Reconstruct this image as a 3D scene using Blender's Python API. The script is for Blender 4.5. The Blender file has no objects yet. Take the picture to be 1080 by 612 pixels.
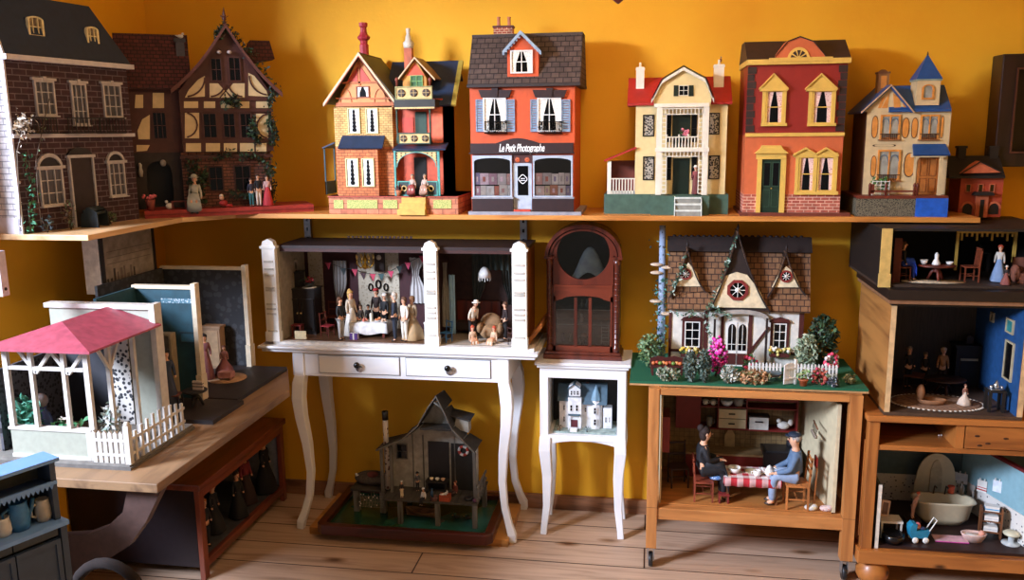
import bpy, bmesh, random
from math import *
from mathutils import Vector, Matrix
S = bpy.context.scene
COL = S.collection
rnd = random.Random(7)
HC, DC = 1.608, 3.45
FPX = 900.0
_p, _y, _r = radians(10.55), radians(-9.32), radians(.6)
_F = Vector((sin(_y)*cos(_p), cos(_y)*cos(_p), -sin(_p)))
_R0 = Vector((cos(_y), -sin(_y), 0)); _D0 = _F.cross(_R0)
CR = cos(_r)*_R0 + sin(_r)*_D0
CD = -sin(_r)*_R0 + cos(_r)*_D0
cd = bpy.data.cameras.new('camera'); cam = bpy.data.objects.new('camera', cd); COL.objects.link(cam)
cd.sensor_fit = 'HORIZONTAL'; cd.sensor_width = 36; cd.lens = FPX/1080*36; cd.clip_start = .05
mw = Matrix.Identity(4)
for i in range(3):
 mw[i][0], mw[i][1], mw[i][2], mw[i][3] = CR[i], -CD[i], -_F[i], (0, -DC, HC)[i]
cam.matrix_world = mw; S.camera = cam
def P(px, py, x=None, y=None, z=None):
 """where a line of sight meets a plane of the room"""
 d = (px-540)*CR + (py-306)*CD + FPX*_F
 t = (x/d.x) if x is not None else ((y+DC)/d.y if y is not None else (z-HC)/d.z)
 return Vector((0, -DC, HC)) + d*t
class Fr:
 """a thing's own frame: origin and turn about the vertical"""
 def __init__(s, loc, rz=0):
  s.loc = Vector(loc); s.rz = rz; s.R = Matrix.Rotation(-rz, 3, 'Z')
 def p(s, px, py, y=None, x=None, z=None):
  o = s.R @ (Vector((0, -DC, HC)) - s.loc)
  d = s.R @ ((px-540)*CR + (py-306)*CD + FPX*_F)
  t = (y-o.y)/d.y if y is not None else ((x-o.x)/d.x if x is not None else (z-o.z)/d.z)
  return o + d*t
 def rc(s, x0, y0, x1, y1, y):
  """(x0, z0, x1, z1) of an upright rectangle on local plane y"""
  xm, ym = (x0+x1)/2, (y0+y1)/2
  return s.p(x0, ym, y=y).x, s.p(xm, y1, y=y).z, s.p(x1, ym, y=y).x, s.p(xm, y0, y=y).z
 def pl(s, pts, y):
  return [(q.x, q.z) for q in (s.p(a, b, y=y) for a, b in pts)]
def lin(h):
 h = h.lstrip('#'); o = []
 for i in (0, 2, 4):
  c = int(h[i:i+2], 16)/255
  o.append(c/12.92 if c <= .04045 else ((c+.055)/1.055)**2.4)
 return (*o, 1)
def mul(c, k): return tuple(min(1, v*k) for v in c[:3])+(1,)
_mc = {}
def _new(name):
 m = bpy.data.materials.new(name); m.use_nodes = True
 nt = m.node_tree; return m, nt, nt.nodes['Principled BSDF'], nt.nodes, nt.links
def _coord(N, L, scale, rot=None):
 tc = N.new('ShaderNodeTexCoord'); mp = N.new('ShaderNodeMapping')
 mp.inputs['Scale'].default_value = scale if hasattr(scale, '__len__') else (scale,)*3
 if rot: mp.inputs['Rotation'].default_value = rot
 L.new(tc.outputs['Object'], mp.inputs['Vector']); return mp
def _ramp(N, L, fac, cols, pos=None):
 r = N.new('ShaderNodeValToRGB'); e = r.color_ramp.elements
 while len(e) < len(cols): e.new(.5)
 for i, c in enumerate(cols):
  e[i].color = c; e[i].position = pos[i] if pos else i/(len(cols)-1)
 L.new(fac, r.inputs['Fac']); return r
def mat(h, rough=.6, metal=0, var=.18, scale=45, bump=0, stretch=(1, 1, 1), coat=0, detail=3):
 """painted / cloth / plain matter with a slight uneven tone"""
 k = ('mat', h, rough, metal, var, scale, bump, stretch, coat)
 if k in _mc: return _mc[k]
 m, nt, B, N, L = _new('paint_'+h.strip('#'))
 c = lin(h); B.inputs['Roughness'].default_value = rough; B.inputs['Metallic'].default_value = metal
 if coat: B.inputs['Coat Weight'].default_value = coat; B.inputs['Coat Roughness'].default_value = .15
 mp = _coord(N, L, tuple(scale*s for s in stretch)); n = N.new('ShaderNodeTexNoise')
 n.inputs['Scale'].default_value = 1; n.inputs['Detail'].default_value = detail
 L.new(mp.outputs[0], n.inputs['Vector'])
 r = _ramp(N, L, n.outputs['Fac'], [mul(c, 1-var), mul(c, 1+var)], [.3, .7]); L.new(r.outputs[0], B.inputs['Base Color'])
 if bump:
  b = N.new('ShaderNodeBump'); b.inputs['Strength'].default_value = bump; b.inputs['Distance'].default_value = .002
  L.new(n.outputs['Fac'], b.inputs['Height']); L.new(b.outputs[0], B.inputs['Normal'])
 _mc[k] = m; return m
def wood(h1, h2, axis='x', scale=14, rough=.5, knots=False, coat=0):
 k = ('wood', h1, h2, axis, scale, rough, knots, coat)
 if k in _mc: return _mc[k]
 m, nt, B, N, L = _new('wood_'+h1.strip('#'))
 B.inputs['Roughness'].default_value = rough
 if coat: B.inputs['Coat Weight'].default_value = coat; B.inputs['Coat Roughness'].default_value = .2
 s = {'x': (.12, 1, 1), 'y': (1, .12, 1), 'z': (1, 1, .12)}[axis]
 mp = _coord(N, L, tuple(scale*v for v in s)); n = N.new('ShaderNodeTexNoise')
 n.inputs['Scale'].default_value = 2.2; n.inputs['Detail'].default_value = 6; n.inputs['Distortion'].default_value = .6
 L.new(mp.outputs[0], n.inputs['Vector'])
 c1, c2 = lin(h1), lin(h2)
 r = _ramp(N, L, n.outputs['Fac'], [c2, c1, mul(c1, 1.12)], [.3, .52, .75]); out = r.outputs[0]
 if knots:
  v = N.new('ShaderNodeTexVoronoi'); v.inputs['Scale'].default_value = 1.0
  mp2 = _coord(N, L, tuple(10*q for q in {'x': (.5, 1, 1), 'y': (1, .5, 1), 'z': (1, 1, .5)}[axis]))
  L.new(mp2.outputs[0], v.inputs['Vector'])
  kr = _ramp(N, L, v.outputs['Distance'], [(0, 0, 0, 1), (1, 1, 1, 1)], [.05, .14])
  mx = N.new('ShaderNodeMix'); mx.data_type = 'RGBA'; mx.inputs[6].default_value = mul(c2, .3)
  L.new(kr.outputs[0], mx.inputs[0]); L.new(out, mx.inputs[7]); out = mx.outputs[2]
 L.new(out, B.inputs['Base Color'])
 b = N.new('ShaderNodeBump'); b.inputs['Strength'].default_value = .15; b.inputs['Distance'].default_value = .002
 L.new(n.outputs['Fac'], b.inputs['Height']); L.new(b.outputs[0], B.inputs['Normal'])
 _mc[k] = m; return m
def brick(c1, c2, mortar, w=.03, h=.012, ms=.0012, rough=.75, offset=.5, bump=.3, roof=False, var=.0):
 """courses of brick / tile / shingle laid along x+y and up z of the thing"""
 k = ('brick', c1, c2, mortar, w, h, ms, rough, offset, roof)
 if k in _mc: return _mc[k]
 m, nt, B, N, L = _new('courses_'+c1.strip('#')); B.inputs['Roughness'].default_value = rough
 tc = N.new('ShaderNodeTexCoord'); sp = N.new('ShaderNodeSeparateXYZ'); L.new(tc.outputs['Object'], sp.inputs[0])
 cb = N.new('ShaderNodeCombineXYZ')
 if roof: L.new(sp.outputs['X'], cb.inputs['X'])
 else:
  ad = N.new('ShaderNodeMath'); L.new(sp.outputs['X'], ad.inputs[0]); L.new(sp.outputs['Y'], ad.inputs[1]); L.new(ad.outputs[0], cb.inputs['X'])
 L.new(sp.outputs['Z'], cb.inputs['Y'])
 t = N.new('ShaderNodeTexBrick'); L.new(cb.outputs[0], t.inputs['Vector'])
 t.inputs['Color1'].default_value = lin(c1); t.inputs['Color2'].default_value = lin(c2); t.inputs['Mortar'].default_value = lin(mortar)
 t.inputs['Scale'].default_value = 1; t.inputs['Brick Width'].default_value = w; t.inputs['Row Height'].default_value = h
 t.inputs['Mortar Size'].default_value = ms; t.inputs['Mortar Smooth'].default_value = .1; t.inputs['Bias'].default_value = 0; t.offset = offset
 n = N.new('ShaderNodeTexNoise'); n.inputs['Scale'].default_value = 40; L.new(tc.outputs['Object'], n.inputs['Vector'])
 r = _ramp(N, L, n.outputs['Fac'], [(.7, .7, .7, 1), (1.15, 1.15, 1.15, 1)], [.3, .7])
 mx = N.new('ShaderNodeMix'); mx.data_type = 'RGBA'; mx.blend_type = 'MULTIPLY'; mx.inputs[0].default_value = 1
 L.new(t.outputs['Color'], mx.inputs[6]); L.new(r.outputs[0], mx.inputs[7]); L.new(mx.outputs[2], B.inputs['Base Color'])
 if bump:
  b = N.new('ShaderNodeBump'); b.inputs['Strength'].default_value = bump; b.inputs['Distance'].default_value = .001; b.invert = True
  L.new(t.outputs['Fac'], b.inputs['Height']); L.new(b.outputs[0], B.inputs['Normal'])
 _mc[k] = m; return m
def check(c1, c2, n=.02):
 k = ('check', c1, c2, n)
 if k in _mc: return _mc[k]
 m, nt, B, N, L = _new('gingham'); B.inputs['Roughness'].default_value = .8
 tc = N.new('ShaderNodeTexCoord'); sp = N.new('ShaderNodeSeparateXYZ'); L.new(tc.outputs['Object'], sp.inputs[0])
 fs = []
 for a in 'XYZ':
  q = N.new('ShaderNodeMath'); q.operation = 'PINGPONG'; q.inputs[1].default_value = n; L.new(sp.outputs[a], q.inputs[0])
  g = N.new('ShaderNodeMath'); g.operation = 'GREATER_THAN'; g.inputs[1].default_value = n/2; L.new(q.outputs[0], g.inputs[0]); fs.append(g.outputs[0])
 a = N.new('ShaderNodeMath'); L.new(fs[0], a.inputs[0]); L.new(fs[1], a.inputs[1])
 d = N.new('ShaderNodeMath'); d.operation = 'DIVIDE'; d.inputs[1].default_value = 2; L.new(a.outputs[0], d.inputs[0])
 c = lin(c1); w = lin(c2); mid = tuple((c[i]+w[i])/2 for i in range(3))+(1,)
 r = _ramp(N, L, d.outputs[0], [w, mid, c], [0, .5, .95]); L.new(r.outputs[0], B.inputs['Base Color'])
 _mc[k] = m; return m
def spots(bg, fg, scale=60, thr=.3, rough=.7, th2=None):
 """a printed or mottled pattern"""
 k = ('spots', bg, fg, scale, thr)
 if k in _mc: return _mc[k]
 m, nt, B, N, L = _new('print_'+bg.strip('#')); B.inputs['Roughness'].default_value = rough
 mp = _coord(N, L, scale); v = N.new('ShaderNodeTexVoronoi'); v.inputs['Scale'].default_value = 1; L.new(mp.outputs[0], v.inputs['Vector'])
 r = _ramp(N, L, v.outputs['Distance'], [lin(fg), lin(bg)], [thr, thr+.08]); L.new(r.outputs[0], B.inputs['Base Color'])
 _mc[k] = m; return m
def glassy(tint='#ffffff', refl=.12, rough=.02):
 """thin clear pane: see through with a mirror sheen"""
 k = ('glass', tint, refl)
 if k in _mc: return _mc[k]
 m, nt, B, N, L = _new('clear_glass'); out = N['Material Output']
 t = N.new('ShaderNodeBsdfTransparent'); t.inputs[0].default_value = lin(tint); g = N.new('ShaderNodeBsdfGlossy'); g.inputs['Roughness'].default_value = rough
 mx = N.new('ShaderNodeMixShader'); fr = N.new('ShaderNodeFresnel'); fr.inputs[0].default_value = 1.45
 a = N.new('ShaderNodeMath'); a.operation = 'ADD'; a.inputs[1].default_value = refl-.04; a.use_clamp = True; L.new(fr.outputs[0], a.inputs[0])
 L.new(a.outputs[0], mx.inputs[0]); L.new(t.outputs[0], mx.inputs[1]); L.new(g.outputs[0], mx.inputs[2]); L.new(mx.outputs[0], out.inputs['Surface'])
 _mc[k] = m; return m
def glow(h, s):
 m, nt, B, N, L = _new('lamp_light'); B.inputs['Emission Color'].default_value = lin(h); B.inputs['Emission Strength'].default_value = s
 B.inputs['Base Color'].default_value = lin(h); return m
class MB:
 def __init__(s): s.v, s.f, s.m, s.mats, s.sm = [], [], [], [], []
 def mi(s, m):
  if m not in s.mats: s.mats.append(m)
  return s.mats.index(m)
 def add(s, vs, fs, m, smooth=False):
  b = len(s.v); s.v += [tuple(v) for v in vs]; k = s.mi(m)
  for f in fs: s.f.append([b+i for i in f]); s.m.append(k); s.sm.append(smooth)
  return s
 def box(s, x0, y0, z0, x1, y1, z1, m):
  if x0 > x1: x0, x1 = x1, x0
  if y0 > y1: y0, y1 = y1, y0
  if z0 > z1: z0, z1 = z1, z0
  v = [(x, y, z) for z in (z0, z1) for y in (y0, y1) for x in (x0, x1)]
  return s.add(v, [(0, 2, 3, 1), (4, 5, 7, 6), (0, 1, 5, 4), (2, 6, 7, 3), (0, 4, 6, 2), (1, 3, 7, 5)], m)
 def r(s, q, y0, y1, m, grow=0):
  """box from an (x0,z0,x1,z1) rectangle between two depths"""
  return s.box(q[0]-grow, y0, q[1]-grow, q[2]+grow, y1, q[3]+grow, m)
 def prism(s, pts, a0, a1, m, axis='y', smooth=False):
  f = {'y': lambda p, a: (p[0], a, p[1]), 'x': lambda p, a: (a, p[0], p[1]), 'z': lambda p, a: (p[0], p[1], a)}[axis]
  n = len(pts); v = [f(p, a0) for p in pts]+[f(p, a1) for p in pts]
  fs = [tuple(range(n)), tuple(range(2*n-1, n-1, -1))]
  fs += [(i, i+n, (i+1) % n+n, (i+1) % n) for i in range(n)]
  return s.add(v, fs, m)
 def ring(s, out, inn, a0, a1, m, axis='y'):
  f = {'y': lambda p, a: (p[0], a, p[1]), 'x': lambda p, a: (a, p[0], p[1]), 'z': lambda p, a: (p[0], p[1], a)}[axis]
  n = len(out); v = [f(p, a) for a in (a0, a1) for l in (out, inn) for p in l]; fs = []
  for i in range(n):
   j = (i+1) % n
   fs += [(i, j, n+j, n+i), (2*n+i, 3*n+i, 3*n+j, 2*n+j), (i, 2*n+i, 2*n+j, j), (n+i, n+j, 3*n+j, 3*n+i)]
  return s.add(v, fs, m)
 def rring(s, q, t, a0, a1, m):
  x0, z0, x1, z1 = q
  return s.ring([(x0, z0), (x1, z0), (x1, z1), (x0, z1)], [(x0+t, z0+t), (x1-t, z0+t), (x1-t, z1-t), (x0+t, z1-t)], a0, a1, m)
 def tube(s, pts, r, m, n=8, cap=True, square=False):
  pts = [Vector(p) for p in pts]; rs = r if hasattr(r, '__len__') else [r]*len(pts); v = []; up = None
  for i, p in enumerate(pts):
   t = (pts[min(i+1, len(pts)-1)]-pts[max(i-1, 0)]).normalized()
   if up is None: up = t.orthogonal().normalized() if not square else (Vector((1, 0, 0)) if abs(t.x) < .8 else Vector((0, 0, 1)))
   a = (up-t*up.dot(t)).normalized(); up = a; b = t.cross(a)
   for k in range(n):
    w = 2*pi*(k+(.5 if square else 0))/n; v.append(p+(a*cos(w)+b*sin(w))*rs[i]*(1.414 if square and n == 4 else 1))
  fs = []
  for i in range(len(pts)-1):
   for k in range(n):
    q = (k+1) % n; fs.append((i*n+k, i*n+q, (i+1)*n+q, (i+1)*n+k))
  if cap: fs += [tuple(range(n-1, -1, -1)), tuple((len(pts)-1)*n+k for k in range(n))]
  return s.add(v, fs, m, n > 4)
 def lathe(s, prof, c, m, n=16, sx=1, sy=1, axis='z', smooth=True):
  v = []
  for r, h in prof:
   for k in range(n):
    a = 2*pi*k/n; x, y = r*cos(a)*sx, r*sin(a)*sy
    v.append({'z': (c[0]+x, c[1]+y, c[2]+h), 'y': (c[0]+x, c[1]+h, c[2]+y), 'x': (c[0]+h, c[1]+x, c[2]+y)}[axis])
  fs = []; L = len(prof)
  for i in range(L-1):
   for k in range(n):
    q = (k+1) % n; fs.append((i*n+k, i*n+q, (i+1)*n+q, (i+1)*n+k))
  fs += [tuple(range(n-1, -1, -1)), tuple((L-1)*n+k for k in range(n))]
  return s.add(v, fs, m, smooth)
 def ball(s, c, r, m, n=12, k=8):
  r = r if hasattr(r, '__len__') else (r, r, r)
  v = [(c[0], c[1], c[2]-r[2])]; fs = []
  for i in range(1, k):
   t = -pi/2+pi*i/k
   v += [(c[0]+r[0]*cos(t)*cos(2*pi*j/n), c[1]+r[1]*cos(t)*sin(2*pi*j/n), c[2]+r[2]*sin(t)) for j in range(n)]
  v.append((c[0], c[1], c[2]+r[2])); e = len(v)-1
  fs += [(0, 1+(j+1) % n, 1+j) for j in range(n)]
  for i in range(k-2):
   fs += [(1+i*n+j, 1+i*n+(j+1) % n, 1+(i+1)*n+(j+1) % n, 1+(i+1)*n+j) for j in range(n)]
  b = 1+(k-2)*n; fs += [(b+j, b+(j+1) % n, e) for j in range(n)]
  return s.add(v, fs, m, True)
 def leaves(s, n, pt, size, mats, droop=0, seed=None):
  """n small folded leaves; pt() gives a place"""
  rr = rnd
  for i in range(n):
   c = Vector(pt()); k = size*rr.uniform(.6, 1.3)
   a = Vector((rr.gauss(0, 1), rr.gauss(0, 1), rr.gauss(0, 1)-droop)).normalized(); b = a.orthogonal().normalized()
   b = Matrix.Rotation(rr.uniform(0, 6.28), 3, a) @ b; u = a.cross(b)
   s.add([c-a*k, c+b*k*.5+u*k*.12, c+a*k, c-b*k*.5+u*k*.12], [(0, 1, 2), (0, 2, 3)], rr.choice(mats))
  return s
 def roof_slab(s, a, b, c, d, th, m):
  """thick slab from four corners"""
  a, b, c, d = map(Vector, (a, b, c, d)); n = (b-a).cross(d-a).normalized()*th
  v = [a, b, c, d, a-n, b-n, c-n, d-n]
  return s.add(v, [(0, 1, 2, 3), (7, 6, 5, 4), (0, 4, 5, 1), (1, 5, 6, 2), (2, 6, 7, 3), (3, 7, 4, 0)], m)
 def build(s, name, parent=None, bevel=0, label=None, **kw):
  me = bpy.data.meshes.new(name); me.from_pydata(s.v, [], s.f)
  for m in s.mats: me.materials.append(m)
  me.polygons.foreach_set('material_index', s.m); me.polygons.foreach_set('use_smooth', s.sm)
  bm = bmesh.new(); bm.from_mesh(me); bmesh.ops.recalc_face_normals(bm, faces=bm.faces); bm.to_mesh(me); bm.free()
  o = bpy.data.objects.new(name, me); COL.objects.link(o)
  if parent: o.parent = parent
  if bevel:
   bv = o.modifiers.new('edge', 'BEVEL'); bv.width = bevel; bv.segments = 2; bv.limit_method = 'ANGLE'
  if label: o['label'] = label
  for k, v in kw.items(): o[k] = v
  return o
def thing(name, label, cat, loc=(0, 0, 0), rz=0, group=None):
 o = bpy.data.objects.new(name, None); COL.objects.link(o); o.empty_display_size = .05
 o.location = loc; o.rotation_euler = (0, 0, rz); o['label'] = label; o['category'] = cat
 if group: o['group'] = group
 return o
def tag(o, label, cat, group=None, kind=None):
 o['label'] = label; o['category'] = cat
 if group: o['group'] = group
 if kind: o['kind'] = kind
 return o
def struct(o): o['kind'] = 'structure'; return o
def dup(root, loc=None, rz=None, label=None, scale=None):
 r = root.copy(); COL.objects.link(r)
 if loc is not None: r.location = loc
 if rz is not None: r.rotation_euler = (0, 0, rz)
 if label: r['label'] = label
 if scale: r.scale = (scale,)*3
 for ch in list(root.children):
  c = ch.copy(); COL.objects.link(c); c.parent = r
  for g in list(ch.children):
   d = g.copy(); COL.objects.link(d); d.parent = c
 return r
def arcp(cx, cz, rx, rz, a0, a1, n):
 return [(cx+rx*cos(radians(a0+(a1-a0)*i/n)), cz+rz*sin(radians(a0+(a1-a0)*i/n))) for i in range(n+1)]
def arcband(b, a1, a2, y0, y1, m):
 for i in range(len(a1)-1): b.prism([a1[i], a1[i+1], a2[i+1], a2[i]], y0, y1, m)
WHITE = mat('#e6e3db', .45, var=.05); CREAM = mat('#e8d9a8', .6); DARK = mat('#17120f', .5); BLACKG = mat('#0b0b0d', .12, var=.05)
LACE = spots('#e9e4d8', '#8f8a80', 260, .25)
def window(parent, q, y, fm, nx=2, nz=2, fw=.004, mw=.002, d=.005, pane=None, curtain=None, sill=None, arch=0, name='window', label=None):
 """a framed window set on a facade at local depth y (facing -y); arch = rise of a curved head"""
 x0, z0, x1, z1 = q
 b = MB()
 if arch:
  top = arcp((x0+x1)/2, z1-arch, (x1-x0)/2, arch, 0, 180, 10)
  ti = arcp((x0+x1)/2, z1-arch, (x1-x0)/2-fw, arch-fw*.6, 0, 180, 10)
  b.ring([(x0, z0), (x1, z0)]+top, [(x0+fw, z0+fw), (x1-fw, z0+fw)]+ti, y-d, y+.001, fm)
 else: b.rring(q, fw, y-d, y+.001, fm)
 for i in range(1, nx):
  x = x0+(x1-x0)*i/nx; b.box(x-mw/2, y-d*.8, z0+fw/2, x+mw/2, y, z1-fw/2, fm)
 for i in range(1, nz):
  z = z0+(z1-z0)*i/nz; b.box(x0+fw/2, y-d*.75, z-mw/2, x1-fw/2, y, z+mw/2, fm)
 if sill: b.box(x0-.004, y-d*2, z0-.004, x1+.004, y, z0, sill)
 w = b.build(name, parent, label=label)
 p = MB()
 if arch: p.prism([(x0+fw, z0+fw), (x1-fw, z0+fw)]+ti, y-d*.2, y+.001, pane or BLACKG)
 else: p.box(x0+fw*.9, y-d*.2, z0+fw*.9, x1-fw*.9, y+.001, z1-fw*.9, pane or BLACKG)
 p.build('pane', w)
 if curtain:
  c = MB(); W = x1-x0-2*fw; Z = z1-z0-2*fw
  for sx in (0, 1):
   e = x0+fw if sx == 0 else x1-fw; g = 1 if sx == 0 else -1
   c.prism([(e, z1-fw), (e+g*W*.42, z1-fw), (e+g*W*.22, z0+fw+Z*.45), (e+g*W*.2, z0+fw), (e, z0+fw)], y-d*.35, y-d*.22, curtain)
  c.build('curtain', w)
 return w
def wallmat():
 m, nt, B, N, L = _new('ochre_plaster'); B.inputs['Roughness'].default_value = .75
 mp = _coord(N, L, 2.2); n = N.new('ShaderNodeTexNoise'); n.inputs['Scale'].default_value = 1; n.inputs['Detail'].default_value = 5
 L.new(mp.outputs[0], n.inputs['Vector'])
 r = _ramp(N, L, n.outputs['Fac'], [lin('#e2a014'), lin('#eaad1e'), lin('#efb628')], [.3, .5, .72]); L.new(r.outputs[0], B.inputs['Base Color'])
 n2 = N.new('ShaderNodeTexNoise'); n2.inputs['Scale'].default_value = 60; mp2 = _coord(N, L, 1); L.new(mp2.outputs[0], n2.inputs['Vector'])
 b = N.new('ShaderNodeBump'); b.inputs['Strength'].default_value = .2; b.inputs['Distance'].default_value = .003
 L.new(n2.outputs['Fac'], b.inputs['Height']); L.new(b.outputs[0], B.inputs['Normal']); return m
def floormat():
 m, nt, B, N, L = _new('plank_floor'); B.inputs['Roughness'].default_value = .5
 tc = N.new('ShaderNodeTexCoord'); t = N.new('ShaderNodeTexBrick'); L.new(tc.outputs['Object'], t.inputs['Vector'])
 t.inputs['Scale'].default_value = 1; t.inputs['Brick Width'].default_value = 2.3; t.inputs['Row Height'].default_value = .158
 t.inputs['Mortar Size'].default_value = .003; t.offset = .37; t.inputs['Bias'].default_value = 0
 t.inputs['Color1'].default_value = lin('#b49880'); t.inputs['Color2'].default_value = lin('#c2a68e'); t.inputs['Mortar'].default_value = lin('#3a2416')
 mp = _coord(N, L, (2.2, 26, 1)); n = N.new('ShaderNodeTexNoise'); n.inputs['Scale'].default_value = 1; n.inputs['Detail'].default_value = 7; n.inputs['Distortion'].default_value = 1.2
 L.new(mp.outputs[0], n.inputs['Vector']); r = _ramp(N, L, n.outputs['Fac'], [(.6, .54, .49, 1), (.95, .93, .9, 1), (1.12, 1.1, 1.08, 1)], [.25, .5, .75])
 mx = N.new('ShaderNodeMix'); mx.data_type = 'RGBA'; mx.blend_type = 'MULTIPLY'; mx.inputs[0].default_value = 1
 L.new(t.outputs['Color'], mx.inputs[6]); L.new(r.outputs[0], mx.inputs[7])
 mp2 = _coord(N, L, (3.1, 7.5, 1)); v = N.new('ShaderNodeTexVoronoi'); v.inputs['Scale'].default_value = 1; L.new(mp2.outputs[0], v.inputs['Vector'])
 kr = _ramp(N, L, v.outputs['Distance'], [(.22, .13, .08, 1), (.7, .6, .5, 1), (1, 1, 1, 1)], [.045, .12, .19])
 m2 = N.new('ShaderNodeMix'); m2.data_type = 'RGBA'; m2.blend_type = 'MULTIPLY'; m2.inputs[0].default_value = 1
 L.new(mx.outputs[2], m2.inputs[6]); L.new(kr.outputs[0], m2.inputs[7]); L.new(m2.outputs[2], B.inputs['Base Color'])
 b = N.new('ShaderNodeBump'); b.inputs['Strength'].default_value = .4; b.inputs['Distance'].default_value = .003; b.invert = True
 L.new(t.outputs['Fac'], b.inputs['Height']); L.new(b.outputs[0], B.inputs['Normal']); return m
WM = wallmat(); LX, RX, ZC, YF = -2.12, 2.5, 2.6, -4.6
struct(MB().box(LX-.1, 0, -.1, RX+.1, .1, ZC, WM).build('wall_back'))
WY0, WY1, WZ0, WZ1 = -4.2, -1.2, .5, 2.45            # the window opening in the left wall, out of the picture
b = MB()
b.box(LX-.1, YF, -.1, LX, WY0, ZC, WM).box(LX-.1, WY1, -.1, LX, 0, ZC, WM).box(LX-.1, WY0, -.1, LX, WY1, WZ0, WM).box(LX-.1, WY0, WZ1, LX, WY1, ZC, WM)
struct(b.build('wall_left'))
struct(MB().box(RX, YF, -.1, RX+.1, 0, ZC, WM).build('wall_right'))
struct(MB().box(LX-.1, YF, -.1, RX+.1, 0, 0, floormat()).build('floor'))
struct(MB().box(LX-.1, YF, ZC, RX+.1, .1, ZC+.1, mat('#e8e0cf', .8)).build('ceiling'))
struct(MB().box(LX, -.018, 0, RX, 0, .062, wood('#96694a', '#5e3c26', 'x', 16)).build('baseboard_back'))
b = MB(); wm = WHITE
b.ring([(WY0, WZ0), (WY1, WZ0), (WY1, WZ1), (WY0, WZ1)], [(WY0+.06, WZ0+.06), (WY1-.06, WZ0+.06), (WY1-.06, WZ1-.06), (WY0+.06, WZ1-.06)], LX-.08, LX-.02, wm, 'x')
b.box(LX-.07, (WY0+.75)-.03, WZ0+.05, LX-.03, (WY0+.75)+.03, WZ1-.05, wm); struct(b.build('window_1'))
def light(name, kind, loc, power, col, **k):
 l = bpy.data.lights.new(name, kind); l.energy = power; l.color = lin(col)[:3]
 for a, v in k.items():
  if a not in ('aim',): setattr(l, a, v)
 o = bpy.data.objects.new(name, l); COL.objects.link(o); o.location = loc
 if 'aim' in k: o.rotation_euler = (Vector(k['aim'])-Vector(loc)).to_track_quat('-Z', 'Y').to_euler()
 return o
WC = ((WY0+WY1)/2, (WZ0+WZ1)/2)
light('bright_sky', 'AREA', (-3.75, -3.65, 2.75), 610, '#dbe6ff', shape='SQUARE', size=1.0, aim=(-.1, -.2, .8))
light('daylight', 'AREA', (LX-.015, WC[0], WC[1]), 8, '#cfdfff', shape='RECTANGLE', size=WY1-WY0-.14, size_y=WZ1-WZ0-.14, aim=(0, WC[0], WC[1]))
w = bpy.data.worlds.new('room_beyond'); S.world = w; w.use_nodes = True
w.node_tree.nodes['Background'].inputs[0].default_value = (1, .88, .74, 1); w.node_tree.nodes['Background'].inputs[1].default_value = .14
S.view_settings.view_transform = 'Standard'; S.view_settings.look = 'None'; S.view_settings.gamma = 1; S.view_settings.exposure = 0
S.view_settings.use_curve_mapping = False
cx, cy, cz = P(652, 2, y=-1.4).x, -1.4, P(652, 4, y=-1.4).z
CH = thing('chandelier', 'dark red chandelier in front of the ochre wall, only its lowest tip in view', 'chandelier', (cx, cy, cz))
rdm = wood('#6d2418', '#3a120c', 'z', 20, .3, coat=.4)
MB().lathe([(.002, 0), (.012, .008), (.014, .02), (.006, .034), (.02, .05), (.045, .075), (.05, .1), (.03, .13), (.015, .16), (.025, .22), (.012, .28), (.006, .34), (.004, ZC-cz)], (0, 0, 0), rdm, 20).build('stem', CH)
for i in range(5):
 a = 2*pi*i/5+.35; c, s_ = cos(a), sin(a)
 ar = MB().tube([(c*.02, s_*.02, .3), (c*.12, s_*.12, .235), (c*.2, s_*.2, .25), (c*.25, s_*.25, .31)], [.011, .01, .009, .008], rdm, 8)
 ar.lathe([(.004, 0), (.03, .008), (.034, .016), (.012, .02), (.012, .07)], (c*.25, s_*.25, .31), rdm, 12)
 ar = ar.build('arm', CH)
 MB().lathe([(.008, 0), (.02, .02), (.022, .04), (.01, .07), (.002, .085)], (c*.25, s_*.25, .38), glow('#ffd9a0', 14), 12).build('bulb', CH)
 if i in (0, 1, 3): light('bulb_light', 'POINT', (cx+c*.25, cy+s_*.25, cz+.415), 23, '#ffd2a0', shadow_soft_size=.03)
SHW = wood('#c9873f', '#a5652a', 'x', 9, .45); SHZ = 1.302
b = MB().box(LX+.002, -.335, SHZ-.018, 1.107, -.001, SHZ, SHW)
tag(b.build('wall_shelf', bevel=.002), 'long varnished pine wall shelf along the ochre back wall under the row of dollhouses', 'shelf')
b = MB().prism([(LX+.002, -1.045), (-1.735, -1.045), (-1.735, -.5), (-1.6, -.336), (LX+.002, -.336)], SHZ-.018, SHZ, wood('#cfa878', '#a87f50', 'y', 9, .45), 'z')
tag(b.build('corner_shelf', bevel=.002), 'shorter pine wall shelf running towards the viewer under the dark brick dollhouse', 'shelf')
GM = mat('#9c9ea2', .35, .7)
for i, (px, nm) in enumerate(((324, 'grey slotted metal standard on the wall above the left end of the open-fronted wedding rooms'), (552, 'grey slotted metal standard on the wall above the right end of the open-fronted wedding rooms'))):
 x = P(px, 240, y=-.02).x; b = MB().box(x-.014, -.02, .7, x+.014, -.001, SHZ-.02, GM)
 for z in [SHZ-.05-.04*k for k in range(12)]: b.box(x-.004, -.0215, z-.012, x+.004, -.019, z+.002, BLACKG)
 tag(b.build('shelf_standard'), nm, 'bracket', 'shelf standards')
c = P(3, 312, x=-1.86); T = thing('shelf_bracket', 'pale painted bracket hanging below the left shelf at the picture edge', 'bracket', (-1.86, c.y, c.z)); H_ = SHZ-.019-c.z
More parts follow.
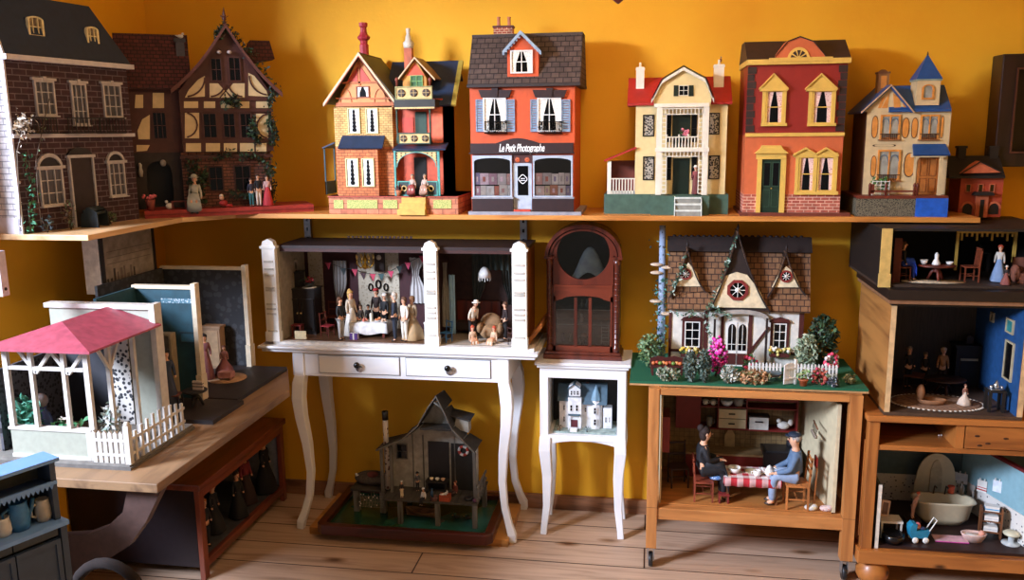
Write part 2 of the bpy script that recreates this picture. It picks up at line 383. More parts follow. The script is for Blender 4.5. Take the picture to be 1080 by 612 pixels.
MB().box(-.03, -.014, 0, .012, .014, H_, mat('#c9c4c8', .5)).box(-.03-.2, -.012, H_-.02, -.03, .012, H_, mat('#c9c4c8', .5)).build('arm', T)
MB().ball((.012, 0, .02), (.004, .005, .005), DARK).build('screw', T)
TW = mat('#e6e6e6', .38, var=.03, scale=8)
tx0, tx1, tz = -1.535, -.41, .78
T = thing('console_table', 'white console table with two drawers and curved legs under the open wedding rooms', 'table', ((tx0+tx1)/2, -.18, 0))
f = Fr(T.location)
hx = (tx1-tx0)/2
MB().box(-hx, -.185, tz-.012, hx, .178, tz, TW).box(-hx+.012, -.173, tz-.026, hx-.012, .17, tz-.012, TW).build('tabletop', T, bevel=.004)
q = f.rc(314, 376, 541, 407, -.155); az0, az1 = .655, tz-.026
MB().box(-.43, -.155, az0, .445, -.137, az1, TW).box(-.43, .13, az0, .445, .148, az1, TW).box(-.43, -.14, az0, -.412, .14, az1, TW).box(.427, -.14, az0, .445, .14, az1, TW).build('apron', T, bevel=.002)
for x0, x1, py in ((336.5, 421, 386), (428.5, 517, 391)):
 qa = f.p(x0, py, y=-.16).x, f.p(x1, py, y=-.16).x
 dr = MB().box(qa[0], -.161, az0+.017, qa[1], -.15, az1-.012, TW).build('drawer', T, bevel=.002)
 MB().rring((qa[0]-.003, az0+.014, qa[1]+.003, az1-.009), .0025, -.1565, -.15, mat('#77777a', .6)).build('shadow_gap', dr)
 k = f.p((x0+x1)/2+(-1.5 if x0 < 400 else 0), py+1, y=-.17); kb = MB().lathe([(.004, 0), (.006, -.012), (.012, -.016), (.013, -.022), (.008, -.028), (.001, -.029)], (k.x, -.161, (az0+az1)/2+.008), BLACKG, 12, axis='y')
 kb.lathe([(.014, 0), (.017, -.003), (.014, -.006)], (k.x+.005, -.161, (az0+az1)/2-.008), mat('#c9c9cc', .2, .9), 14, axis='y')
 kb.build('knob', dr)
for sx in (-1, 1):
 for sy in (-1, 1):
  cxl = -.402 if sx < 0 else .425; cyl = -.14 if sy < 0 else .13
  b = MB(); prof = [(az1, 0, .028), (az0, 0, .028), (.62, .012, .031), (.56, .02, .03), (.48, .012, .027), (.36, -.012, .023), (.24, -.022, .019), (.14, -.008, .0175), (.07, .022, .018), (.03, .045, .021), (.0, .05, .018)]
  b.tube([(cxl+sx*o*.62, cyl+sy*o*.4, z) for z, o, w in prof], [w*.78 for z, o, w in prof], TW, 4, square=True)
  b.build('leg', T, bevel=.004)
T = thing('display_stool', 'white plant stand with an open square compartment beneath the brown glazed display case', 'stand', (-.25, -.155, 0)); f = Fr(T.location)
hw = .168; zt = .725; zb = .425
MB().box(-hw-.018, -.12, zt-.012, hw+.018, .12, zt, TW).box(-hw-.01, -.112, zt-.024, hw+.01, .112, zt-.012, TW).build('top', T, bevel=.003)
b = MB(); q = f.rc(570.5, 396, 647.5, 463.5, -.1)
b.ring([(-hw, zb-.02), (hw, zb-.02), (hw, zt-.024), (-hw, zt-.024)], [(-hw+.033, zb), (hw-.033, zb), (hw-.033, zt-.066), (-hw+.033, zt-.066)], -.1, .09, TW)
arch = [(-hw, zb-.02)]+[(-hw+.02+(2*hw-.04)*t/12, zb-.052+.03*sin(pi*t/12)**.6) for t in range(13)]+[(hw, zb-.02)]
b.prism(arch, -.1, -.085, TW).prism(arch, .08, .09, TW)
b.build('compartment', T, bevel=.002)
MB().box(-hw+.02, .078, zb-.01, hw-.02, .09, zt-.05, mat('#2a2622', .6)).build('back_panel', T)
for sx in (-1, 1):
 for sy in (-1, 1):
  prof = [(zb-.01, 0, .022), (.36, .002, .023), (.25, -.006, .019), (.12, -.004, .015), (.03, .006, .0125), (0, .008, .013)]
  MB().tube([(sx*(hw-.021+o), sy*.085+sy*o, z) for z, o, w in prof], [w for z, o, w in prof], TW, 4, square=True).build('leg', T, bevel=.003)
PW = wood('#bd7e44', '#935a2c', 'z', 10, .45); PWX = wood('#bd7e44', '#935a2c', 'x', 10, .45)
tq = .38; T = thing('pine_trolley', 'honey pine trolley on small black casters below the green garden board', 'trolley', (tq, -.27, 0)); f = Fr(T.location)
x0, x1 = .0-tq, .738-tq; D0, D1 = -.21, .22
legx = [(x0+.004, x0+.042), (x1-.047, x1-.005)]
for (a, c) in legx:
 for ya in (D0, D1-.038): MB().box(a, ya, .085, c, ya+.038, .7, PW).box(a-.0005, ya-.0005, .245, c+.0005, ya+.0385, .2465, DARK).build('leg', T, bevel=.003)
MB().box(x0+.042, D0+.004, .675, x1-.047, D0+.024, .7, PWX).box(x0+.042, D1-.024, .675, x1-.047, D1-.004, .7, PWX).box(x0+.01, D0+.038, .675, x0+.03, D1-.038, .7, PWX).box(x1-.03, D0+.038, .675, x1-.01, D1-.038, .7, PWX).build('top_rail', T, bevel=.002)
MB().box(x0+.02, D0+.006, .198, x1-.02, D1-.006, .243, PWX).build('bottom_shelf', T, bevel=.003)
for (a, c) in legx:
 for ya in (D0, D1-.038):
  X, Y = (a+c)/2, ya+.019
  w = MB().lathe([(.006, -.008), (.026, -.008), (.028, -.004), (.028, .004), (.026, .008), (.006, .008)], (X, Y+.012, .028), mat('#1d1d1f', .4), 18, axis='x')
  w = w.build('caster', T)
  MB().box(X-.013, Y-.004, .03, X-.009, Y+.02, .085, mat('#a9abad', .3, .8)).box(X+.009, Y-.004, .03, X+.013, Y+.02, .085, mat('#a9abad', .3, .8)).box(X-.013, Y-.006, .077, X+.013, Y+.022, .085, mat('#a9abad', .3, .8)).build('fork', w)
PN = wood('#a9682f', '#7c461e', 'x', 8, .42, knots=True, coat=.15); PNZ = wood('#a9682f', '#7c461e', 'z', 8, .42, knots=True, coat=.15)
yf = -.5; cx0 = .752; cx1 = 1.75; T = thing('pine_cabinet', 'knotty pine cabinet on bun feet with one drawer and an open lower bay', 'cabinet', ((cx0+cx1)/2, -.25, 0)); f = Fr(T.location)
X0, X1, Y0, Y1 = cx0-T.location.x, cx1-T.location.x, -.25, .23
a = f.p(922, 540, y=Y0).x
zt = f.p(1000, 441, y=Y0).z; zsh = f.p(1000, 475, y=Y0).z; zbay = f.p(1000, 482, y=Y0).z; zb = f.p(985, 584, y=Y0).z; zbb = zb-.045
MB().box(X0, Y0, zbb, a, Y1, zt-.02, PNZ).box(X0-.004, Y0+.03, zbb+.08, X0, Y1-.05, zt-.1, PNZ).build('side_panel', T, bevel=.003)
MB().box(X1-.06, Y0, zbb, X1, Y1, zt-.02, PNZ).build('side_panel', T, bevel=.003)
MB().box(X0-.01, Y0-.012, zt-.022, X1+.01, Y1, zt, PN).build('top_board', T, bevel=.004)
MB().box(a, Y0+.004, zsh-.012, X1-.06, Y1, zsh+.006, PN).build('shelf', T, bevel=.002)
MB().box(X0-.012, Y0-.014, zbb-.005, X1+.012, Y1, zb, PN).build('plinth', T, bevel=.004)
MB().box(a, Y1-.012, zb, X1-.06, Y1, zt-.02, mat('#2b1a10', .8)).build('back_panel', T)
xd = f.p(1010, 462, y=Y0).x; xp = f.p(1017, 462, y=Y0).x
MB().box(xd-.005, Y0+.003, zsh+.006, xp, Y1-.02, zt-.022, PNZ).build('divider', T)
dr = MB().box(xp+.004, Y0-.002, zsh+.01, X1-.064, Y0+.016, zt-.026, PN).box(xp+.01, Y0+.016, zsh+.012, X1-.07, Y1-.05, zsh+.02, PN)
for (kx, ky) in ((.04, .045), (.075, .02), (.05, .012), (.13, .04)): dr.ball((xp+kx, Y0-.002, zsh+.01+ky), (.009, .0012, .004), mat('#3a1d0d', .5))
dr.build('drawer', T, bevel=.002)
for X in (X0+.055, X1-.06):
 for Y in (Y0+.045, Y1-.06):
  MB().lathe([(.02, 0), (.045, .012), (.056, .035), (.056, .055), (.046, .075), (.03, zbb-.004)], (X, Y, 0), PN, 20).build('bun_foot', T)
PINE_F = f; PINE_T = T; PINE = dict(y=yf, zt=zt, zsh=zsh, zb=zb, x0=a+T.location.x)
BZ = .70; bx1 = P(166, 511, z=BZ).x; by0 = P(166, 511, z=BZ).y
BW = wood('#8f7050', '#5a4230', 'y', 8, .5)
T = thing('wall_bench', 'long wooden bench top along the left wall holding the row of doll rooms', 'bench', ((LX+bx1)/2, by0/2, 0)); f = Fr(T.location)
hx = (bx1-LX)/2-.001; hy = -by0/2
MB().prism([(-hx, -hy), (hx, -hy), (hx, hy-.66), (hx-.12, hy-.4), (-hx, hy-.4)], BZ-.026, BZ, BW, 'z').build('top', T, bevel=.002)
b = MB(); o = [f.p(165, 523, y=-hy+.06), f.p(158, 548, y=-hy+.06), f.p(140, 573, y=-hy+.06), f.p(110, 592, y=-hy+.06), f.p(60, 618, y=-hy+.06)]
i_ = [f.p(141, 523, y=-hy+.06), f.p(134, 537, y=-hy+.06), f.p(117, 553, y=-hy+.06), f.p(96, 561, y=-hy+.06), f.p(60, 563, y=-hy+.06)]
pts = [(p.x, p.z) for p in o]+[(-hx+.005, .03), (-hx+.005, .45)]+[(p.x, p.z) for p in reversed(i_)]
pts[0] = (hx-.01, BZ-.026); pts[-1] = (pts[-1][0], BZ-.026)
b.prism(pts, -hy+.04, -hy+.07, mat('#4a3630', .5)); b.build('bracket', T)
RB = wood('#83402c', '#54241a', 'y', 10, .35, coat=.3); RBZ = wood('#83402c', '#54241a', 'z', 10, .35, coat=.3)
fx = -1.585; ya, yb = -.79, -.075; T = thing('low_cabinet', 'low open-fronted red-brown cabinet of dolls standing on the floor under the bench', 'cabinet', ((fx+LX)/2, (ya+yb)/2, 0)); f = Fr(T.location)
hx = (fx-LX)/2; hy = (yb-ya)/2; H = .375
MB().box(-hx+.01, -hy-.012, H-.025, hx+.012, hy+.012, H, RB).build('top', T, bevel=.004)
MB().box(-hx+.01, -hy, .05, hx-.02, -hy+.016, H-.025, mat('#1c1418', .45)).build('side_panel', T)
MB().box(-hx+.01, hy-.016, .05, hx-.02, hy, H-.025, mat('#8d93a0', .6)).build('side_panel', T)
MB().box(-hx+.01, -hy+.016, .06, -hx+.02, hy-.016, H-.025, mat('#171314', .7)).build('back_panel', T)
MB().box(-hx+.02, -hy+.016, .055, hx-.02, hy-.016, .072, mat('#4b4e52', .4)).build('shelf', T)
MB().box(hx-.02, -hy, .04, hx, hy, .072, RB).box(hx-.02, -hy, H-.06, hx, hy, H-.025, RB).box(hx-.019, -hy-.001, .0, hx+.0012, -hy+.032, H-.026, RBZ).box(hx-.019, hy-.03, .0, hx+.0012, hy+.001, H-.026, RBZ).build('door_frame', T, bevel=.002)
for y in (-hy, hy-.03): MB().box(-hx+.01, y, 0, -hx+.04, y+.03, .06, RBZ).build('leg', T)
CABF = (f, hx, hy)
class Hs:
 def __init__(s, name, label, cat, loc, rz=0, group=None):
  s.T = thing(name, label, cat, loc, rz, group); s.f = Fr(loc, rz)
 def R(s, b, m, x0, y0, x1, y1, ya, yb, z0=None):
  q = list(s.f.rc(x0, y0, x1, y1, ya))
  if z0 is not None: q[1] = z0
  return b.r(q, ya, yb, m)
 def Q(s, x0, y0, x1, y1, y): return s.f.rc(x0, y0, x1, y1, y)
 def PR(s, b, m, pts, ya, yb): return b.prism(s.f.pl(pts, ya), ya, yb, m)
 def box(s, name, m, x0, y0, x1, y1, ya, yb, z0=None, label=None, bevel=0):
  return s.R(MB(), m, x0, y0, x1, y1, ya, yb, z0).build(name, s.T, bevel, label)
 def v(s, px, py, y): q = s.f.p(px, py, y=y); return (q.x, q.y, q.z)
GRP = None
def onshelf(px, yl=-.3): q = P(px, 226, y=yl); return (q.x, yl, SHZ)
def gable_roof(b, xl, xr, xa, ze, za, y0, y1, m, th=.006):
 """two slopes running back from a front gable"""
 b.roof_slab((xl, y0, ze), (xa, y0, za), (xa, y1, za), (xl, y1, ze), th, m)
 b.roof_slab((xa, y0, za), (xr, y0, ze), (xr, y1, ze), (xa, y1, za), th, m)
def barge(b, pts, w, y0, y1, m):
 """bargeboards: strips of width w under an outline of points (x,z)"""
 for p, q in zip(pts, pts[1:]): b.prism([p, q, (q[0], q[1]-w), (p[0], p[1]-w)], y0, y1, m)
def gothic():
 h = Hs('dollhouse', 'gabled papered dollhouse with twin tall chimneys, lattice porch and dark blue roof', 'dollhouse', onshelf(416, -.3)); f, T = h.f, h.T
 y = 0.0; yb = .26
 stone = brick('#c9805a', '#b5694a', '#7a4432', .05, .02, .0012); sp = spots('#b8b568', '#6e8a3e', 300, .35)
 b = MB(); q = h.Q(347, 207, 483, 222, -.02); b.box(q[0], -.02, 0, q[2], yb, q[3], stone)
 for (a, c) in ((352, 362), (366, 398), (404, 419), (457, 476)): h.R(b, sp, a, 211, c, 220, -.022, -.018)
 b.box(q[0]-.003, -.024, q[3]-.004, q[2]+.003, yb, q[3], mat('#a8432e', .6)); b.build('base', T)
 zb = q[3]
 b = MB(); st = mat('#c9a24a', .6)
 for k in range(3):
  a = h.Q(421+k*2, 208+5.5*k, 450, 226, -.02)
  b.box(a[0], -.034-.0001-.008*(2-k)+.0, 0, a[2], -.02, zb*(k+1)/3.2, st)
 b.build('steps', T)
 up = brick('#d8b06a', '#cfa25c', '#8f6434', .018, .0085, .0009); lo = brick('#cc7a44', '#c26c3a', '#7c3c22', .024, .011, .001)
 papr = mat('#d98a4a', .6, var=.1); redp = mat('#c8442c', .55)
 ym = .03
 b = MB(); q = h.Q(354, 112, 415, 206, ym); zs = h.Q(354, 112, 415, 155, ym)[1]
 b.box(q[0], ym, zs, q[2], yb, q[3], up).box(q[0], ym, zb, q[2], yb, zs, lo)
 g = f.pl([(354, 113), (415, 113), (378, 60)], ym); b.prism(g, ym, yb, papr)
 b.build('gable_wall', T)
 b = MB(); h.PR(b, redp, [(366, 86), (377, 86), (377, 70)], ym-.002, ym+.001); h.PR(b, redp, [(380, 86), (391, 86), (380, 70)], ym-.002, ym+.001)
 tr = mat('#b8632f', .6)
 for x0, y0, x1, y1 in ((360, 86, 398, 88), (377.5, 64, 379.5, 90), (354, 108, 415, 112), (354, 103, 376, 104.5), (390, 103, 412, 104.5)): h.R(b, tr, x0, y0, x1, y1, ym-.004, ym+.001)
 for cx_ in (365, 401):
  c0 = f.p(cx_, 108, y=ym); b.tube([(c0.x+.022*cos(t), ym-.002, c0.z+.05*sin(t)) for t in [pi*i/10 for i in range(11)]], .0012, tr, 4)
 b.build('gable_ornament', T)
 wf = mat('#cfc98a', .5)
 window(T, h.Q(376, 91, 389.5, 103, ym), ym, mat('#8a4a2c'), 1, 1, .003, name='window', curtain=LACE)
 lacem = mat('#dfe2da', .7)
 def lacewin(x0, y0, x1, y1, yy):
  q = h.Q(x0, y0, x1, y1, yy); w = window(T, q, yy, wf, 1, 1, .004, pane=lacem)
  c = MB(); xm = (q[0]+q[2])/2; n = 6; H_ = (q[3]-q[1])-.014
  for i in range(n):
   z = q[1]+.007+H_*i/n; ww = .0095-.0009*i; c.prism([(xm-ww*.55, z), (xm+ww*.55, z), (xm+ww, z+H_/n*.5), (xm+ww*.5, z+H_/n), (xm-ww*.5, z+H_/n), (xm-ww, z+H_/n*.5)], yy-.003, yy, BLACKG)
  c.build('curtain', w)
 lacewin(367, 114, 380, 141, ym); lacewin(386, 114, 399, 141, ym)
 yb2 = -.005
 b = MB(); q = h.Q(356, 156, 399, 206, yb2); b.box(q[0], yb2, zb, q[2], ym+.002, q[3], lo); b.build('bay', T)
 lacewin(365, 167, 378.5, 197, yb2); lacewin(382, 167, 395, 197, yb2)
 sl = mat('#1e2f47', .5, bump=.1)
 b = MB(); A = f.p(361, 143, y=ym); B_ = f.p(406, 143, y=ym); C_ = f.p(403, 156, y=yb2-.012); D_ = f.p(356, 156, y=yb2-.012)
 b.roof_slab(D_, C_, B_, A, .006, sl); b.build('bay_roof', T)
 b = MB(); c0 = f.p(352, 152, y=.1); b.roof_slab((c0.x-.03, .05, c0.z-.012), (c0.x+.02, .05, c0.z+.008), (c0.x+.02, .17, c0.z+.008), (c0.x-.03, .17, c0.z-.012), .005, sl)
 for yy in (.055, .16): b.box(c0.x-.026, yy, zb, c0.x-.021, yy+.005, c0.z-.012, mat('#2c4a4c'))
 b.box(c0.x-.026, .055, zb, c0.x-.022, .165, zb+.05, mat('#24525a')); b.build('side_porch', T)
 b = MB(); rf = mat('#4a4632', .6, bump=.15); e1 = f.p(341, 109, y=ym-.03); e2 = f.p(420, 111, y=ym-.03); ap = f.p(378, 55, y=ym-.03)
 gable_roof(b, e1.x, e2.x, ap.x, e1.z, ap.z, ym-.028, yb+.01, rf)
 b.build('gable_roof', T)
 b = MB(); cr = mat('#dcb98c', .5); barge(b, [(e1.x, e1.z), (ap.x, ap.z), (e2.x, e2.z)], .012, ym-.033, ym-.026, cr); barge(b, [(e1.x+.008, e1.z-.006), (ap.x, ap.z-.013), (e2.x-.008, e2.z-.006)], .003, ym-.034, ym-.03, mat('#9a4a2e')); b.build('bargeboard', T)
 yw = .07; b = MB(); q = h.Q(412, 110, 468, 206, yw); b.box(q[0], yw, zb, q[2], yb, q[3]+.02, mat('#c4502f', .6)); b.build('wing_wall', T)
 h.box('wall_panel', mat('#d86a44', .6), 456, 113, 467, 152, yw-.003, yw+.001); h.box('wall_panel', redp, 424, 124, 436, 140, yw-.003, yw+.001)
 grn = mat('#24402c', .5); h.box('door', grn, 438, 118, 450, 150, yw-.003, yw+.001); h.box('door', mat('#1b1712', .3), 437, 166, 450, 205, yw-.003, yw+.001)
 b = MB(); A = f.p(405, 66, y=yb-.05); B_ = f.p(486, 62, y=yb-.05); xl = f.p(404, 110, y=yw-.01).x; xr = f.p(475, 110, y=yw-.01).x; ze = f.p(450, 111, y=yw-.01).z
 b.roof_slab((xl, yw-.015, ze), (xr+.005, yw-.015, ze), (xr+.005, yb-.06, A.z), (xl, yb-.06, A.z), .008, sl)
 b.roof_slab((xl, yb-.06, A.z), (xr+.005, yb-.06, A.z), (xr+.005, yb+.01, A.z-.07), (xl, yb+.01, A.z-.07), .008, sl); b.build('roof', T)
 b = MB(); yv = mat('#a8923a', .55); b.roof_slab((xr+.004, yw-.017, ze+.001), (xr+.022, yw-.017, ze+.001), (xr+.022, yb-.06, A.z+.001), (xr+.004, yb-.06, A.z+.001), .01, yv); b.build('verge_board', T)
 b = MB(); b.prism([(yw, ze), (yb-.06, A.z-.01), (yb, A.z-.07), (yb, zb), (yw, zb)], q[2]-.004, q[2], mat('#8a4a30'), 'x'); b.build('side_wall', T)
 yd = .05; b = MB(); e1 = f.p(420, 83, y=yd-.01); e2 = f.p(459, 83, y=yd-.01); ap = f.p(437.5, 60, y=yd-.01)
 w0 = f.p(425, 92, y=yd); w1 = f.p(450, 92, y=yd); b.prism([(w0.x, w0.z), (w1.x, w0.z), (w1.x, e1.z), (ap.x, ap.z-.008), (w0.x, e1.z)], yd, .16, mat('#c98a2c'));
 h.PR(b, mat('#d8532f'), [(428, 80), (448, 80), (437.5, 66)], yd-.001, yd); b.build('dormer_wall', T)
 b = MB(); gable_roof(b, e1.x, e2.x, ap.x, e1.z, ap.z, yd-.012, .17, mat('#8a6a4a')); b.build('dormer_roof', T)
 b = MB(); barge(b, [(e1.x, e1.z), (ap.x, ap.z), (e2.x, e2.z)], .007, yd-.018, yd-.012, cr); b.build('bargeboard', T)
 window(T, h.Q(433, 79.5, 446, 92, yd), yd, mat('#7fae62'), 2, 2, .003, pane=mat('#3d6b3a'))
 yp = .0; rail = mat('#d2b070', .55); teal = mat('#4f9a8e', .5); dk = mat('#3a2a1c')
 def balus(x0, y0, x1, y1, n, fm):
  b = MB(); q = h.Q(x0, y0, x1, y1, yp); b.rring(q, .004, yp-.004, yp+.004, fm); b.box(q[0]+.003, yp-.001, q[1]+.003, q[2]-.003, yp+.002, q[3]-.003, rail)
  r = (q[3]-q[1])*.3
  for i in range(n):
   cx_ = q[0]+(q[2]-q[0])*(i+.5)/n; cz_ = (q[1]+q[3])/2; b.lathe([(r, 0), (r, -.003), (r*.75, -.003)], (cx_, yp-.001, cz_), dk, 12, axis='y'); b.tube([(cx_-r, yp-.004, cz_), (cx_+r, yp-.004, cz_)], .0012, rail, 4); b.tube([(cx_, yp-.004, cz_-r), (cx_, yp-.004, cz_+r)], .0012, rail, 4)
  return b
 balus(417, 91, 456, 105, 3, mat('#8d8a52')).build('balustrade', T)
 b = MB(); q = h.Q(416, 105, 459, 113, yp); b.box(q[0], yp-.006, q[1], q[2], yw, q[3], mat('#2b2a24')); b.box(q[0]+.002, yp-.007, q[1]-.006, q[2]-.002, yp, q[1], rail)
 for i in range(14):
  x = q[0]+.006+(q[2]-q[0]-.012)*i/13; b.prism([(x-.002, q[1]-.006), (x+.002, q[1]-.006), (x, q[1]-.011)], yp-.006, yp-.002, dk)
 b.build('cornice', T)
 balus(420, 140, 454, 152, 3, grn).build('balustrade', T)
 b = MB(); A = h.Q(414, 152, 470, 157, yp-.012); b.roof_slab((A[0], yp-.018, A[1]), (A[2], yp-.018, A[1]), (A[2]-.008, yw, A[3]+.004), (A[0]+.004, yw, A[3]+.004), .006, sl); b.build('porch_roof', T)
 for xx in (418, 453):
  b = MB(); a = f.p(xx, 112, y=yp); c = f.p(xx, 152, y=yp); b.lathe([(.005, 0), (.005, .02), (.003, .03), (.0045, .08), (.003, .11), (.005, a.z-c.z)], (a.x, yp+.003, c.z), grn, 8); b.build('post', T)
  a = f.p(xx+(1 if xx < 430 else 1), 80, y=yp);
  MB().lathe([(.004, 0), (.004, .02), (.007, .024), (.007, .03), (.002, .036)], (f.p(xx+.5, 90, y=yp).x, yp, f.p(xx, 92, y=yp).z), mat('#7a3a2a'), 8).build('finial', T)
 b = MB(); q = h.Q(416, 159, 464, 206, yp); x0, z0, x1, z1 = q; z0 = zb
 xa, xb, za = x0+.011, x1-.013, z1-.006
 outer = [(x0, z0), (x1, z0), (x1, z1), (x0, z1)]
 ar = arcp((xa+xb)/2, za-(xb-xa)*.36, (xb-xa)/2, (xb-xa)*.36, 0, 180, 12)
 b.prism([(x0, z0), (xa-.004, z0), (xa-.004, z1), (x0, z1)], yp-.003, yp+.004, teal).prism([(xb+.004, z0), (x1, z0), (x1, z1), (xb+.004, z1)], yp-.003, yp+.004, teal).box(x0, yp-.004, z1-.004, x1, yp+.004, z1, teal)
 for i in range(len(ar)-1):
  p, r_ = ar[i], ar[i+1]; b.prism([p, r_, (r_[0], z1-.004), (p[0], z1-.004)], yp-.001, yp+.003, rail); b.tube([(p[0], yp-.001, p[1]), (r_[0], yp-.001, r_[1])], .0018, teal, 4)
 for i in range(10):
  for j in range(7):
   X = x0+.012+i*(x1-x0-.024)/9; Z = z1-.01-j*.009; d = ((X-(xa+xb)/2)/((xb-xa)/2))**2+((Z-(za-(xb-xa)*.36))/((xb-xa)*.36))**2
   if d > 1.15 and Z > za-(xb-xa)*.36: b.box(X-.0025, yp-.0015, Z-.0025, X+.0025, yp, Z+.0025, dk)
 b.build('porch_arch', T)
 for xx in ((420, 433), (448, 462)):
  b = MB(); q = h.Q(xx[0], 191, xx[1], 206, yp); b.rring((q[0], zb, q[2], q[3]), .004, yp-.006, yp+.002, teal); b.box(q[0]+.003, yp-.003, zb+.003, q[2]-.003, yp, q[3]-.004, mat('#2c3a38')); cc = ((q[0]+q[2])/2, yp-.003, (zb+q[3])/2); b.lathe([(.012, 0), (.012, -.003), (.008, -.003), (.007, 0)], cc, rail, 12, axis='y'); b.build('balustrade', T)
 cq = mat('#9c2630', .5); a = f.p(384.5, 62, y=.12); t = f.p(384.5, 24, y=.12); Hh = t.z-a.z
 MB().lathe([(.018, -.05), (.018, Hh*.38), (.014, Hh*.42), (.016, Hh*.5), (.024, Hh*.55), (.026, Hh*.6), (.018, Hh*.66), (.013, Hh*.74), (.012, Hh*.86), (.017, Hh*.9), (.017, Hh), (.010, Hh)], (a.x, .12, a.z), cq, 8, smooth=False).build('chimney', T, label='crimson chimney')
 a = f.p(431.5, 68, y=.14); t = f.p(431.5, 30, y=.14); Hh = t.z-a.z; cb_ = mat('#b35a34', .6); cw = mat('#cfc7b4', .5)
 MB().box(a.x-.015, .125, a.z-.05, a.x+.015, .155, a.z+Hh*.45, cb_).lathe([(.018, Hh*.45), (.02, Hh*.5), (.022, Hh*.6), (.013, Hh*.66), (.011, Hh*.78), (.007, Hh*.84), (.009, Hh)], (a.x, .14, a.z), cw, 10).build('chimney', T, label='brick chimney with pale pot')
 return h, zb, yp
GOTH = gothic()
def shophouse():
 h = Hs('dollhouse', 'orange shop dollhouse with grey shingled roof, dark sign board and two display windows', 'dollhouse', onshelf(552, -.3)); f, T = h.f, h.T
 yb = .26; org = mat('#c9501f', .55, var=.07); brn = mat('#2c1716', .45); gry = mat('#a9b2bd', .5, var=.15); grd = mat('#8e8e94', .5)
 b = MB(); q = h.Q(494, 222, 613, 226, -.03); b.box(q[0], -.03, 0, q[2], yb, .012, grd); b.build('base', T)
 q = h.Q(496.5, 88, 606, 222, 0); ztop = q[3]
 MB().box(q[0], 0, .012, q[2], yb, ztop, org).build('wall', T)
 zr = h.Q(496, 162, 604, 224, 0)
 fq = h.Q(496, 151, 604.5, 161, -.012); arc = [(fq[0]+(fq[2]-fq[0])*(.25+.42*i/12), fq[3]+.018*sin(pi*i/12)) for i in range(13)]
 MB().prism([(fq[0], fq[1]), (fq[2], fq[1]), (fq[2], fq[3])]+arc[::-1]+[(fq[0], fq[3])], -.012, .001, brn).box(fq[0]-.004, -.02, fq[1]-.004, fq[2]+.004, .001, fq[1]+.001, brn).build('sign_board', T)
 cu = bpy.data.curves.new('lettering', 'FONT'); cu.body = 'Le Petit Photographe'; cu.size = .0265; cu.extrude = .0006; cu.align_x = 'CENTER'; cu.shear = .25; cu.space_character = .92; cu.offset = .0004
 o = bpy.data.objects.new('tmp', cu); COL.objects.link(o); dg = bpy.context.evaluated_depsgraph_get(); me = bpy.data.meshes.new_from_object(o.evaluated_get(dg)); bpy.data.objects.remove(o)
 tp = f.p(550, 159.3, y=-.013); t2 = f.p(574, 159, y=-.013); wd = (t2.x-f.p(526, 159, y=-.013).x)/max(.001, max(v.co.x for v in me.vertices)-min(v.co.x for v in me.vertices))
 for v in me.vertices: v.co = (v.co.x*wd+tp.x, -.0126-v.co.z, v.co.y*1.5+tp.z-.002)
 me.materials.clear(); me.materials.append(mat('#f4f1ea', .5)); o = bpy.data.objects.new('lettering', me); COL.objects.link(o); o.parent = T; o['label'] = 'white lettering Le Petit Photographe'
 def shopwin(x0, x1, seed):
  q = h.Q(x0, 164, x1, 208, -.01); X0, Z0, X1, Z1 = q
  b = MB(); top = arcp((X0+X1)/2, Z1-.022, (X1-X0)/2-.006, .013, 0, 180, 10)
  inn = [(X0+.006, Z0+.005), (X1-.006, Z0+.005)]+top; n = len(inn)
  out = [(X0, Z0), (X1, Z0)]+[(X1-(X1-X0)*i/10, Z1) for i in range(11)]
  b.ring(out, inn, -.012, .001, gry); w = b.build('shop_window', T)
  MB().box(X0+.005, -.001, Z0+.004, X1-.005, .0005, Z1-.006, mat('#15110f', .3)).build('backing', w)
  r = random.Random(seed); b = MB(); cols = ['#f0d4cc', '#f2ece8', '#f2e8e4', '#ead0d8', '#d9a9a0', '#cfc4c2', '#c87a68', '#e3d9d0', '#9c8fb0', '#c88a70', '#4a3a3a', '#d8c8a8', '#c59aa8']
  zz = Z0+.006
  for hh in (.04, .045):
   xx = X0+.008
   while xx < X1-.016:
    ww = min(r.uniform(.018, .036), X1-.007-xx); b.box(xx, -.0045, zz, xx+ww-.0015, -.001, zz+hh-r.uniform(.001, .006), mat(r.choice(cols), .6)); b.box(xx+ww*.3, -.0052, zz+hh*.25, xx+ww*.6, -.0044, zz+hh*.65, mat(r.choice(cols), .6)); xx += ww
   zz += hh
  b.build('picture_display', w)
  MB().box(X0+.005, -.0085, Z0+.004, X1-.005, -.0075, Z1-.008, glassy('#ffffff', .05)).build('pane', w)
  q = h.Q(x0-.5, 208, x1+1, 224, -.02); MB().box(q[0], -.02, .012, q[2], .001, q[3]-.006, brn).box(q[0]-.002, -.024, q[3]-.006, q[2]+.002, .001, q[3], grd).build('stall_riser', T)
 shopwin(498.5, 540, 1); shopwin(562, 604, 2)
 q = h.Q(541.5, 171, 561, 222, 0); X0, Z0, X1, Z1 = q; Z0 = .012
 b = MB().box(X0+.006, -.003, Z0+.008, X1-.006, .001, Z1-.006, gry); dr = b.build('door', T)
 MB().box(X0, -.004, Z0, X0+.006, .001, Z1, gry).box(X1-.006, -.004, Z0, X1, .001, Z1, gry).box(X0, -.004, Z1-.006, X1, .001, Z1, gry).build('door_frame', T)
 g = h.Q(546, 175, 557, 206, -.003); MB().box(g[0], -.0045, g[1], g[2], -.002, g[3], BLACKG).build('pane', dr)
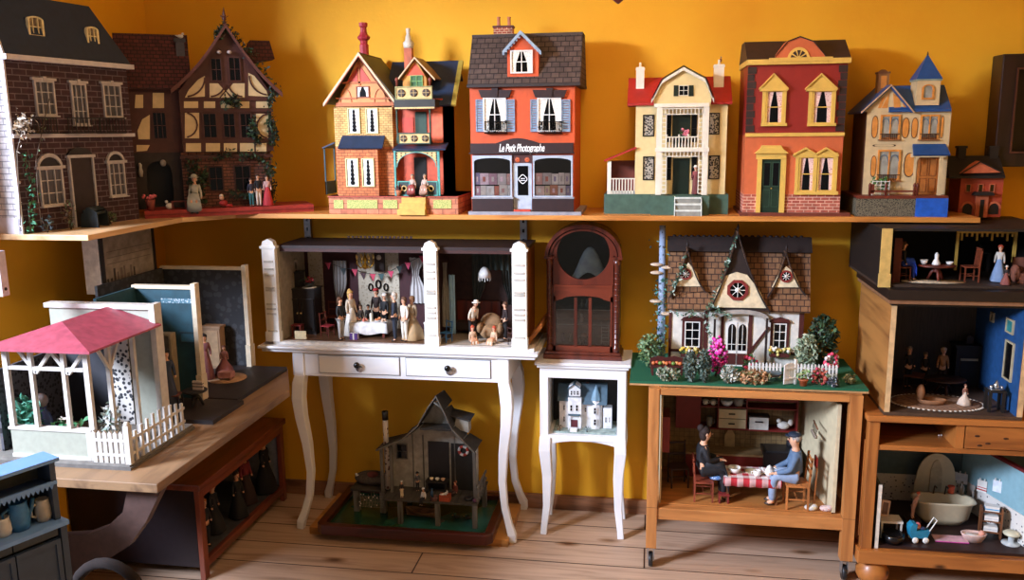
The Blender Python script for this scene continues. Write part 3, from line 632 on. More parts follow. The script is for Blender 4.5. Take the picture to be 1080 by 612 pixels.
 b = MB(); cxx, czz = (g[0]+g[2])/2, f.p(551, 189, y=-.004).z; b.ring([(cxx+.016*cos(t)*(1+.1*cos(4*t)), czz+.016*sin(t)*(1+.1*cos(4*t))) for t in [2*pi*i/24 for i in range(24)]], [(cxx+.0135*cos(t)*(1+.1*cos(4*t)), czz+.0135*sin(t)*(1+.1*cos(4*t))) for t in [2*pi*i/24 for i in range(24)]], -.0055, -.0044, mat('#e8e8e8'))
 b.box(cxx-.008, -.0052, czz+.001, cxx+.008, -.0044, czz+.0035, mat('#d8d8d8')).box(cxx-.01, -.0052, czz-.006, cxx+.01, -.0044, czz-.0035, mat('#d8d8d8')); b.build('door_plate', dr)
 MB().box(X0+.003, -.02, .012, X1-.003, .001, .019, mat('#b83c24')).build('door_step', T)
 b = MB(); a = h.Q(540.5, 162, 561.5, 172, -.004); b.box(a[0], -.005, a[1], a[2], .001, a[3], mat('#4a1c14'))
 for sx in (-1, 1):
  for r_ in (.008, .005, .003):
   cx0 = (a[0]+a[2])/2+sx*.018; b.tube([(cx0+r_*cos(t), -.006, a[1]+.012+r_*sin(t)) for t in [2*pi*i/10 for i in range(11)]], .0011, mat('#d8683a'), 4)
 b.build('door_ornament', T)
 shut = mat('#7f93a8', .5, stretch=(1, 1, 5), var=.25)
 for (x0, x1, s0, s1) in ((510, 534, 502, 543), (567, 592, 559.5, 601.5)):
  q = h.Q(x0, 103, x1, 139, 0); window(T, q, 0, WHITE, 2, 2, .005, .003, .008, curtain=LACE)
  for a, c in ((s0, x0-.3), (x1+.3, s1)):
   b = MB(); g = h.Q(a, 105, c, 139, -.004); b.rring(g, .004, -.008, 0, shut)
   n = 12
   for i in range(n): z = g[1]+.004+(g[3]-g[1]-.008)*i/n; b.box(g[0]+.003, -.006, z, g[2]-.003, -.001, z+(g[3]-g[1])/n*.7, shut)
   b.build('shutter', T)
  b = MB(); g = h.Q(x0+1, 128, x1+.5, 141, -.02)
  b.box(g[0], -.022, g[1], g[2], -.003, g[1]+.004, BLACKG).box(g[0], -.022, g[3]-.003, g[2], -.019, g[3], BLACKG)
  for i in range(13): x = g[0]+(g[2]-g[0])*i/12; b.box(x-.0009, -.0215, g[1], x+.0009, -.0195, g[3], BLACKG)
  for xx in (g[0], g[2]-.003): b.box(xx, -.02, g[3]-.003, xx+.003, 0, g[3], BLACKG)
  b.leaves(40, lambda: (rnd.uniform(g[0], g[2]), rnd.uniform(-.018, -.006), rnd.uniform(g[1]+.003, g[3]+.004)), .006, [mat('#2a2a1c'), mat('#3a3024')]); b.build('window_basket', T)
  b = MB(); p0 = f.pl([(x0-2, 103), (x1+3, 103), (x1+6, 95), (x0-5, 95)], 0); b.prism(p0, -.012, .001, brn); c1 = h.Q((x0+x1)/2-3, 93, (x0+x1)/2+4, 103, 0); b.prism([(c1[0]+.003, c1[1]), (c1[2]-.003, c1[1]), (c1[2], c1[3]), (c1[0], c1[3])], -.016, .001, brn); b.build('lintel', T)
 sh = brick('#5a4a42', '#4a3c36', '#201814', .03, .019, .0016, .85, bump=.8, roof=True)
 A = f.p(500.5, 38, y=.09); B_ = f.p(612, 36, y=.09); e = h.Q(493, 82, 613, 91, -.015)
 zt = (A.z+B_.z)/2; xl, xr = q[0], q[2]
 b = MB(); X0, X1 = e[0], f.p(612, 87, y=-.015).x; ze = (e[1]+e[3])/2-.008
 b.prism([(-.02, ze), (.085, zt), (.19, zt), (yb+.015, ze)], X0, X1, sh, 'x'); b.prism([(-.024, ze-.008), (-.024, ze+.002), (yb+.02, ze+.002), (yb+.02, ze-.008)], X0-.001, X1+.001, mat('#2c211d'), 'x'); b.box(X0, .08, zt-.004, X1, .195, zt+.005, mat('#3a2d28')); b.build('roof', T)
 yd = -.004; d = h.Q(535, 55, 568, 81, yd); e1 = f.p(530, 54, y=yd-.012); e2 = f.p(571, 54, y=yd-.012); ap = f.p(549, 32, y=yd-.012)
 b = MB().prism([(d[0], d[1]), (d[2], d[1]), (d[2], e1.z), (ap.x, ap.z-.014), (d[0], e1.z)], yd, .1, org); b.build('dormer', T)
 window(T, h.Q(538.5, 53, 562, 77.5, yd), yd, WHITE, 2, 2, .005, .003, .008, curtain=LACE)
 bl = mat('#93a9bd', .5); b = MB(); gable_roof(b, e1.x, e2.x, ap.x, e1.z, ap.z, yd-.01, .1, mat('#3c302b')); b.build('dormer_roof', T)
 b = MB(); barge(b, [(e1.x, e1.z), (ap.x, ap.z), (e2.x, e2.z)], .014, yd-.018, yd-.01, bl)
 for i in range(15):
  t = (i+.5)/15; x = e1.x+(e2.x-e1.x)*t; z = e1.z+(ap.z-e1.z)*(1-abs(2*t-1)); b.prism(arcp(x, z-.013, .0035, .006, 180, 360, 6), yd-.017, yd-.011, bl)
 b.build('bargeboard', T)
 b = MB(); c = h.Q(521, 27, 541, 40, .12); b.box(c[0], .11, c[1]-.02, c[2], .15, c[3]-.005, brick('#a5482c', '#8f3a24', '#d0b090', .018, .008, .001)); b.box(c[0]-.003, .107, c[3]-.008, c[2]+.003, .153, c[3]-.001, mat('#5a2a20'))
 b = b.build('chimney', T); p = MB()
 for cx_ in (526, 537): a = f.p(cx_, 27, y=.13); p.lathe([(.0075, 0), (.006, .004), (.006, .026), (.0072, .027), (.0072, .031), (.004, .031)], (a.x, .13, a.z), mat('#c47a5a'), 10)
 p.build('pots', b)
 return h
SHOP = shophouse()
def creamhouse():
 h = Hs('dollhouse', 'cream dollhouse with red roof, white lattice porch and green plinth', 'dollhouse', onshelf(720, -.29)); f, T = h.f, h.T
 yb = .25; crm = mat('#d9c48c', .55, var=.06); wht = mat('#ded8c6', .5, var=.06); grn = mat('#3f5a4c', .5); red = mat('#a31f1c', .5, var=.1); gd = mat('#142118', .35)
 yw = .04; yp = 0
 b = MB(); q = h.Q(637, 205, 768, 222, yw-.01); b.box(q[0], yw-.012, 0, q[2], yb, q[3], grn); c = h.Q(686, 207, 748, 222, -.012); b.box(c[0], -.014, 0, c[2], yw, q[3]-.002, grn); b.build('base', T); zb = q[3]
 q = h.Q(670, 109, 766, 205, yw); ze = q[3]; MB().box(q[0], yw, zb, q[2], yb, ze, crm).build('wall', T); wq = q
 b = MB(); a = h.Q(662, 81, 772.5, 110, yw); zt = f.p(718, 81, y=.12).z; b.prism([(yw-.015, ze-.006), (yw-.015, ze+.002), (.14, zt), (.15, zt), (yb+.01, ze+.002), (yb+.01, ze-.006)], a[0], a[2], red, 'x'); b.build('roof', T)
 gp = [(687, 104), (698, 83), (721, 69), (745, 82), (753, 103)]; G = f.pl(gp, yp-.01)
 b = MB(); base = f.p(720, 112, y=yp).z; b.prism([(G[0][0]+.01, base), (G[-1][0]-.01, base), (G[-1][0]-.008, G[-1][1]), (G[3][0]-.004, G[3][1]-.008), (G[2][0], G[2][1]-.01), (G[1][0]+.004, G[1][1]-.008), (G[0][0]+.008, G[0][1])], yp, .14, crm); b.build('gable', T)
 b = MB(); barge(b, G, .017, yp-.016, yp-.004, wht)
 for p, r_ in zip(G, G[1:]): b.roof_slab((p[0], yp-.016, p[1]), (r_[0], yp-.016, r_[1]), (r_[0], .14, r_[1]), (p[0], .14, p[1]), .005, wht)
 b.build('gable_trim', T)
 w = window(T, h.Q(716, 90, 726, 101, yp), yp, wht, 2, 2, .002, .0015, .004)
 b = MB(); h.R(b, gd, 710.5, 90, 715.5, 101.5, yp-.004, yp); h.R(b, gd, 726.5, 90, 731.5, 101.5, yp-.004, yp); b.build('shutter', T)
 b = MB(); c = h.Q(690, 109, 748, 113, yp-.004); b.box(c[0], yp-.008, c[1], c[2], yw, c[3], wht); b.build('cornice', T)
 for xx in ((692, 698), (741, 747)): h.box('post', wht, xx[0], 112, xx[1], 205, yp-.004, yp+.006, zb, bevel=.001)
 def lattice(x0, y0, x1, y1, nx, nz, nm='lattice'):
  b = MB(); q = h.Q(x0, y0, x1, y1, yp)
  for i in range(nx+1): x = q[0]+(q[2]-q[0])*i/nx; b.box(x-.0016, yp-.003, q[1], x+.0016, yp+.002, q[3], wht)
  for i in range(nz+1): z = q[1]+(q[3]-q[1])*i/nz; b.box(q[0], yp-.0035, z-.0016, q[2], yp+.0015, z+.0016, wht)
  b.build(nm, T)
 lattice(698, 114.5, 741, 120.5, 11, 1); lattice(698, 120.5, 702.5, 156, 1, 8); lattice(736.5, 120.5, 741, 156, 1, 8)
 lattice(698, 160, 741, 165, 11, 1); lattice(698, 165, 702.5, 204, 1, 9); lattice(736.5, 165, 741, 204, 1, 9)
 b = MB(); c = h.Q(691, 156, 748, 160, yp-.004); b.box(c[0], yp-.008, c[1], c[2], yw, c[3], wht); b.build('balcony_floor', T)
 b = MB(); c = h.Q(702, 144, 737, 156.5, yp-.004); b.box(c[0], yp-.006, c[3]-.004, c[2], yp+.002, c[3], wht).box(c[0], yp-.005, c[1], c[2], yp+.001, c[1]+.003, wht)
 for i in range(11): x = c[0]+.003+(c[2]-c[0]-.006)*i/10; b.lathe([(.0022, 0), (.003, .01), (.0016, .022), (.0024, c[3]-c[1]-.002)], (x, yp-.002, c[1]), wht, 6)
 for i in (0, 4, 7, 10): x = c[0]+.003+(c[2]-c[0]-.006)*i/10; b.ball((x, yp-.002, c[3]+.004), .004, wht, 8, 6)
 b.build('balustrade', T)
 h.box('door', gd, 709, 120, 728, 156, yw-.003, yw+.001); h.box('door', gd, 709.5, 167, 727, 205, yw-.003, yw+.001, zb)
 dk = mat('#1c1510', .3)
 for (x0, y0, x1, y1) in ((678, 121, 690, 144), (678, 165, 690, 190), (747, 119, 759, 142), (747, 164, 759, 189)):
  window(T, h.Q(x0, y0, x1, y1, yw), yw, dk, 1, 1, .004, .002, .004, pane=spots('#a49c8c', '#1f1c18', 150, .45))
 for (x0, y0, x1, y1) in ((703, 121, 708, 150), (729, 121, 735, 150), (703, 165, 708, 190), (729, 165, 735, 190)): window(T, h.Q(x0, y0, x1, y1, yw), yw, dk, 1, 2, .002, .001, .003)
 b = MB(); q = h.Q(637, 166, 671, 205, yw); r0 = f.p(637, 169, y=yw-.01); r1 = f.p(671, 155, y=yw-.01)
 b.roof_slab((r0.x, yw-.015, r0.z), (r1.x, yw-.015, r1.z), (r1.x, .2, r1.z), (r0.x, .2, r0.z), .006, red); b.build('side_roof', T)
 pq = h.Q(640.5, 170, 644.5, 205, yw); b = MB().box(pq[0], yw-.004, zb, pq[2], yw+.006, pq[3], wht); b.build('post', T)
 b = MB(); c = h.Q(642, 188, 670, 205, yw); b.box(c[0], yw-.003, c[3]-.004, c[2], yw+.003, c[3], wht).box(c[0], yw-.002, zb, c[2], yw+.002, zb+.012, wht)
 for i in range(9): x = c[0]+.006+(c[2]-c[0]-.01)*i/8; b.box(x-.002, yw-.002, zb, x+.002, yw+.001, c[3], wht)
 b.build('balustrade', T); c = h.Q(644, 168, 671, 205, yw+.12); MB().box(c[0], yw+.12, zb, c[2], yw+.125, c[3]-.005, mat('#7a3a2a')).build('porch_back', T)
 for x0, x1, y0 in ((671, 679.5, 71), (753, 763.5, 68)):
  b = MB(); c = h.Q(x0, y0, x1, 86, .1); b.box(c[0], .09, c[1]-.03, c[2], .12, c[3], wht).box(c[0]-.002, .087, c[3]-.01, c[2]+.002, .123, c[3]-.003, wht)
  b = b.build('chimney', T); MB().lathe([(.006, 0), (.004, .006), (.0045, .016), (.003, .017)], ((c[0]+c[2])/2, .105, c[3]), wht, 8).build('pot', b)
 a = f.p(760, 66, y=.105); bm_ = MB().ball((a.x, .105, a.z+.008), (.005, .004, .007), mat('#7a4a2a')).ball((a.x+.001, .103, a.z+.018), .0035, mat('#b08a6a')); bm_.tube([(a.x-.003, .105, a.z+.008), (a.x-.007, .105, a.z)], .0015, mat('#7a4a2a'), 5); bd = bm_.build('weather_bird', T)
 b = MB(); lb = mat('#cfd6cf', .5)
 for k in range(3):
  a = h.Q(712, 207, 739, 224, -.02); b.box(a[0], -.045+.012*k, zb*(k+1)/3.3-.006, a[2], -.014, zb*(k+1)/3.3, lb); b.box(a[0]+.002, -.042+.012*k, 0, a[2]-.002, -.038+.012*k, zb*(k+1)/3.3-.006, mat('#8a8a80'))
 for xx in (a[0]-.003, a[2]): b.prism([(-.046, 0), (-.046, zb*.28), (-.016, zb*.93), (-.014, 0)], xx, xx+.003, lb, 'x')
 b.build('steps', T)
 return h, zb, yp, yw
CREAMH = creamhouse()
def redhouse():
 h = Hs('dollhouse', 'red and salmon town dollhouse with yellow window frames and a green door', 'dollhouse', onshelf(838, -.3)); f, T = h.f, h.T
 yb = .27; red = mat('#8c231c', .5, var=.06); sal = mat('#c4643a', .55, var=.06); yel = mat('#d6b256', .5, var=.06); dkb = mat('#2e1c18', .6)
 b = MB(); q = h.Q(781, 218, 897, 222, -.015); b.box(q[0], -.015, 0, q[2], yb, .012, mat('#6a3020')); b.build('base', T)
 q = h.Q(786.5, 142, 890, 218, 0); zm = q[3]; qq = h.Q(788, 66, 892, 142, 0); zc = qq[3]; zk = h.Q(787, 205, 889, 217, 0)[3]
 x0, x1 = qq[0], qq[2]
 MB().box(x0, 0, zm, x1, yb, zc, red).box(x0, 0, zk, x1, yb, zm, sal).box(x0-.001, -.002, .012, x1+.001, yb, zk, brick('#b5604a', '#a04a3a', '#d8a890', .028, .011, .0016)).build('wall', T)
 b = MB(); b9 = MB()
 for i in range(9):
  z = zm+.01+(zc-zm-.02)*i/9; hh = (zc-zm-.02)/9; w = .022 if i % 2 else .028
  b.box(x0-.001, -.003, z, x0+w, .003, z+hh*.92, dkb); b9.box(x1-w, -.003, z, x1+.001, .003, z+hh*.92, dkb)
 b.build('quoins', T); b9.build('quoins', T)
 b = MB().box(x0-.002, -.008, zm-.006, x1+.002, .002, zm+.006, yel).build('string_course', T)
 MB().box(x0-.006, -.016, zc-.006, x1+.008, yb, zc+.012, yel).build('cornice', T)
 b = MB(); zt = f.p(840, 43, y=.1).z; b.prism([(-.01, zc+.012), (.1, zt), (.2, zt), (yb+.005, zc+.012)], x0-.006, x1+.008, dkb, 'x'); b.build('roof', T)
 pp = [(815, 65), (820, 56), (831, 43), (844, 38), (858, 43), (869, 56), (874, 65)]; G = f.pl(pp, -.012)
 b = MB().prism(G, -.012, .11, sal); barge(b, G, .004, -.016, -.011, dkb); b.box(G[0][0]-.012, -.02, zc+.004, G[-1][0]+.012, 0, zc+.016, yel); b.build('pediment', T)
 c = f.p(842, 63.5, y=-.013); r = f.p(854, 63, y=-.013).x-c.x; b = MB(); o = arcp(c.x, c.z, r, r*1.15, 0, 180, 12); b.prism(o+[(c.x-r, c.z-.003), (c.x+r, c.z-.003)], -.017, -.011, yel)
 for i in range(5): a = radians(18+36*i); b.prism([(c.x+.008*cos(a-.15), c.z+.006+.008*sin(a-.15)), (c.x+r*.75*cos(a-.22), c.z+.003+r*.82*sin(a-.22)), (c.x+r*.75*cos(a+.22), c.z+.003+r*.82*sin(a+.22)), (c.x+.008*cos(a+.15), c.z+.006+.008*sin(a+.15))], -.018, -.0165, dkb)
 b.build('fanlight', T)
 cur = spots('#e6c8c0', '#b86a6a', 200, .25)
 for (xa, xb) in ((803, 830), (852, 882)):
  g = h.Q(xa+4, 95, xb-4, 131, 0); window(T, g, 0, yel, 1, 2, .006, .003, .01, curtain=cur)
  b = MB(); h.R(b, yel, xa+1, 95, xa+4.5, 131, -.012, 0); h.R(b, yel, xb-4.5, 95, xb-1, 131, -.012, 0); h.R(b, yel, xa, 130, xb, 133, -.016, 0); h.R(b, yel, xa-1, 92, xb+1, 96, -.018, 0)
  h.PR(b, yel, [(xa-1, 92), (xb+1, 92), ((xa+xb)/2, 78)], -.014, 0); G = f.pl([(xa-2, 93), ((xa+xb)/2, 77), (xb+2, 93)], -.02); barge(b, G, .005, -.02, 0, yel); b.build('window_surround', T)
 b = MB(); d = h.Q(803, 167, 823, 217, 0); dg_ = mat('#1d3226', .35)
 dr = MB().box(d[0], -.004, .012, d[2], .001, d[3], dg_); pz = [(.1, .42), (.48, .93)]
 for a in (0, 1):
  for (u, v_) in pz: W = d[2]-d[0]; Z = d[3]-.012; dr.rring((d[0]+W*(.08+.46*a), .012+Z*u, d[0]+W*(.46+.46*a), .012+Z*v_), .002, -.006, -.003, mat('#2c4a38'))
 dr = dr.build('door', T); k = MB()
 for a in (0, 1): W = d[2]-d[0]; Z = d[3]-.012; k.box(d[0]+W*(.1+.46*a), -.0045, .012+Z*.5, d[0]+W*(.44+.46*a), -.0035, .012+Z*.91, BLACKG)
 k.build('pane', dr); MB().ball((d[0]+(d[2]-d[0])*.52, -.008, .012+(d[3])*.42), .003, mat('#c9a040', .3, .8)).build('knob', dr)
 b = MB(); h.R(b, yel, 798.5, 163, 803, 217, -.012, 0, .012); h.R(b, yel, 823, 163, 828.5, 217, -.012, 0, .012); h.R(b, yel, 798, 161, 829, 168, -.014, 0); h.PR(b, yel, [(796, 162), (832, 162), (826, 157), (824, 153.5), (804, 153.5), (802, 157)], -.024, 0); b.build('door_surround', T)
 for (xa, xb) in ((842, 858.5), (861.5, 879)):
  window(T, h.Q(xa, 165, xb, 202, 0), 0, yel, 1, 2, .005, .003, .01, curtain=cur)
 b = MB(); h.R(b, yel, 839, 163, 842, 204, -.012, 0); h.R(b, yel, 858.5, 163, 861.5, 204, -.012, 0); h.R(b, yel, 879, 163, 883, 204, -.012, 0); h.R(b, yel, 838, 202, 884, 205.5, -.018, 0); h.R(b, yel, 838, 161, 884, 166, -.014, 0)
 G = f.pl([(837, 163), (850.5, 155.5), (861, 162), (872, 155.5), (885, 163)], -.02); barge(b, G, .006, -.02, 0, yel); h.PR(b, yel, [(839, 163), (860, 163), (850.5, 157)], -.012, 0); h.PR(b, yel, [(861, 163), (883, 163), (872, 157)], -.012, 0); b.build('window_surround', T)
 return h
REDH = redhouse()
def bluehouse():
 h = Hs('dollhouse', 'cream papered dollhouse with blue roof and pointed turret at the right of the shelf', 'dollhouse', onshelf(955, -.29)); f, T = h.f, h.T
 yb = .24; crm = mat('#cdb88c', .55, var=.08); blu = mat('#1f4b86', .45, var=.12); org = mat('#d08a3e', .55); lnm = mat('#4a3020', .6); gw = mat('#9a9a8e', .4, var=.2); redb = mat('#6a2c1c', .5)
 yw = .04
 b = MB(); q = h.Q(903, 209, 968, 222, -.02); c = h.Q(966, 209, 1000, 223, -.024); zb = q[3]
 b.box(q[0], -.02, 0, q[2], yb, zb, spots('#6a6450', '#1c1a18', 220, .35)).box(c[0], -.024, 0, c[2], yb, zb, mat('#1f5cc0', .4, var=.2)); b.box(q[0], -.022, zb-.002, c[2], yb, zb+.008, redb); b.build('base', T); zb += .008
 q = h.Q(912, 117, 1000, 206, yw); ze = q[3]; x0, x1 = q[0], q[2]
 b = MB().box(x0, yw, zb, x1, yb, ze, crm); b.build('wall', T)
 MB().box(x0-.0015, yw, zb, x0, yb, ze, mat('#5c3a26')).build('side_wall', T)
 e1 = f.p(908, 118, y=yw-.015); e2 = f.p(964, 118, y=yw-.015); ap = f.p(940, 89, y=yw-.015)
 b = MB().prism(f.pl([(912, 118), (962, 118), (940, 92)], yw-.004), yw-.004, yb, crm); b.build('gable', T)
 b = MB(); gable_roof(b, e1.x, e2.x, ap.x, e1.z, ap.z, yw-.018, yb, blu, .008); A = f.p(1003, 90, y=.12); xr = f.p(1003, 117, y=yw-.01).x
 zr = f.p(970, 90, y=.12).z; b.prism([(yw-.015, ze-.004), (yw-.015, ze+.004), (.12, zr), (.13, zr), (yb+.01, ze)], ap.x, xr, blu, 'x'); b.build('roof', T)
 b = MB(); barge(b, [(e1.x, e1.z), (ap.x, ap.z), (e2.x, e2.z)], .006, yw-.022, yw-.016, mat('#b99a78')); b.build('bargeboard', T)
 for pts in ([(930, 114), (936, 114), (938, 98)], [(926, 114), (929, 114), (934, 102), (930, 104)], [(943, 114), (950, 114), (949, 104), (942, 98)], [(953, 114), (957, 114), (952, 106)]): h.PR(MB(), org, pts, yw-.006, yw-.003).build('printed_panel', T)
 for (xa, ya, xb, yc) in ((919, 122, 926, 146), (951, 124, 959, 146), (961, 124, 968, 146), (918, 164, 924, 187), (953, 161, 965, 187), (992, 122, 995, 146), (920, 152, 945, 155)):
  g = h.Q(xa, ya, xb, yc, yw); n = min((g[2]-g[0])/2, .012); xm = (g[0]+g[2])/2
  o = [(xm+(g[2]-g[0])/2*cos(t), (g[1]+g[3])/2+((g[3]-g[1])/2)*(abs(sin(t))**.6)*(1 if sin(t) > 0 else -1)) for t in [2*pi*i/16 for i in range(16)]]
  b = MB().prism(o, yw-.0016, yw+.001, lnm); b.prism([(xm+(a-xm)*.82, (g[1]+g[3])/2+(z-(g[1]+g[3])/2)*.92) for a, z in o], yw-.0024, yw, org if xa != 920 else mat('#c9b489')); b.build('printed_panel', T)
 for (xa, ya, xb, yc) in ((928, 121, 949, 147), (970, 121, 990, 147), (925, 158, 949, 190)):
  g = h.Q(xa, ya, xb, yc, yw); w = window(T, g, yw, org, 2, 1, .006, .004, .006, pane=gw, sill=mat('#8a5a34')); b = MB(); W = g[2]-g[0]
  for k in (0, 1): b.tube([(g[0]+W*(.27+.46*k)+W*.18*cos(t), yw-.004, g[1]+(g[3]-g[1])*.62+W*.3*sin(t)) for t in [pi*i/8 for i in range(9)]], .0012, mat('#3a6a8a'), 4)
  for k in range(9): b.box(g[0]+.006+W*.09*k, yw-.009, g[1], g[0]+.008+W*.09*k, yw-.007, g[1]+.018, lnm)
  b.box(g[0], yw-.0095, g[1]+.017, g[2], yw-.0065, g[1]+.02, lnm); b.build('window_rail', w)
 d = h.Q(967, 162, 989, 206, yw); dr = MB().box(d[0], yw-.004, zb, d[2], yw+.001, d[3], mat('#a8672e', .5)); W = d[2]-d[0]; Z = d[3]-zb
 for a in (0, 1):
  for (u, v_) in ((.06, .4), (.46, .9)): dr.rring((d[0]+W*(.1+.44*a), zb+Z*u, d[0]+W*(.46+.44*a), zb+Z*v_), .002, yw-.006, yw-.003, mat('#7a4418'))
 dr.build('door', T)
 b = MB(); h.R(b, crm, 990, 162, 994, 206, yw-.03, yw-.024, zb); h.R(b, crm, 963, 162, 966, 206, yw-.004, yw, zb); c0 = h.Q(963, 162, 998, 166, yw-.03); b.box(c0[0], yw-.032, c0[1], c0[2], yw, c0[3], crm)
 for xx in (966, 991): g = f.p(xx, 170, y=yw-.03); b.prism([(g.x, g.z+.02), (g.x+.014, g.z+.02), (g.x, g.z-.006)], yw-.031, yw-.025, crm)
 b.build('porch', T); b = MB(); A0 = h.Q(963, 152, 1002, 163, yw-.03); b.roof_slab((A0[0], yw-.04, A0[1]), (A0[2], yw-.04, A0[1]), (A0[2]-.006, yw+.0, A0[3]), (A0[0]+.006, yw, A0[3]), .006, blu); b.build('porch_roof', T)
 b = MB(); yf_ = -.012
 for xx in (917, 934, 964, 967): g = f.p(xx, 205, y=yf_); b.lathe([(.004, 0), (.004, .03), (.006, .034), (.002, .044)], (g.x, yf_, zb), redb, 8)
 g0 = f.p(916, 200, y=yf_); g1 = f.p(966, 200, y=yf_); b.box(g0.x, yf_-.002, zb+.006, f.p(922, 200, y=yf_).x, yf_+.002, zb+.04, redb).box(g0.x, yf_-.002, zb+.012, g1.x, yf_+.002, zb+.018, redb); b.build('railing', T)
 t0 = h.Q(966.5, 84, 991, 111, yw-.005); xm = (t0[0]+t0[2])/2; w = (t0[2]-t0[0])/2; ty = yw-.008
 MB().box(t0[0], ty, t0[1], t0[2], ty+2*w, t0[3], crm).box(t0[0]-.004, ty-.004, t0[3]-.004, t0[2]+.004, ty+2*w+.004, t0[3]+.002, mat('#8a9a8a')).build('turret', T)
 window(T, h.Q(972, 89, 985, 105, ty), ty, org, 1, 1, .006, .002, .005, pane=gw, arch=.014)
 s0 = f.p(979, 57, y=ty+w); b = MB(); zt0 = t0[3]+.002; v = [(t0[0]-.005, ty-.005, zt0), (t0[2]+.005, ty-.005, zt0), (t0[2]+.005, ty+2*w+.005, zt0), (t0[0]-.005, ty+2*w+.005, zt0), (xm, ty+w, s0.z)]
 b.add(v, [(3, 2, 1, 0), (0, 1, 4), (1, 2, 4), (2, 3, 4), (3, 0, 4)], blu); b.lathe([(.002, -.01), (.003, .0), (.001, .008)], (xm, ty+w, s0.z), lnm, 6); b.build('spire', T)
 b = MB(); c = h.Q(926, 74, 937, 93, .1); b.box(c[0], .09, c[1]-.02, c[2], .13, c[3]-.006, mat('#8a6038')).box(c[0]-.003, .087, c[3]-.012, c[2]+.003, .133, c[3]-.006, mat('#6a4428')).prism([(c[0]+.003, c[3]-.006), (c[2]-.003, c[3]-.006), ((c[0]+c[2])/2+.006, c[3]+.002), ((c[0]+c[2])/2-.006, c[3]+.002)], .1, .12, mat('#6a4428')); b.box(c[0]+.008, .0885, c[1], c[2]-.008, .09, c[3]-.02, org); b.build('chimney', T)
 return h, zb
BLUEH = bluehouse()
def brickhouse():
 rz = radians(79); o = P(25, 247, z=SHZ); h = Hs('dollhouse', 'dark brick dollhouse with slate mansard roof at the near end of the left shelf', 'dollhouse', (o.x-.0, o.y, SHZ), rz); f, T = h.f, h.T
 D = .13; bk = brick('#43272e', '#35202a', '#6c6066', .05, .019, .0016, .8); slate = mat('#1d2e46', .6, var=.12, bump=.1); wht = mat('#cfcbd0', .5, var=.08); dk = mat('#14161c', .4); gw = mat('#b9b4b4', .5, var=.15)
 xr = f.p(140, 150, y=0).x; zt = (f.p(16, 60, y=0).z+f.p(136, 72, y=0).z)/2
 lb = brick('#d9d5d2', '#c9c5c6', '#8d8a90', .05, .019, .0016, .7)  # pale copy of the brick: window light on the near side put into colour
 MB().box(0, 0, 0, xr, D, zt, bk).build('wall', T)
 MB().box(-.003, .004, .0, 0, D, zt, lb).box(-.006, -.004, 0, .0, .012, zt, wht).box(-.006, 0, 0, 0, D, .05, wht).build('side_wall', T, label='brick side wall with the window light put into its pale colour')
 zk = max(f.p(3, 0, y=.045).z, zt+.2)
 b = MB(); b.prism([(-.02, zt), (-.014, zt+.012), (.045, zk), (D, zk), (D, zt)], -.006, xr*.80, slate, 'x')
 b.add([(xr*.8, -.014, zt+.012), (xr+.008, -.014, zt+.012), (xr*.8, .045, zk), (xr*.8, D, zk), (xr+.008, D, zt), (xr*.8, D, zt), (xr*.8, -.02, zt), (xr+.008, -.02, zt)], [(0, 1, 2), (1, 4, 3, 2), (3, 4, 5), (6, 7, 1, 0), (6, 5, 4, 7)], slate); b.build('mansard_roof', T)
 b = MB(); b.box(-.012, -.026, zt-.008, xr+.012, .01, zt+.008, wht); b.build('eaves', T)
 b = MB(); b.prism([(-.02, zt), (-.014, zt+.012), (.045, zk), (.053, zk), (-.006, zt+.004), (-.01, zt)], -.012, -.006, wht, 'x'); b.build('verge_board', T)
 zm = f.p(80, 143, y=0).z; MB().box(-.004, -.01, zm-.006, xr+.004, .002, zm+.006, wht).build('string_course', T)
 for (x0, y0, x1, y1) in ((32.5, 17, 49, 39), (94, 28, 106.5, 48)):
  q = h.Q(x0, y0, x1, y1, -.004); yy = .002+(q[1]-zt)*.2
  w = window(T, (q[0], q[1], q[2], q[3]), yy, CREAM, 3, 2, .007, .003, .01, pane=mat('#6a5a4a'), arch=.012, name='dormer_window'); MB().box(q[0], yy, q[1], q[2], yy+.05, q[3]-.006, slate).build('dormer_cheek', w)
 def win(x0, y0, x1, y1, arch):
  q = h.Q(x0, y0, x1, y1, 0); w = window(T, q, 0, gw, 3, 3, .006, .003, .008, pane=mat('#4a4a52', .3), sill=gw)
  b = MB()
  if arch: c = ((q[0]+q[2])/2, q[3]); r = (q[2]-q[0])/2+.004; arcband(b, arcp(c[0], c[1], r, r*.95, 0, 180, 10), arcp(c[0], c[1], r-.008, r*.7, 0, 180, 10), -.008, .001, gw); b.prism(arcp(c[0], c[1], r-.008, r*.7, 0, 180, 8), -.002, .001, dk); b.box(q[0]-.01, -.012, q[3]-.003, q[2]+.01, 0, q[3]+.006, gw)
  else: b.box(q[0]-.008, -.01, q[3], q[2]+.008, 0, q[3]+.008, gw).box((q[0]+q[2])/2-.006, -.012, q[3], (q[0]+q[2])/2+.006, 0, q[3]+.012, gw)
  b.build('window_head', T)
 for q in ((36, 85, 57, 122), (75, 88, 91, 132), (108, 89, 127, 124)): win(*q, False)
 for q in ((41, 177, 66, 217), (114, 171, 131, 207)): win(*q, True)
 b = MB()
 for (x0, x1) in ((72, 105), (36, 60), (106, 132)):
  q = h.Q(x0, 124, x1, 141, -.03); b.box(q[0], -.032, q[3]-.004, q[2], -.028, q[3], dk).box(q[0], -.032, q[1], q[2], 0, q[1]+.004, dk)
  for i in range(9): x = q[0]+(q[2]-q[0])*i/8; b.box(x-.001, -.031, q[1], x+.001, -.029, q[3], dk)
  b.build('balcony_rail', T); b = MB()
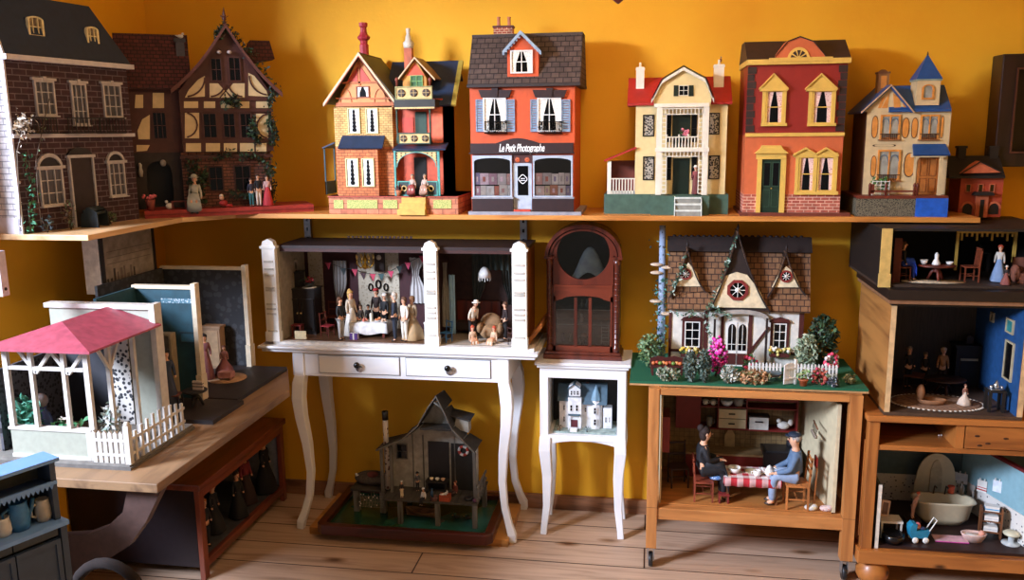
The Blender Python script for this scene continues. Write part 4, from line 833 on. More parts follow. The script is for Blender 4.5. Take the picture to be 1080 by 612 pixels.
 q = h.Q(75, 165, 98, 236, 0); MB().box(q[0], -.006, 0, q[2], .001, q[3], mat('#2a2024')).box(q[0]-.006, -.012, 0, q[0], 0, q[3], gw).box(q[2], -.012, 0, q[2]+.006, 0, q[3], gw).prism(arcp((q[0]+q[2])/2, q[3], (q[2]-q[0])/2+.006, .03, 0, 180, 10), -.008, 0, dk).box(q[0]-.012, -.014, q[3]-.004, q[2]+.012, 0, q[3]+.006, gw).build('door', T)
 return h, xr
BRK, BXR = brickhouse()
def greens(name, label, cat, loc, rx, ry, hh, n, size, cols, stems=3, group=None, flowers=None, bare=False):
 T = thing(name, label, cat, loc, 0, group); ms = [mat(c, .6) for c in cols]
 b = MB()
 for i in range(stems):
  a = rnd.uniform(0, 6.28); b.tube([(rnd.uniform(-.2, .2)*rx, rnd.uniform(-.2, .2)*ry, -.001), (cos(a)*rx*.3, sin(a)*ry*.3, hh*.5), (cos(a)*rx*.7, sin(a)*ry*.7, hh*.9)], [.0018, .0013, .0007], mat('#4a3a22'), 5)
 b.build('stem', T)
 def pt():
  while True:
   p = Vector((rnd.uniform(-1, 1), rnd.uniform(-1, 1), rnd.uniform(-1, 1)))
   if .3 < p.length < 1: return (p.x*rx, p.y*ry, hh*.52+p.z*hh*.48)
 MB().leaves(n, pt, size, ms).build('foliage', T)
 if flowers:
  b = MB(); fm = [mat(c, .5) for c in flowers[0]]
  for i in range(flowers[1]): p = pt(); b.ball((p[0]*1.05, p[1]*1.05, p[2]), flowers[2]*rnd.uniform(.7, 1.2), rnd.choice(fm), 6, 4)
  b.build('blossom', T)
 return T
f = BRK.f
def climb(name, label, path, n, sp, size, cols, yy=-.012):
 pts = [f.p(a, c, y=yy) for a, c in path]; pts = [Vector(p) for p in pts]
 w = [BRK.T.matrix_basis @ p for p in pts] if False else pts
 T = thing(name, label, 'plant', BRK.T.location, BRK.f.rz); b = MB().tube(pts, .0016, mat('#5a4a3a'), 5); b.build('stem', T)
 def pt(): i = rnd.randrange(len(pts)-1); p = pts[i].lerp(pts[i+1], rnd.random()); return (p.x+rnd.gauss(0, sp), p.y+rnd.uniform(-.012, .002), p.z+rnd.gauss(0, sp))
 MB().leaves(n, pt, size, [mat(c, .6) for c in cols]).build('foliage', T); return T
climb('climbing_ivy', 'green ivy climbing the lower near corner of the dark brick dollhouse', [(33, 245), (30, 222), (36, 205), (28, 185), (27, 160)], 90, .012, .008, ['#3f8f6a', '#5fae86', '#2f6a50'])
climb('dried_branch', 'bare curved branch with one leaf rising before the dark brick facade', [(44, 240), (40, 205), (38, 170), (46, 130), (52, 104)], 6, .01, .008, ['#8fae7a', '#7a6a5a'], -.03)
climb('dried_flowers', 'pale dried flower head on the white corner of the brick dollhouse', [(22, 244), (20, 200), (18, 160), (24, 135), (26, 122)], 8, .004, .006, ['#c9bca8'], -.02)
c_ = f.p(24, 133, y=-.02)
T = COL.objects['dried_flowers']; MB().leaves(140, lambda: (c_.x+rnd.gauss(0, .016), c_.y+rnd.gauss(0, .012), c_.z+rnd.gauss(0, .018)), .008, [mat('#cfc2ae'), mat('#a89a88'), mat('#e0d6c4')]).build('dried_head', T)
g = f.p(101, 238, y=-.05); wp = BRK.f.R.inverted() @ Vector((g.x, -.05, 0)) + BRK.f.loc
T = thing('garden_bench', 'dark green slatted garden seat in front of the dark brick dollhouse', 'bench', (wp.x, wp.y, SHZ), BRK.f.rz+.3); dg_ = mat('#1f2b30', .5)
b = MB()
for i in range(6): a = radians(20+26*i); b.tube([(-.035, .03*cos(a)*.8, .03+.035*sin(a)), (.035, .03*cos(a)*.8, .03+.035*sin(a))], .0055, dg_, 6)
b.build('slats', T); b = MB()
for x in (-.036, .03): MB().prism([(-.03, 0), (.032, 0), (.028, .04), (.0, .07), (-.028, .05)], x, x+.006, dg_, 'x').build('end_frame', T)
for px, py, nm, hh, cols in ((75, 244, 'low dry shrub with red flecks beside the dark brick dollhouse door', .1, ['#6a5a4a', '#8a6a5a', '#5a6a4a']), (117, 236, 'small grey-green plant beyond the slatted garden seat', .045, ['#5a6a52', '#7a8a6a', '#3a4a3a']), (50, 246, 'dark trailing plant under the nearest ground-floor window of the brick dollhouse', .055, ['#2a3a3a', '#4a5a58', '#1f2a2c'])):
 g = f.p(px, py, y=-.04); wp = BRK.f.R.inverted() @ Vector((g.x, -.04, 0)) + BRK.f.loc; greens('small_shrub', nm, 'plant', (wp.x, wp.y, SHZ), .022, .02, hh, 60, .007, cols)
def tudor():
 rz = radians(32); o = P(153, 231, z=SHZ)
 bw = (P(331, 223, z=SHZ)-o).length
 h = Hs('dollhouse', 'half-timbered dollhouse with steep ivy-grown gable standing on a red board in the corner', 'dollhouse', (o.x, o.y, SHZ), rz); f, T = h.f, h.T
 bm = mat('#4a241c', .6, var=.15); pl = mat('#d3bb8a', .65, var=.08); dk = mat('#0f0d0c', .4); tile = brick('#5c2a26', '#4a2222', '#241010', .022, .014, .0016, .8, bump=.6, roof=True)
 zb = .028; redb = mat('#a0342c', .5)
 b = MB().box(0, 0, 0, bw, .2, zb, redb).box(-.002, -.003, .011, bw+.002, 0, .015, mat('#7a241e')); b.build('base_board', T)
 y0 = .07; yb = .2; yw = .1                                   # main block and wing fronts
 q = h.Q(193, 160, 287, 216, y0); qU = h.Q(191, 97, 287, 163, y0-.012); x0, x1 = q[0], q[2]; zj = q[3]; ze = qU[3]
 stone = brick('#8a5844', '#6e4638', '#3a2620', .03, .012, .0016, .85)
 MB().box(x0, y0, zb, x1, yb, zj, stone).build('ground_wall', T)
 ap = f.p(237, 25, y=y0-.02); e1 = f.p(180, 94, y=y0-.02); e2 = f.p(297, 98, y=y0-.02)
 gx0, gx1 = qU[0], qU[2]
 b = MB().box(gx0, y0-.012, zj, gx1, yb, ze, bm).prism([(gx0, ze), (gx1, ze), (ap.x, ap.z-.012)], y0-.012, yb, bm)
 b.build('timber_wall', T)
 yy = y0-.012
 b = MB(); pans = [[(195, 103), (216, 102), (216, 80), (209, 84), (199, 95)], [(262, 77), (268, 80), (281, 96), (283, 102), (262, 101)], [(221, 103), (231, 103), (237, 96), (230, 88), (221, 88)], [(258, 103), (258, 88), (246, 88), (239, 96), (246, 103)], [(233, 103), (243, 103), (238, 97)]]
 for a, c in ((194, 209), (215, 227), (233, 247), (252, 263), (270, 283)): pans.append([(a, 114), (c, 114), (c, 107), (a, 107)])
 pans += [[(195, 146), (210, 146), (210, 119), (195, 119)], [(270, 146), (283, 146), (283, 120), (270, 120)]]
 for a, c in ((196, 212), (217, 232), (236, 250), (253, 268), (270, 281)): pans.append([(a, 160), (c, 160), (c, 151), (a, 151)])
 for p in pans: MB().prism(f.pl(p, yy), yy-.0025, yy+.001, pl).build('plaster_panel', T)
 def arc(cx_, cy_, rx_, ry_, a0, a1, w=.003):
  MB().tube([tuple(h.v(cx_+rx_*cos(radians(a0+(a1-a0)*i/8)), cy_-ry_*sin(radians(a0+(a1-a0)*i/8)), yy-.003)) for i in range(9)], w, bm, 4, square=True).build('curved_brace', T)
 arc(195, 132, 13, 13, -80, 80); arc(284, 133, 13, 13, 100, 260); arc(196, 82, 20, 20, -85, 0); arc(283, 80, 20, 20, 180, 265); arc(221, 88, 16, 14, -85, -5); arc(257, 88, 16, 14, 185, 265)
 b = MB(); h.R(b, bm, 190, 163.5, 288, 167, yy-.008, y0); h.R(b, bm, 190, 115, 288, 118, yy-.006, yy); h.R(b, bm, 192, 104, 287, 106, yy-.006, yy); h.R(b, bm, 192, 147, 287, 150, yy-.006, yy); b.build('timber_beam', T)
 for (a, c, d, e) in ((222, 61, 234, 86), (241, 60, 254, 86), (214, 119, 229, 146), (235, 119, 248.5, 146), (253, 119, 266, 146)): window(T, h.Q(a, c, d, e, yy), yy, bm, 2, 2, .004, .002, .006)
 for (a, c, d, e) in ((220, 175, 236, 202), (247, 174, 265, 202)): window(T, h.Q(a, c, d, e, y0), y0, mat('#3a1a16'), 2, 2, .005, .0025, .008)
 b = MB()
 for a in (231, 242): c = f.p(a, 55, y=yy-.012); b.ball((c.x, yy-.012, c.z), (.009, .009, .007), mat('#b9a79c', .4), 10, 6)
 b.build('gable_lamps', T)
 def slope(xe, ze_, sgn):
  n = 6; pts = []
  for i in range(n+1):
   t = i/n; pts.append((ap.x+(xe-ap.x)*t, ap.z+(ze_-ap.z)*(t*1.0+.09*sin(pi*t))))
  return pts
 b = MB()
 for xe, z_ in ((e1.x, e1.z), (e2.x, e2.z)):
  pts = slope(xe, z_, 1)
  for p, r_ in zip(pts, pts[1:]): b.roof_slab((p[0], yy-.025, p[1]), (r_[0], yy-.025, r_[1]), (r_[0], yb, r_[1]), (p[0], yb, p[1]), .008 if xe > ap.x else -.008, tile)
 b.build('gable_roof', T)
 b = MB(); barge(b, slope(e1.x, e1.z, 1)[::-1]+slope(e2.x, e2.z, 1)[1:], .017, yy-.032, yy-.024, mat('#5a3028')); b.build('bargeboard', T)
 fn = mat('#4a1c18', .5); b = MB().lathe([(.007, 0), (.004, .012), (.009, .018), (.004, .026), (.006, .034), (.001, .06)], (ap.x, yy, ap.z), fn, 8)
 for a in range(5): b.tube([(ap.x, yy, ap.z+.02), (ap.x+.016*cos(a*1.26), yy+.016*sin(a*1.26), ap.z+.03)], [.003, .001], fn, 4)
 b.build('finial', T)
 dm = h.Q(264, 43, 285, 62, y0+.06); b = MB(); b.prism([(dm[0]-.05, dm[1]-.03), (dm[2]+.014, dm[1]), (dm[2]-.002, dm[3]), (dm[0], dm[3])], y0+.05, yb, tile); b.build('side_roof', T)
 wq = h.Q(140, 92, 198, 216, yw); wx0, wx1, wz = wq[0], wq[2]+.03, wq[3]; wx0 = max(wx0, -.045)
 stw = mat('#2c2422', .75, var=.25)
 zw = f.p(165, 161, y=yw).z
 MB().box(wx0, yw, zw, wx1, yb, wz, bm).build('wing_wall', T)
 g = [f.p(157, 213, y=yw).x, f.p(184, 213, y=yw).x]; zz = f.p(170, 180, y=yw).z; cc = (g[0]+g[1])/2; rr_ = (g[1]-g[0])/2
 arch = arcp(cc, zz-rr_*.2, rr_, rr_, 0, 180, 10)
 b = MB().prism([(wx0, zb), (g[0], zb), (g[0], zz-rr_*.2)]+arch[::-1][1:-1]+[(g[1], zz-rr_*.2), (g[1], zb), (wx1, zb), (wx1, zw), (wx0, zw)], yw, yw+.03, stw); b.build('arched_porch', T)
 MB().box(wx0, yb-.012, zb, wx1, yb, zw, dk).build('porch_back', T)
 b = MB()
 for p in ([(142, 114), (151, 114), (151, 100), (143, 100)], [(161, 114), (173, 114), (173, 98), (161, 98)], [(146, 147), (158, 147), (158, 121), (150, 126), (145, 138)], [(144, 160), (155, 159), (158, 153), (144, 153)]): MB().prism(f.pl(p, yw), yw-.0025, yw+.001, pl).build('plaster_panel', T)
 window(T, h.Q(161, 118, 176, 147, yw), yw, bm, 3, 2, .004, .002, .005)
 b = MB(); A = f.p(118, 33, y=.17); B_ = f.p(214, 40, y=.17); za = (A.z+B_.z)/2; b.prism([(yw-.03, wz-.008), (yw-.03, wz), (.155, za), (.165, za), (yb, wz)], max(A.x, -.06), wx1, tile, 'x'); b.build('wing_roof', T)
 b = MB(); c = h.Q(186, 42, 195, 73, yw+.03); b.box(c[0], yw+.02, c[1]-.03, c[2], yw+.05, c[3]-.006, mat('#4a4a52', .7)).box(c[0]-.005, yw+.015, c[3]-.008, c[2]+.005, yw+.055, c[3]+.004, mat('#3a3a42', .7)); b.build('chimney', T)
 a = f.p(190, 37, y=yw+.035); TX = dict(f=f, zb=zb, y0=y0, yw=yw, x1=x1)
 b = MB().ball((0, 0, .009), (.011, .006, .007), WHITE).ball((.009, 0, .018), .005, WHITE).tube([(-.008, 0, .01), (-.018, 0, .012)], [.004, .001], WHITE, 6).tube([(.013, 0, .018), (.018, 0, .017)], [.0015, .0005], mat('#d89a3a'), 5)
 wl = f.R.inverted() @ Vector((a.x, yw+.035, c[3]+.004)) + f.loc; o_ = b.build('bird_figure'); o_.location = wl; o_.rotation_euler = (0, 0, rz); tag(o_, 'tiny white bird sitting on the grey chimney of the half-timbered dollhouse', 'bird')
 b = MB(); ivc = [mat('#1f2f1c', .6), mat('#2f4a28', .6), mat('#141f14', .6)]
 paths = [[(289, 215), (287, 180), (286, 140), (284, 108), (288, 96)], [(284, 170), (262, 165), (240, 163), (222, 168)], [(272, 150), (266, 140), (268, 125)], [(215, 215), (208, 190), (196, 170)], [(243, 30), (255, 45), (268, 62), (284, 85), (296, 98)], [(236, 110), (244, 104), (252, 110)], [(236, 28), (228, 38)], [(205, 215), (202, 190), (208, 168)], [(212, 205), (216, 180)], [(240, 205), (262, 208), (284, 205)], [(288, 215), (284, 190), (282, 172)], [(290, 150), (286, 125)]]
 def pt():
  p = rnd.choice(paths); i = rnd.randrange(len(p)-1); t = rnd.random(); px = p[i][0]+(p[i+1][0]-p[i][0])*t+rnd.gauss(0, 2.6); py = p[i][1]+(p[i+1][1]-p[i][1])*t+rnd.gauss(0, 2.6); return h.v(px, py, yy-rnd.uniform(.008, .03))
 b.leaves(1700, pt, .0085, ivc); b.build('ivy', T)
 return h, TX
TUD, TUX = tudor()
def tpos(px, py, y): """a spot on the red board"""; g = TUD.f.p(px, py, y=y); return tuple(TUD.f.R.inverted() @ Vector((g.x, y, TUX['zb'])) + TUD.f.loc)
def smallred():
 y = -.16; o = P(1036, 229, y=y); h = Hs('dollhouse', 'small red brick dollhouse with black roof beyond the right end of the shelf', 'dollhouse', (o.x, y, o.z)); f, T = h.f, h.T
 red = mat('#a3402a', .55, var=.1); blk = mat('#191413', .6); pk = mat('#b8603e', .6)
 q = h.Q(1012, 186, 1057, 229, 0); MB().box(q[0], 0, 0, q[2], .12, q[3], red).build('wall', T)
 r = h.Q(1001, 165, 1060, 187, -.01); b = MB().prism([(-.02, r[1]-.004), (-.02, r[1]+.004), (.05, r[3]), (.07, r[3]), (.13, r[1])], r[0], r[2], blk, 'x'); b.build('roof', T)
 b = MB(); g = f.pl([(1013, 183), (1058, 182), (1034, 170)], -.024); b.prism(g, -.024, .02, pk); barge(b, [g[0], g[2], g[1]], .004, -.028, -.02, blk); b.build('pediment', T)
 for a, c in ((1010, 1018), (1043, 1052)): k = h.Q(a, 154, c, 168, .05); MB().box(k[0], .04, k[1]-.02, k[2], .07, k[3], blk).box(k[0]-.003, .037, k[3]-.008, k[2]+.003, .073, k[3], blk).build('chimney', T)
 for a in (1018, 1031, 1043):
  w = h.Q(a, 194, a+6, 203, 0); window(T, w, 0, pk, 1, 1, .003, .001, .004)
 d = h.Q(1029, 206, 1042, 229, -.012); MB().box(d[0], -.012, 0, d[2], .001, d[3], pk).box(d[0]+.014, -.014, 0, d[2]-.014, -.01, d[3]*.8, blk).prism([(d[0]-.014, d[3]), (d[2]+.014, d[3]), (d[2]+.008, d[3]+.012), (d[0]-.008, d[3]+.012)], -.03, .002, blk).build('porch', T)
 for a in (1020, 1048):
  w = h.Q(a-5, 210, a+5, 226, 0); c = ((w[0]+w[2])/2, w[1]+.02); b = MB(); arcband(b, arcp(c[0], c[1], .024, .026, 0, 180, 10), arcp(c[0], c[1], .017, .019, 0, 180, 10), -.006, .001, pk); b.prism(arcp(c[0], c[1], .016, .018, 0, 180, 10)+[(c[0]-.016, c[1]-.02), (c[0]+.016, c[1]-.02)], -.002, .001, blk); b.build('arched_window', T)
 return h
SRED = smallred()
q0 = P(1058, 57, y=-.1); q1 = P(1062, 176, y=-.1); T = thing('wooden_wall_case', 'dark wooden case on the ochre wall at the right edge above the little red house', 'case', (q0.x+.16, -.06, q1.z))
dkw = wood('#2a1712', '#120a08', 'z', 10, .4); H_ = q0.z-q1.z; MB().ring([(-.16, 0), (.16, 0), (.16, H_), (-.16, H_)], [(-.11, .05), (.11, .05), (.11, H_-.05), (-.11, H_-.05)], -.045, .055, dkw).build('frame', T, bevel=.004)
MB().box(-.112, .0, .048, .112, .05, H_-.048, mat('#1c1210', .5)).build('panel', T); MB().rring((-.112, .048, .112, H_-.048), .006, -.05, -.03, wood('#5c3324', '#3a1d14', 'z', 10, .4)).build('moulding', T)
wht = mat('#c4bfb6', .5, var=.1); gy = mat('#9c9e8e', .6, var=.08); agw = mat('#cdbfa4', .55, var=.12)
def pavilion():
 o = P(138, 497, z=BZ); h = Hs('doll_pavilion', 'white garden room with pink hipped roof and picket fence on the bench', 'doll room', (o.x, o.y, BZ)); f, T = h.f, h.T
 W = .66; D = .34; x0 = -W; bh = f.p(100, 489, y=0).z
 b = MB().box(x0, 0, 0, 0, D, bh*.5, mat('#5f5b56', .7, var=.2)).box(x0+.006, .006, bh*.5, -.006, D, bh, mat('#77726a', .7, var=.2)); b.build('base', T); zb = bh
 s0 = f.p(52, 328, y=D-.02); s1 = f.p(163, 323, y=D-.02); zt = s1.z; xl, xr = s0.x, s1.x
 MB().box(xl, D-.02, zb, xr, D, zt, gy).build('back_wall', T);
 b = MB().box(xl-.01, D-.03, zt-.01, xr+.004, D+.004, zt+.004, wht); b.build('top_trim', T); MB().box(xr-.012, D-.035, zb-.0, xr+.006, D+.004, zt+.008, wht).build('edge_trim', T)
 paper = spots('#c9c4bc', '#2b2b30', 75, .38); a = f.p(117, 380, y=D-.022).x; c = f.p(137, 380, y=D-.022).x; MB().box(xl+.02, D-.023, zb, c, D-.019, zt-.1, mat('#23242a', .7)).box(a, D-.026, zb, c, D-.0225, zt-.08, paper).build('patterned_panel', T)
 MB().box(xl+.012, .05, zb, xl+.02, D-.02, zt-.14, spots('#4a4a50', '#17171b', 80, .35)).build('side_wall', T)
 yq = .02; pq = h.Q(13, 453, 95, 481, yq); xa, xb = pq[0], pq[2]; zp = f.p(50, 453, y=yq).z
 MB().box(xa, yq, zb, xb, yq+.012, zp, gy).box(xa-.004, yq-.004, zp-.004, xb+.008, yq+.02, zp+.004, wht).box(xb-.008, yq-.003, zb, xb+.01, yq+.014, zp, wht).box(xa, yq-.004, zb, xb, yq, zb+.01, wht).build('parapet', T)
 xp = f.p(99, 400, y=yq).x
 zr = f.p(50, 367, y=yq).z
 for px in (11, 37, 71, 95):
  x = f.p(px, 420, y=yq+.006).x; w = .0075 if px in (11, 95) else .0055; MB().box(x-w, yq, zp, x+w, yq+.012, zr, wht).build('post', T)
 for yy in (.13, .25): MB().box(xb-.008, yy, zb, xb+.004, yy+.012, zr, wht).build('post', T)
 b = MB(); z1 = f.p(50, 390, y=yq).z
 for px, s_ in ((37, -1), (37, 1), (71, -1), (71, 1)):
  x = f.p(px, 392, y=yq).x; xx = x+s_*.055; b.tube([(x, yq+.006, z1-.012), (xx, yq+.006, zr-.004)], .0045, wht, 4, square=True)
 b.box(xa, yq+.0012, z1-.004, xb, yq+.0105, z1+.006, wht).box(xa-.004, yq-.002, zr-.008, xb+.006, yq+.016, zr+.004, wht).box(xb-.0055, yq+.003, zr-.0075, xb+.0055, D-.02, zr+.0035, wht)
 b.tube([(xb, .08, zr-.004), (xb, .136, z1-.03)], .004, wht, 4, square=True).tube([(xb, .19, zr-.004), (xb, .136, z1-.03)], .004, wht, 4, square=True); b.build('braced_frame', T)
 pink = mat('#a04656', .5, var=.2, bump=.1); R0 = f.p(-6, 365, y=-.02); R1 = f.p(95, 369, y=-.02); R2 = f.p(141, 346, y=D-.03); A = f.p(92, 329, y=D*.5)
 ev = zr+.004; xe = R1.x; xl_ = xa-.03; xm = f.p(65, 339, y=D*.3).x; az = f.p(65, 339, y=D*.3).z; r1 = (xm, D*.3, az); r2 = (xm, D-.022, az)
 v = [(xl_, -.025, ev), (xe, -.025, ev), (xe, D-.022, ev), (xl_, D-.022, ev), r1, r2, (xl_, -.025, ev-.006), (xe, -.025, ev-.006), (xe, D-.022, ev-.006), (xl_, D-.022, ev-.006)]
 MB().add(v, [(0, 1, 4), (1, 2, 5, 4), (2, 3, 5), (3, 0, 4, 5), (9, 8, 7, 6), (0, 6, 7, 1), (1, 7, 8, 2), (2, 8, 9, 3), (3, 9, 6, 0)], pink).build('hipped_roof', T)
 b = MB(); q0 = xb+.02; q1 = -.008; n = 6
 def picket(x, y, hh): b.box(x-.0055, y-.003, zb, x+.0055, y+.003, zb+hh, wht).prism([(x-.0055, zb+hh), (x+.0055, zb+hh), (x, zb+hh+.008)], y-.003, y+.003, wht)
 for i in range(n): picket(q0+(q1-.02-q0)*i/(n-1), .012, .085)
 b.box(q0-.01, .0078, zb+.02, q1, .0165, zb+.028, wht).box(q0-.01, .0078, zb+.062, q1, .0165, zb+.07, wht); b.box(q1-.008, .004, zb, q1+.008, .02, zb+.11, wht).ball((q1, .012, zb+.113), .009, wht, 8, 6); b.build('picket_fence', T)
 b = MB()
 def picky(y, hh): b.box(q1-.003, y-.005, zb, q1+.003, y+.005, zb+hh, wht)
 for i in range(9): picky(.045+i*.03, .085+.02*sin(i/8*pi))
 b.box(q1-.002, .02, zb+.02, q1+.002, .3, zb+.028, wht).box(q1-.002, .02, zb+.062, q1+.002, .3, zb+.07, wht); b.build('picket_fence', T)
 return h, zb, D, xb, xa
PAV, PZ, PD, PXB, PXA = pavilion()
def sideroom(label, pe, pt, pl_, pbase, y, dep, wm, edge):
 """an upright back screen parallel to the wall with a floor board before it: pe = px of its right edge, pt/pbase = y px of edge top/bottom, pl_ = left end of the top edge"""
 o = P(pe, pbase, y=y); h = Hs('doll_room', label, 'doll room', (o.x, y, BZ)); f, T = h.f, h.T
 zt = f.p(pe, pt, y=0).z; xl = max(f.p(pl_[0], pl_[1], y=0).x, LX-o.x+.004)
 MB().box(xl, -dep, 0, min(.15, -1.3-o.x), .0, .014, mat('#2a2424', .6)).build('floor_board', T)
 MB().box(xl, 0, .0, -.004, .012, zt-.004, wm).build('back_wall', T)
 MB().box(xl, -.006, zt-.008, .006, .016, zt+.004, edge).build('top_trim', T)
 MB().box(-.008, -.01, .012, .008, .018, zt+.012, edge).box(-.008, -.018, .012, .012, .018, zt*.25, edge).build('edge_trim', T)
 MB().box(xl, -dep, .012, xl+.01, .012, zt-.004, wm).build('side_wall', T)
 return h, xl, zt
yA = P(138, 497, z=BZ).y+PD+.005
R2, R2X, R2Z = sideroom('teal doll room with a cream edge post beyond the pink-roofed pavilion', 213, 303, (140, 307), 410, -.84, .21, mat('#1c4450', .6, var=.25, scale=25), agw)
R3, R3X, R3Z = sideroom('dark papered doll room at the far end of the bench', 265, 283, (170, 289), 392, -.42, .408, spots('#26282c', '#3a3c40', 40, .4), agw)
b = MB(); a = R2.f.p(170, 316, y=-.002); b.box(a.x, -.003, a.z-.012, -.012, .0, a.z+.004, spots('#4f7684', '#b9c4cc', 160, .35)); b.build('frieze', R2.T)
q = R2.Q(190, 350, 207, 362, 0); MB().rring(q, .006, -.006, 0, mat('#17343c')).box(q[0]+.006, -.003, q[1]+.006, q[2]-.006, 0, q[3]-.006, mat('#2a5562')).build('picture', R2.T)
q = R2.Q(167, 351, 187, 420, 0); MB().box(q[0], -.03, .014, q[2], -.001, q[3], mat('#6b5e52')).rring((q[0]-.004, .014, q[2]+.004, q[3]+.004), .008, -.034, -.001, mat('#9a8a72')).build('doorway', R2.T)
x_ = -1.9; a = P(118.7, 257.6, x=x_); c = P(162.8, 291, x=x_); e = P(159.9, 246.9, x=x_); g = P(122.5, 303.7, x=x_)
zt = SHZ-.018; zb_ = min(P(100, 309, x=x_).z, g.z-.012); y0_ = P(107, 280, x=x_).y; y1_ = (c.y+e.y)/2+.02
T = thing('picture_box', 'shallow white box with a framed grey kitchen picture hung beneath the left shelf', 'box', (x_-.035, (y0_+y1_)/2, zb_)); hx = .035; hy = (y1_-y0_)/2; H_ = zt-zb_-.001
MB().box(-hx+.002, -hy, 0, hx-.006, hy, H_, mat('#ebe7e0', .5)).build('body', T); MB().rring((-hy, 0, hy, H_), .02, 0, 1, DARK) and None
b = MB().ring([(-hy, 0), (hy, 0), (hy, H_), (-hy, H_)], [(-hy+.02, .02), (hy-.014, .02), (hy-.014, H_-.024), (-hy+.02, H_-.024)], hx-.006, hx, mat('#1d1c20', .5), 'x'); b.build('frame', T)
pm = MB().box(hx-.006, -hy+.02, .02, hx-.004, hy-.014, H_-.024, mat('#8e857c', .6, var=.25, scale=30)); rr = random.Random(4)
for i in range(9): yy = -hy+.03+i*.02; pm.box(hx-.004, yy, .026, hx-.0035, yy+rr.uniform(.008, .016), .026+rr.uniform(.02, .06), mat(rr.choice(['#3a3432', '#5a504c', '#6b625c', '#2b2626']), .6))
for i in range(3): pm.box(hx-.004, -hy+.04, .1+.022*i, hx-.0036, hy-.03, .102+.022*i, mat('#5a524c'))
pm.build('picture', T)
def dresser():
 rz = radians(66); o = P(57, 484, y=-1.86); o = Vector((o.x, o.y, 0))
 z0 = .56
 h = Hs('toy_dresser', 'blue-grey toy kitchen dresser with jugs on its open shelves in the bottom left corner', 'dresser', (o.x, o.y, z0), rz); f, T = h.f, h.T
 blu = mat('#33435a', .5, var=.12); lbl = mat('#6c98d4', .4, var=.05); dkb = mat('#39424c', .6)
 L = -.42; D = .06
 zt = f.p(60, 482, y=0).z; zs = f.p(60, 508, y=0).z; zs2 = f.p(60, 514, y=0).z; zc = f.p(67, 549, y=-.015).z
 MB().box(L, -.006, zt-.008, .008, D, zt, lbl).build('top', T)
 MB().box(-.012, 0, 0, 0, D, zt-.008, blu).build('side_panel', T); MB().box(L, 0, 0, L+.012, D, zt-.008, blu).build('side_panel', T); MB().box(L+.012, D-.006, 0, -.012, D, zt-.008, dkb).build('back_panel', T)
 b = MB().box(L+.012, .004, zs-.006, -.012, D-.006, zs, blu)
 n = 40
 for i in range(n): x = L+.014+(-.026-L)*i/(n-1); b.prism([(x-.005, zs-.004), (x+.005, zs-.004), (x, zs-.014)], -.001, .003, lbl)
 b.box(L, -.002, zs-.004, 0, .004, zs+.004, lbl).build('shelf', T)
 MB().box(L-.004, -.022, zc-.01, .006, D, zc, lbl).build('counter', T)
 b = MB().box(-.012, -.018, 0, .002, D, zc-.01, blu).box(L, -.018, 0, L+.012, D, zc-.01, blu).box(L, -.012, 0, .0, D-.006, .02, blu); b.build('base_cabinet', T)
 nd = 4
 for i in range(nd):
  x0 = L+.014+(-.028-L)*i/nd; x1 = L+.014+(-.028-L)*(i+1)/nd-.003; zz = zc-.035
  MB().box(x0, -.018, .022, x1, -.01, zz, blu).rring((x0, .022, x1, zz), .01, -.022, -.017, blu).build('door', T)
  MB().box(x0, -.014, zz+.006, x1, -.008, zc-.012, dkb).build('drawer', T)
 hh = zc-.0
 return h, zc, z0
DRS, DZC, DZ0 = dresser()
T = thing('low_stand', 'dark low stand beneath the blue toy dresser, mostly out of the picture', 'stand', tuple(DRS.f.R.inverted() @ Vector((-.2, .04, 0)) + Vector((DRS.f.loc.x, DRS.f.loc.y, 0))), DRS.f.rz)
MB().box(-.26, -.09, DZ0-.025, .2, .07, DZ0, mat('#2a2322', .5)).build('top', T)
for x in (-.24, .15):
 for y in (-.08, .03): MB().box(x, y, 0, x+.03, y+.03, DZ0-.025, mat('#2a2322', .5)).build('leg', T)
def dpos(x, y, z): return tuple(DRS.f.R.inverted() @ Vector((x, y, z)) + DRS.f.loc)
def jug(label, x, hh, r, m, spout=True, handle=True, nm='jug'):
 T = thing(nm, label, nm, dpos(x, .024, DZC+.0005), DRS.f.rz); MB().lathe([(r*.85, 0), (r, hh*.25), (r*.95, hh*.6), (r*.8, hh*.9), (r*.85, hh), (r*.7, hh), (r*.6, hh*.9)], (0, 0, 0), m, 18).build('body', T)
 if handle: MB().tube([(-r*.85, 0, hh*.85), (-r*1.5, 0, hh*.75), (-r*1.5, 0, hh*.35), (-r*.95, 0, hh*.25)], .0035, m, 6).build('handle', T)
 if spout: MB().tube([(r*.8, 0, hh*.35), (r*1.25, 0, hh*.6), (r*1.5, 0, hh*.95)], [.006, .005, .004], m, 6).build('spout', T)
jx = lambda px: DRS.f.p(px, 545, y=.024).x
jug('blue enamel coffee pot on the toy dresser counter', jx(20), .062, .022, mat('#3b78b0', .3), nm='coffee_pot'); jug('pale jug at the right end of the toy dresser counter', jx(46), .05, .017, mat('#b9b5ae', .4), False, True); jug('white cup at the picture edge on the toy dresser counter', jx(1), .04, .018, mat('#d8d8d8', .4), False, True, 'cup')
c = P(4, 475, z=.72); T = thing('pale_box', 'pale-topped box behind the blue toy dresser at the left edge', 'box', (-1.72, -1.7, 0));
MB().box(-.17, -.09, 0, .1, .06, .74, mat('#4a4848', .6)).build('body', T); MB().box(-.175, -.095, .74, .105, .065, .757, mat('#a9a8a6', .5)).build('lid', T)
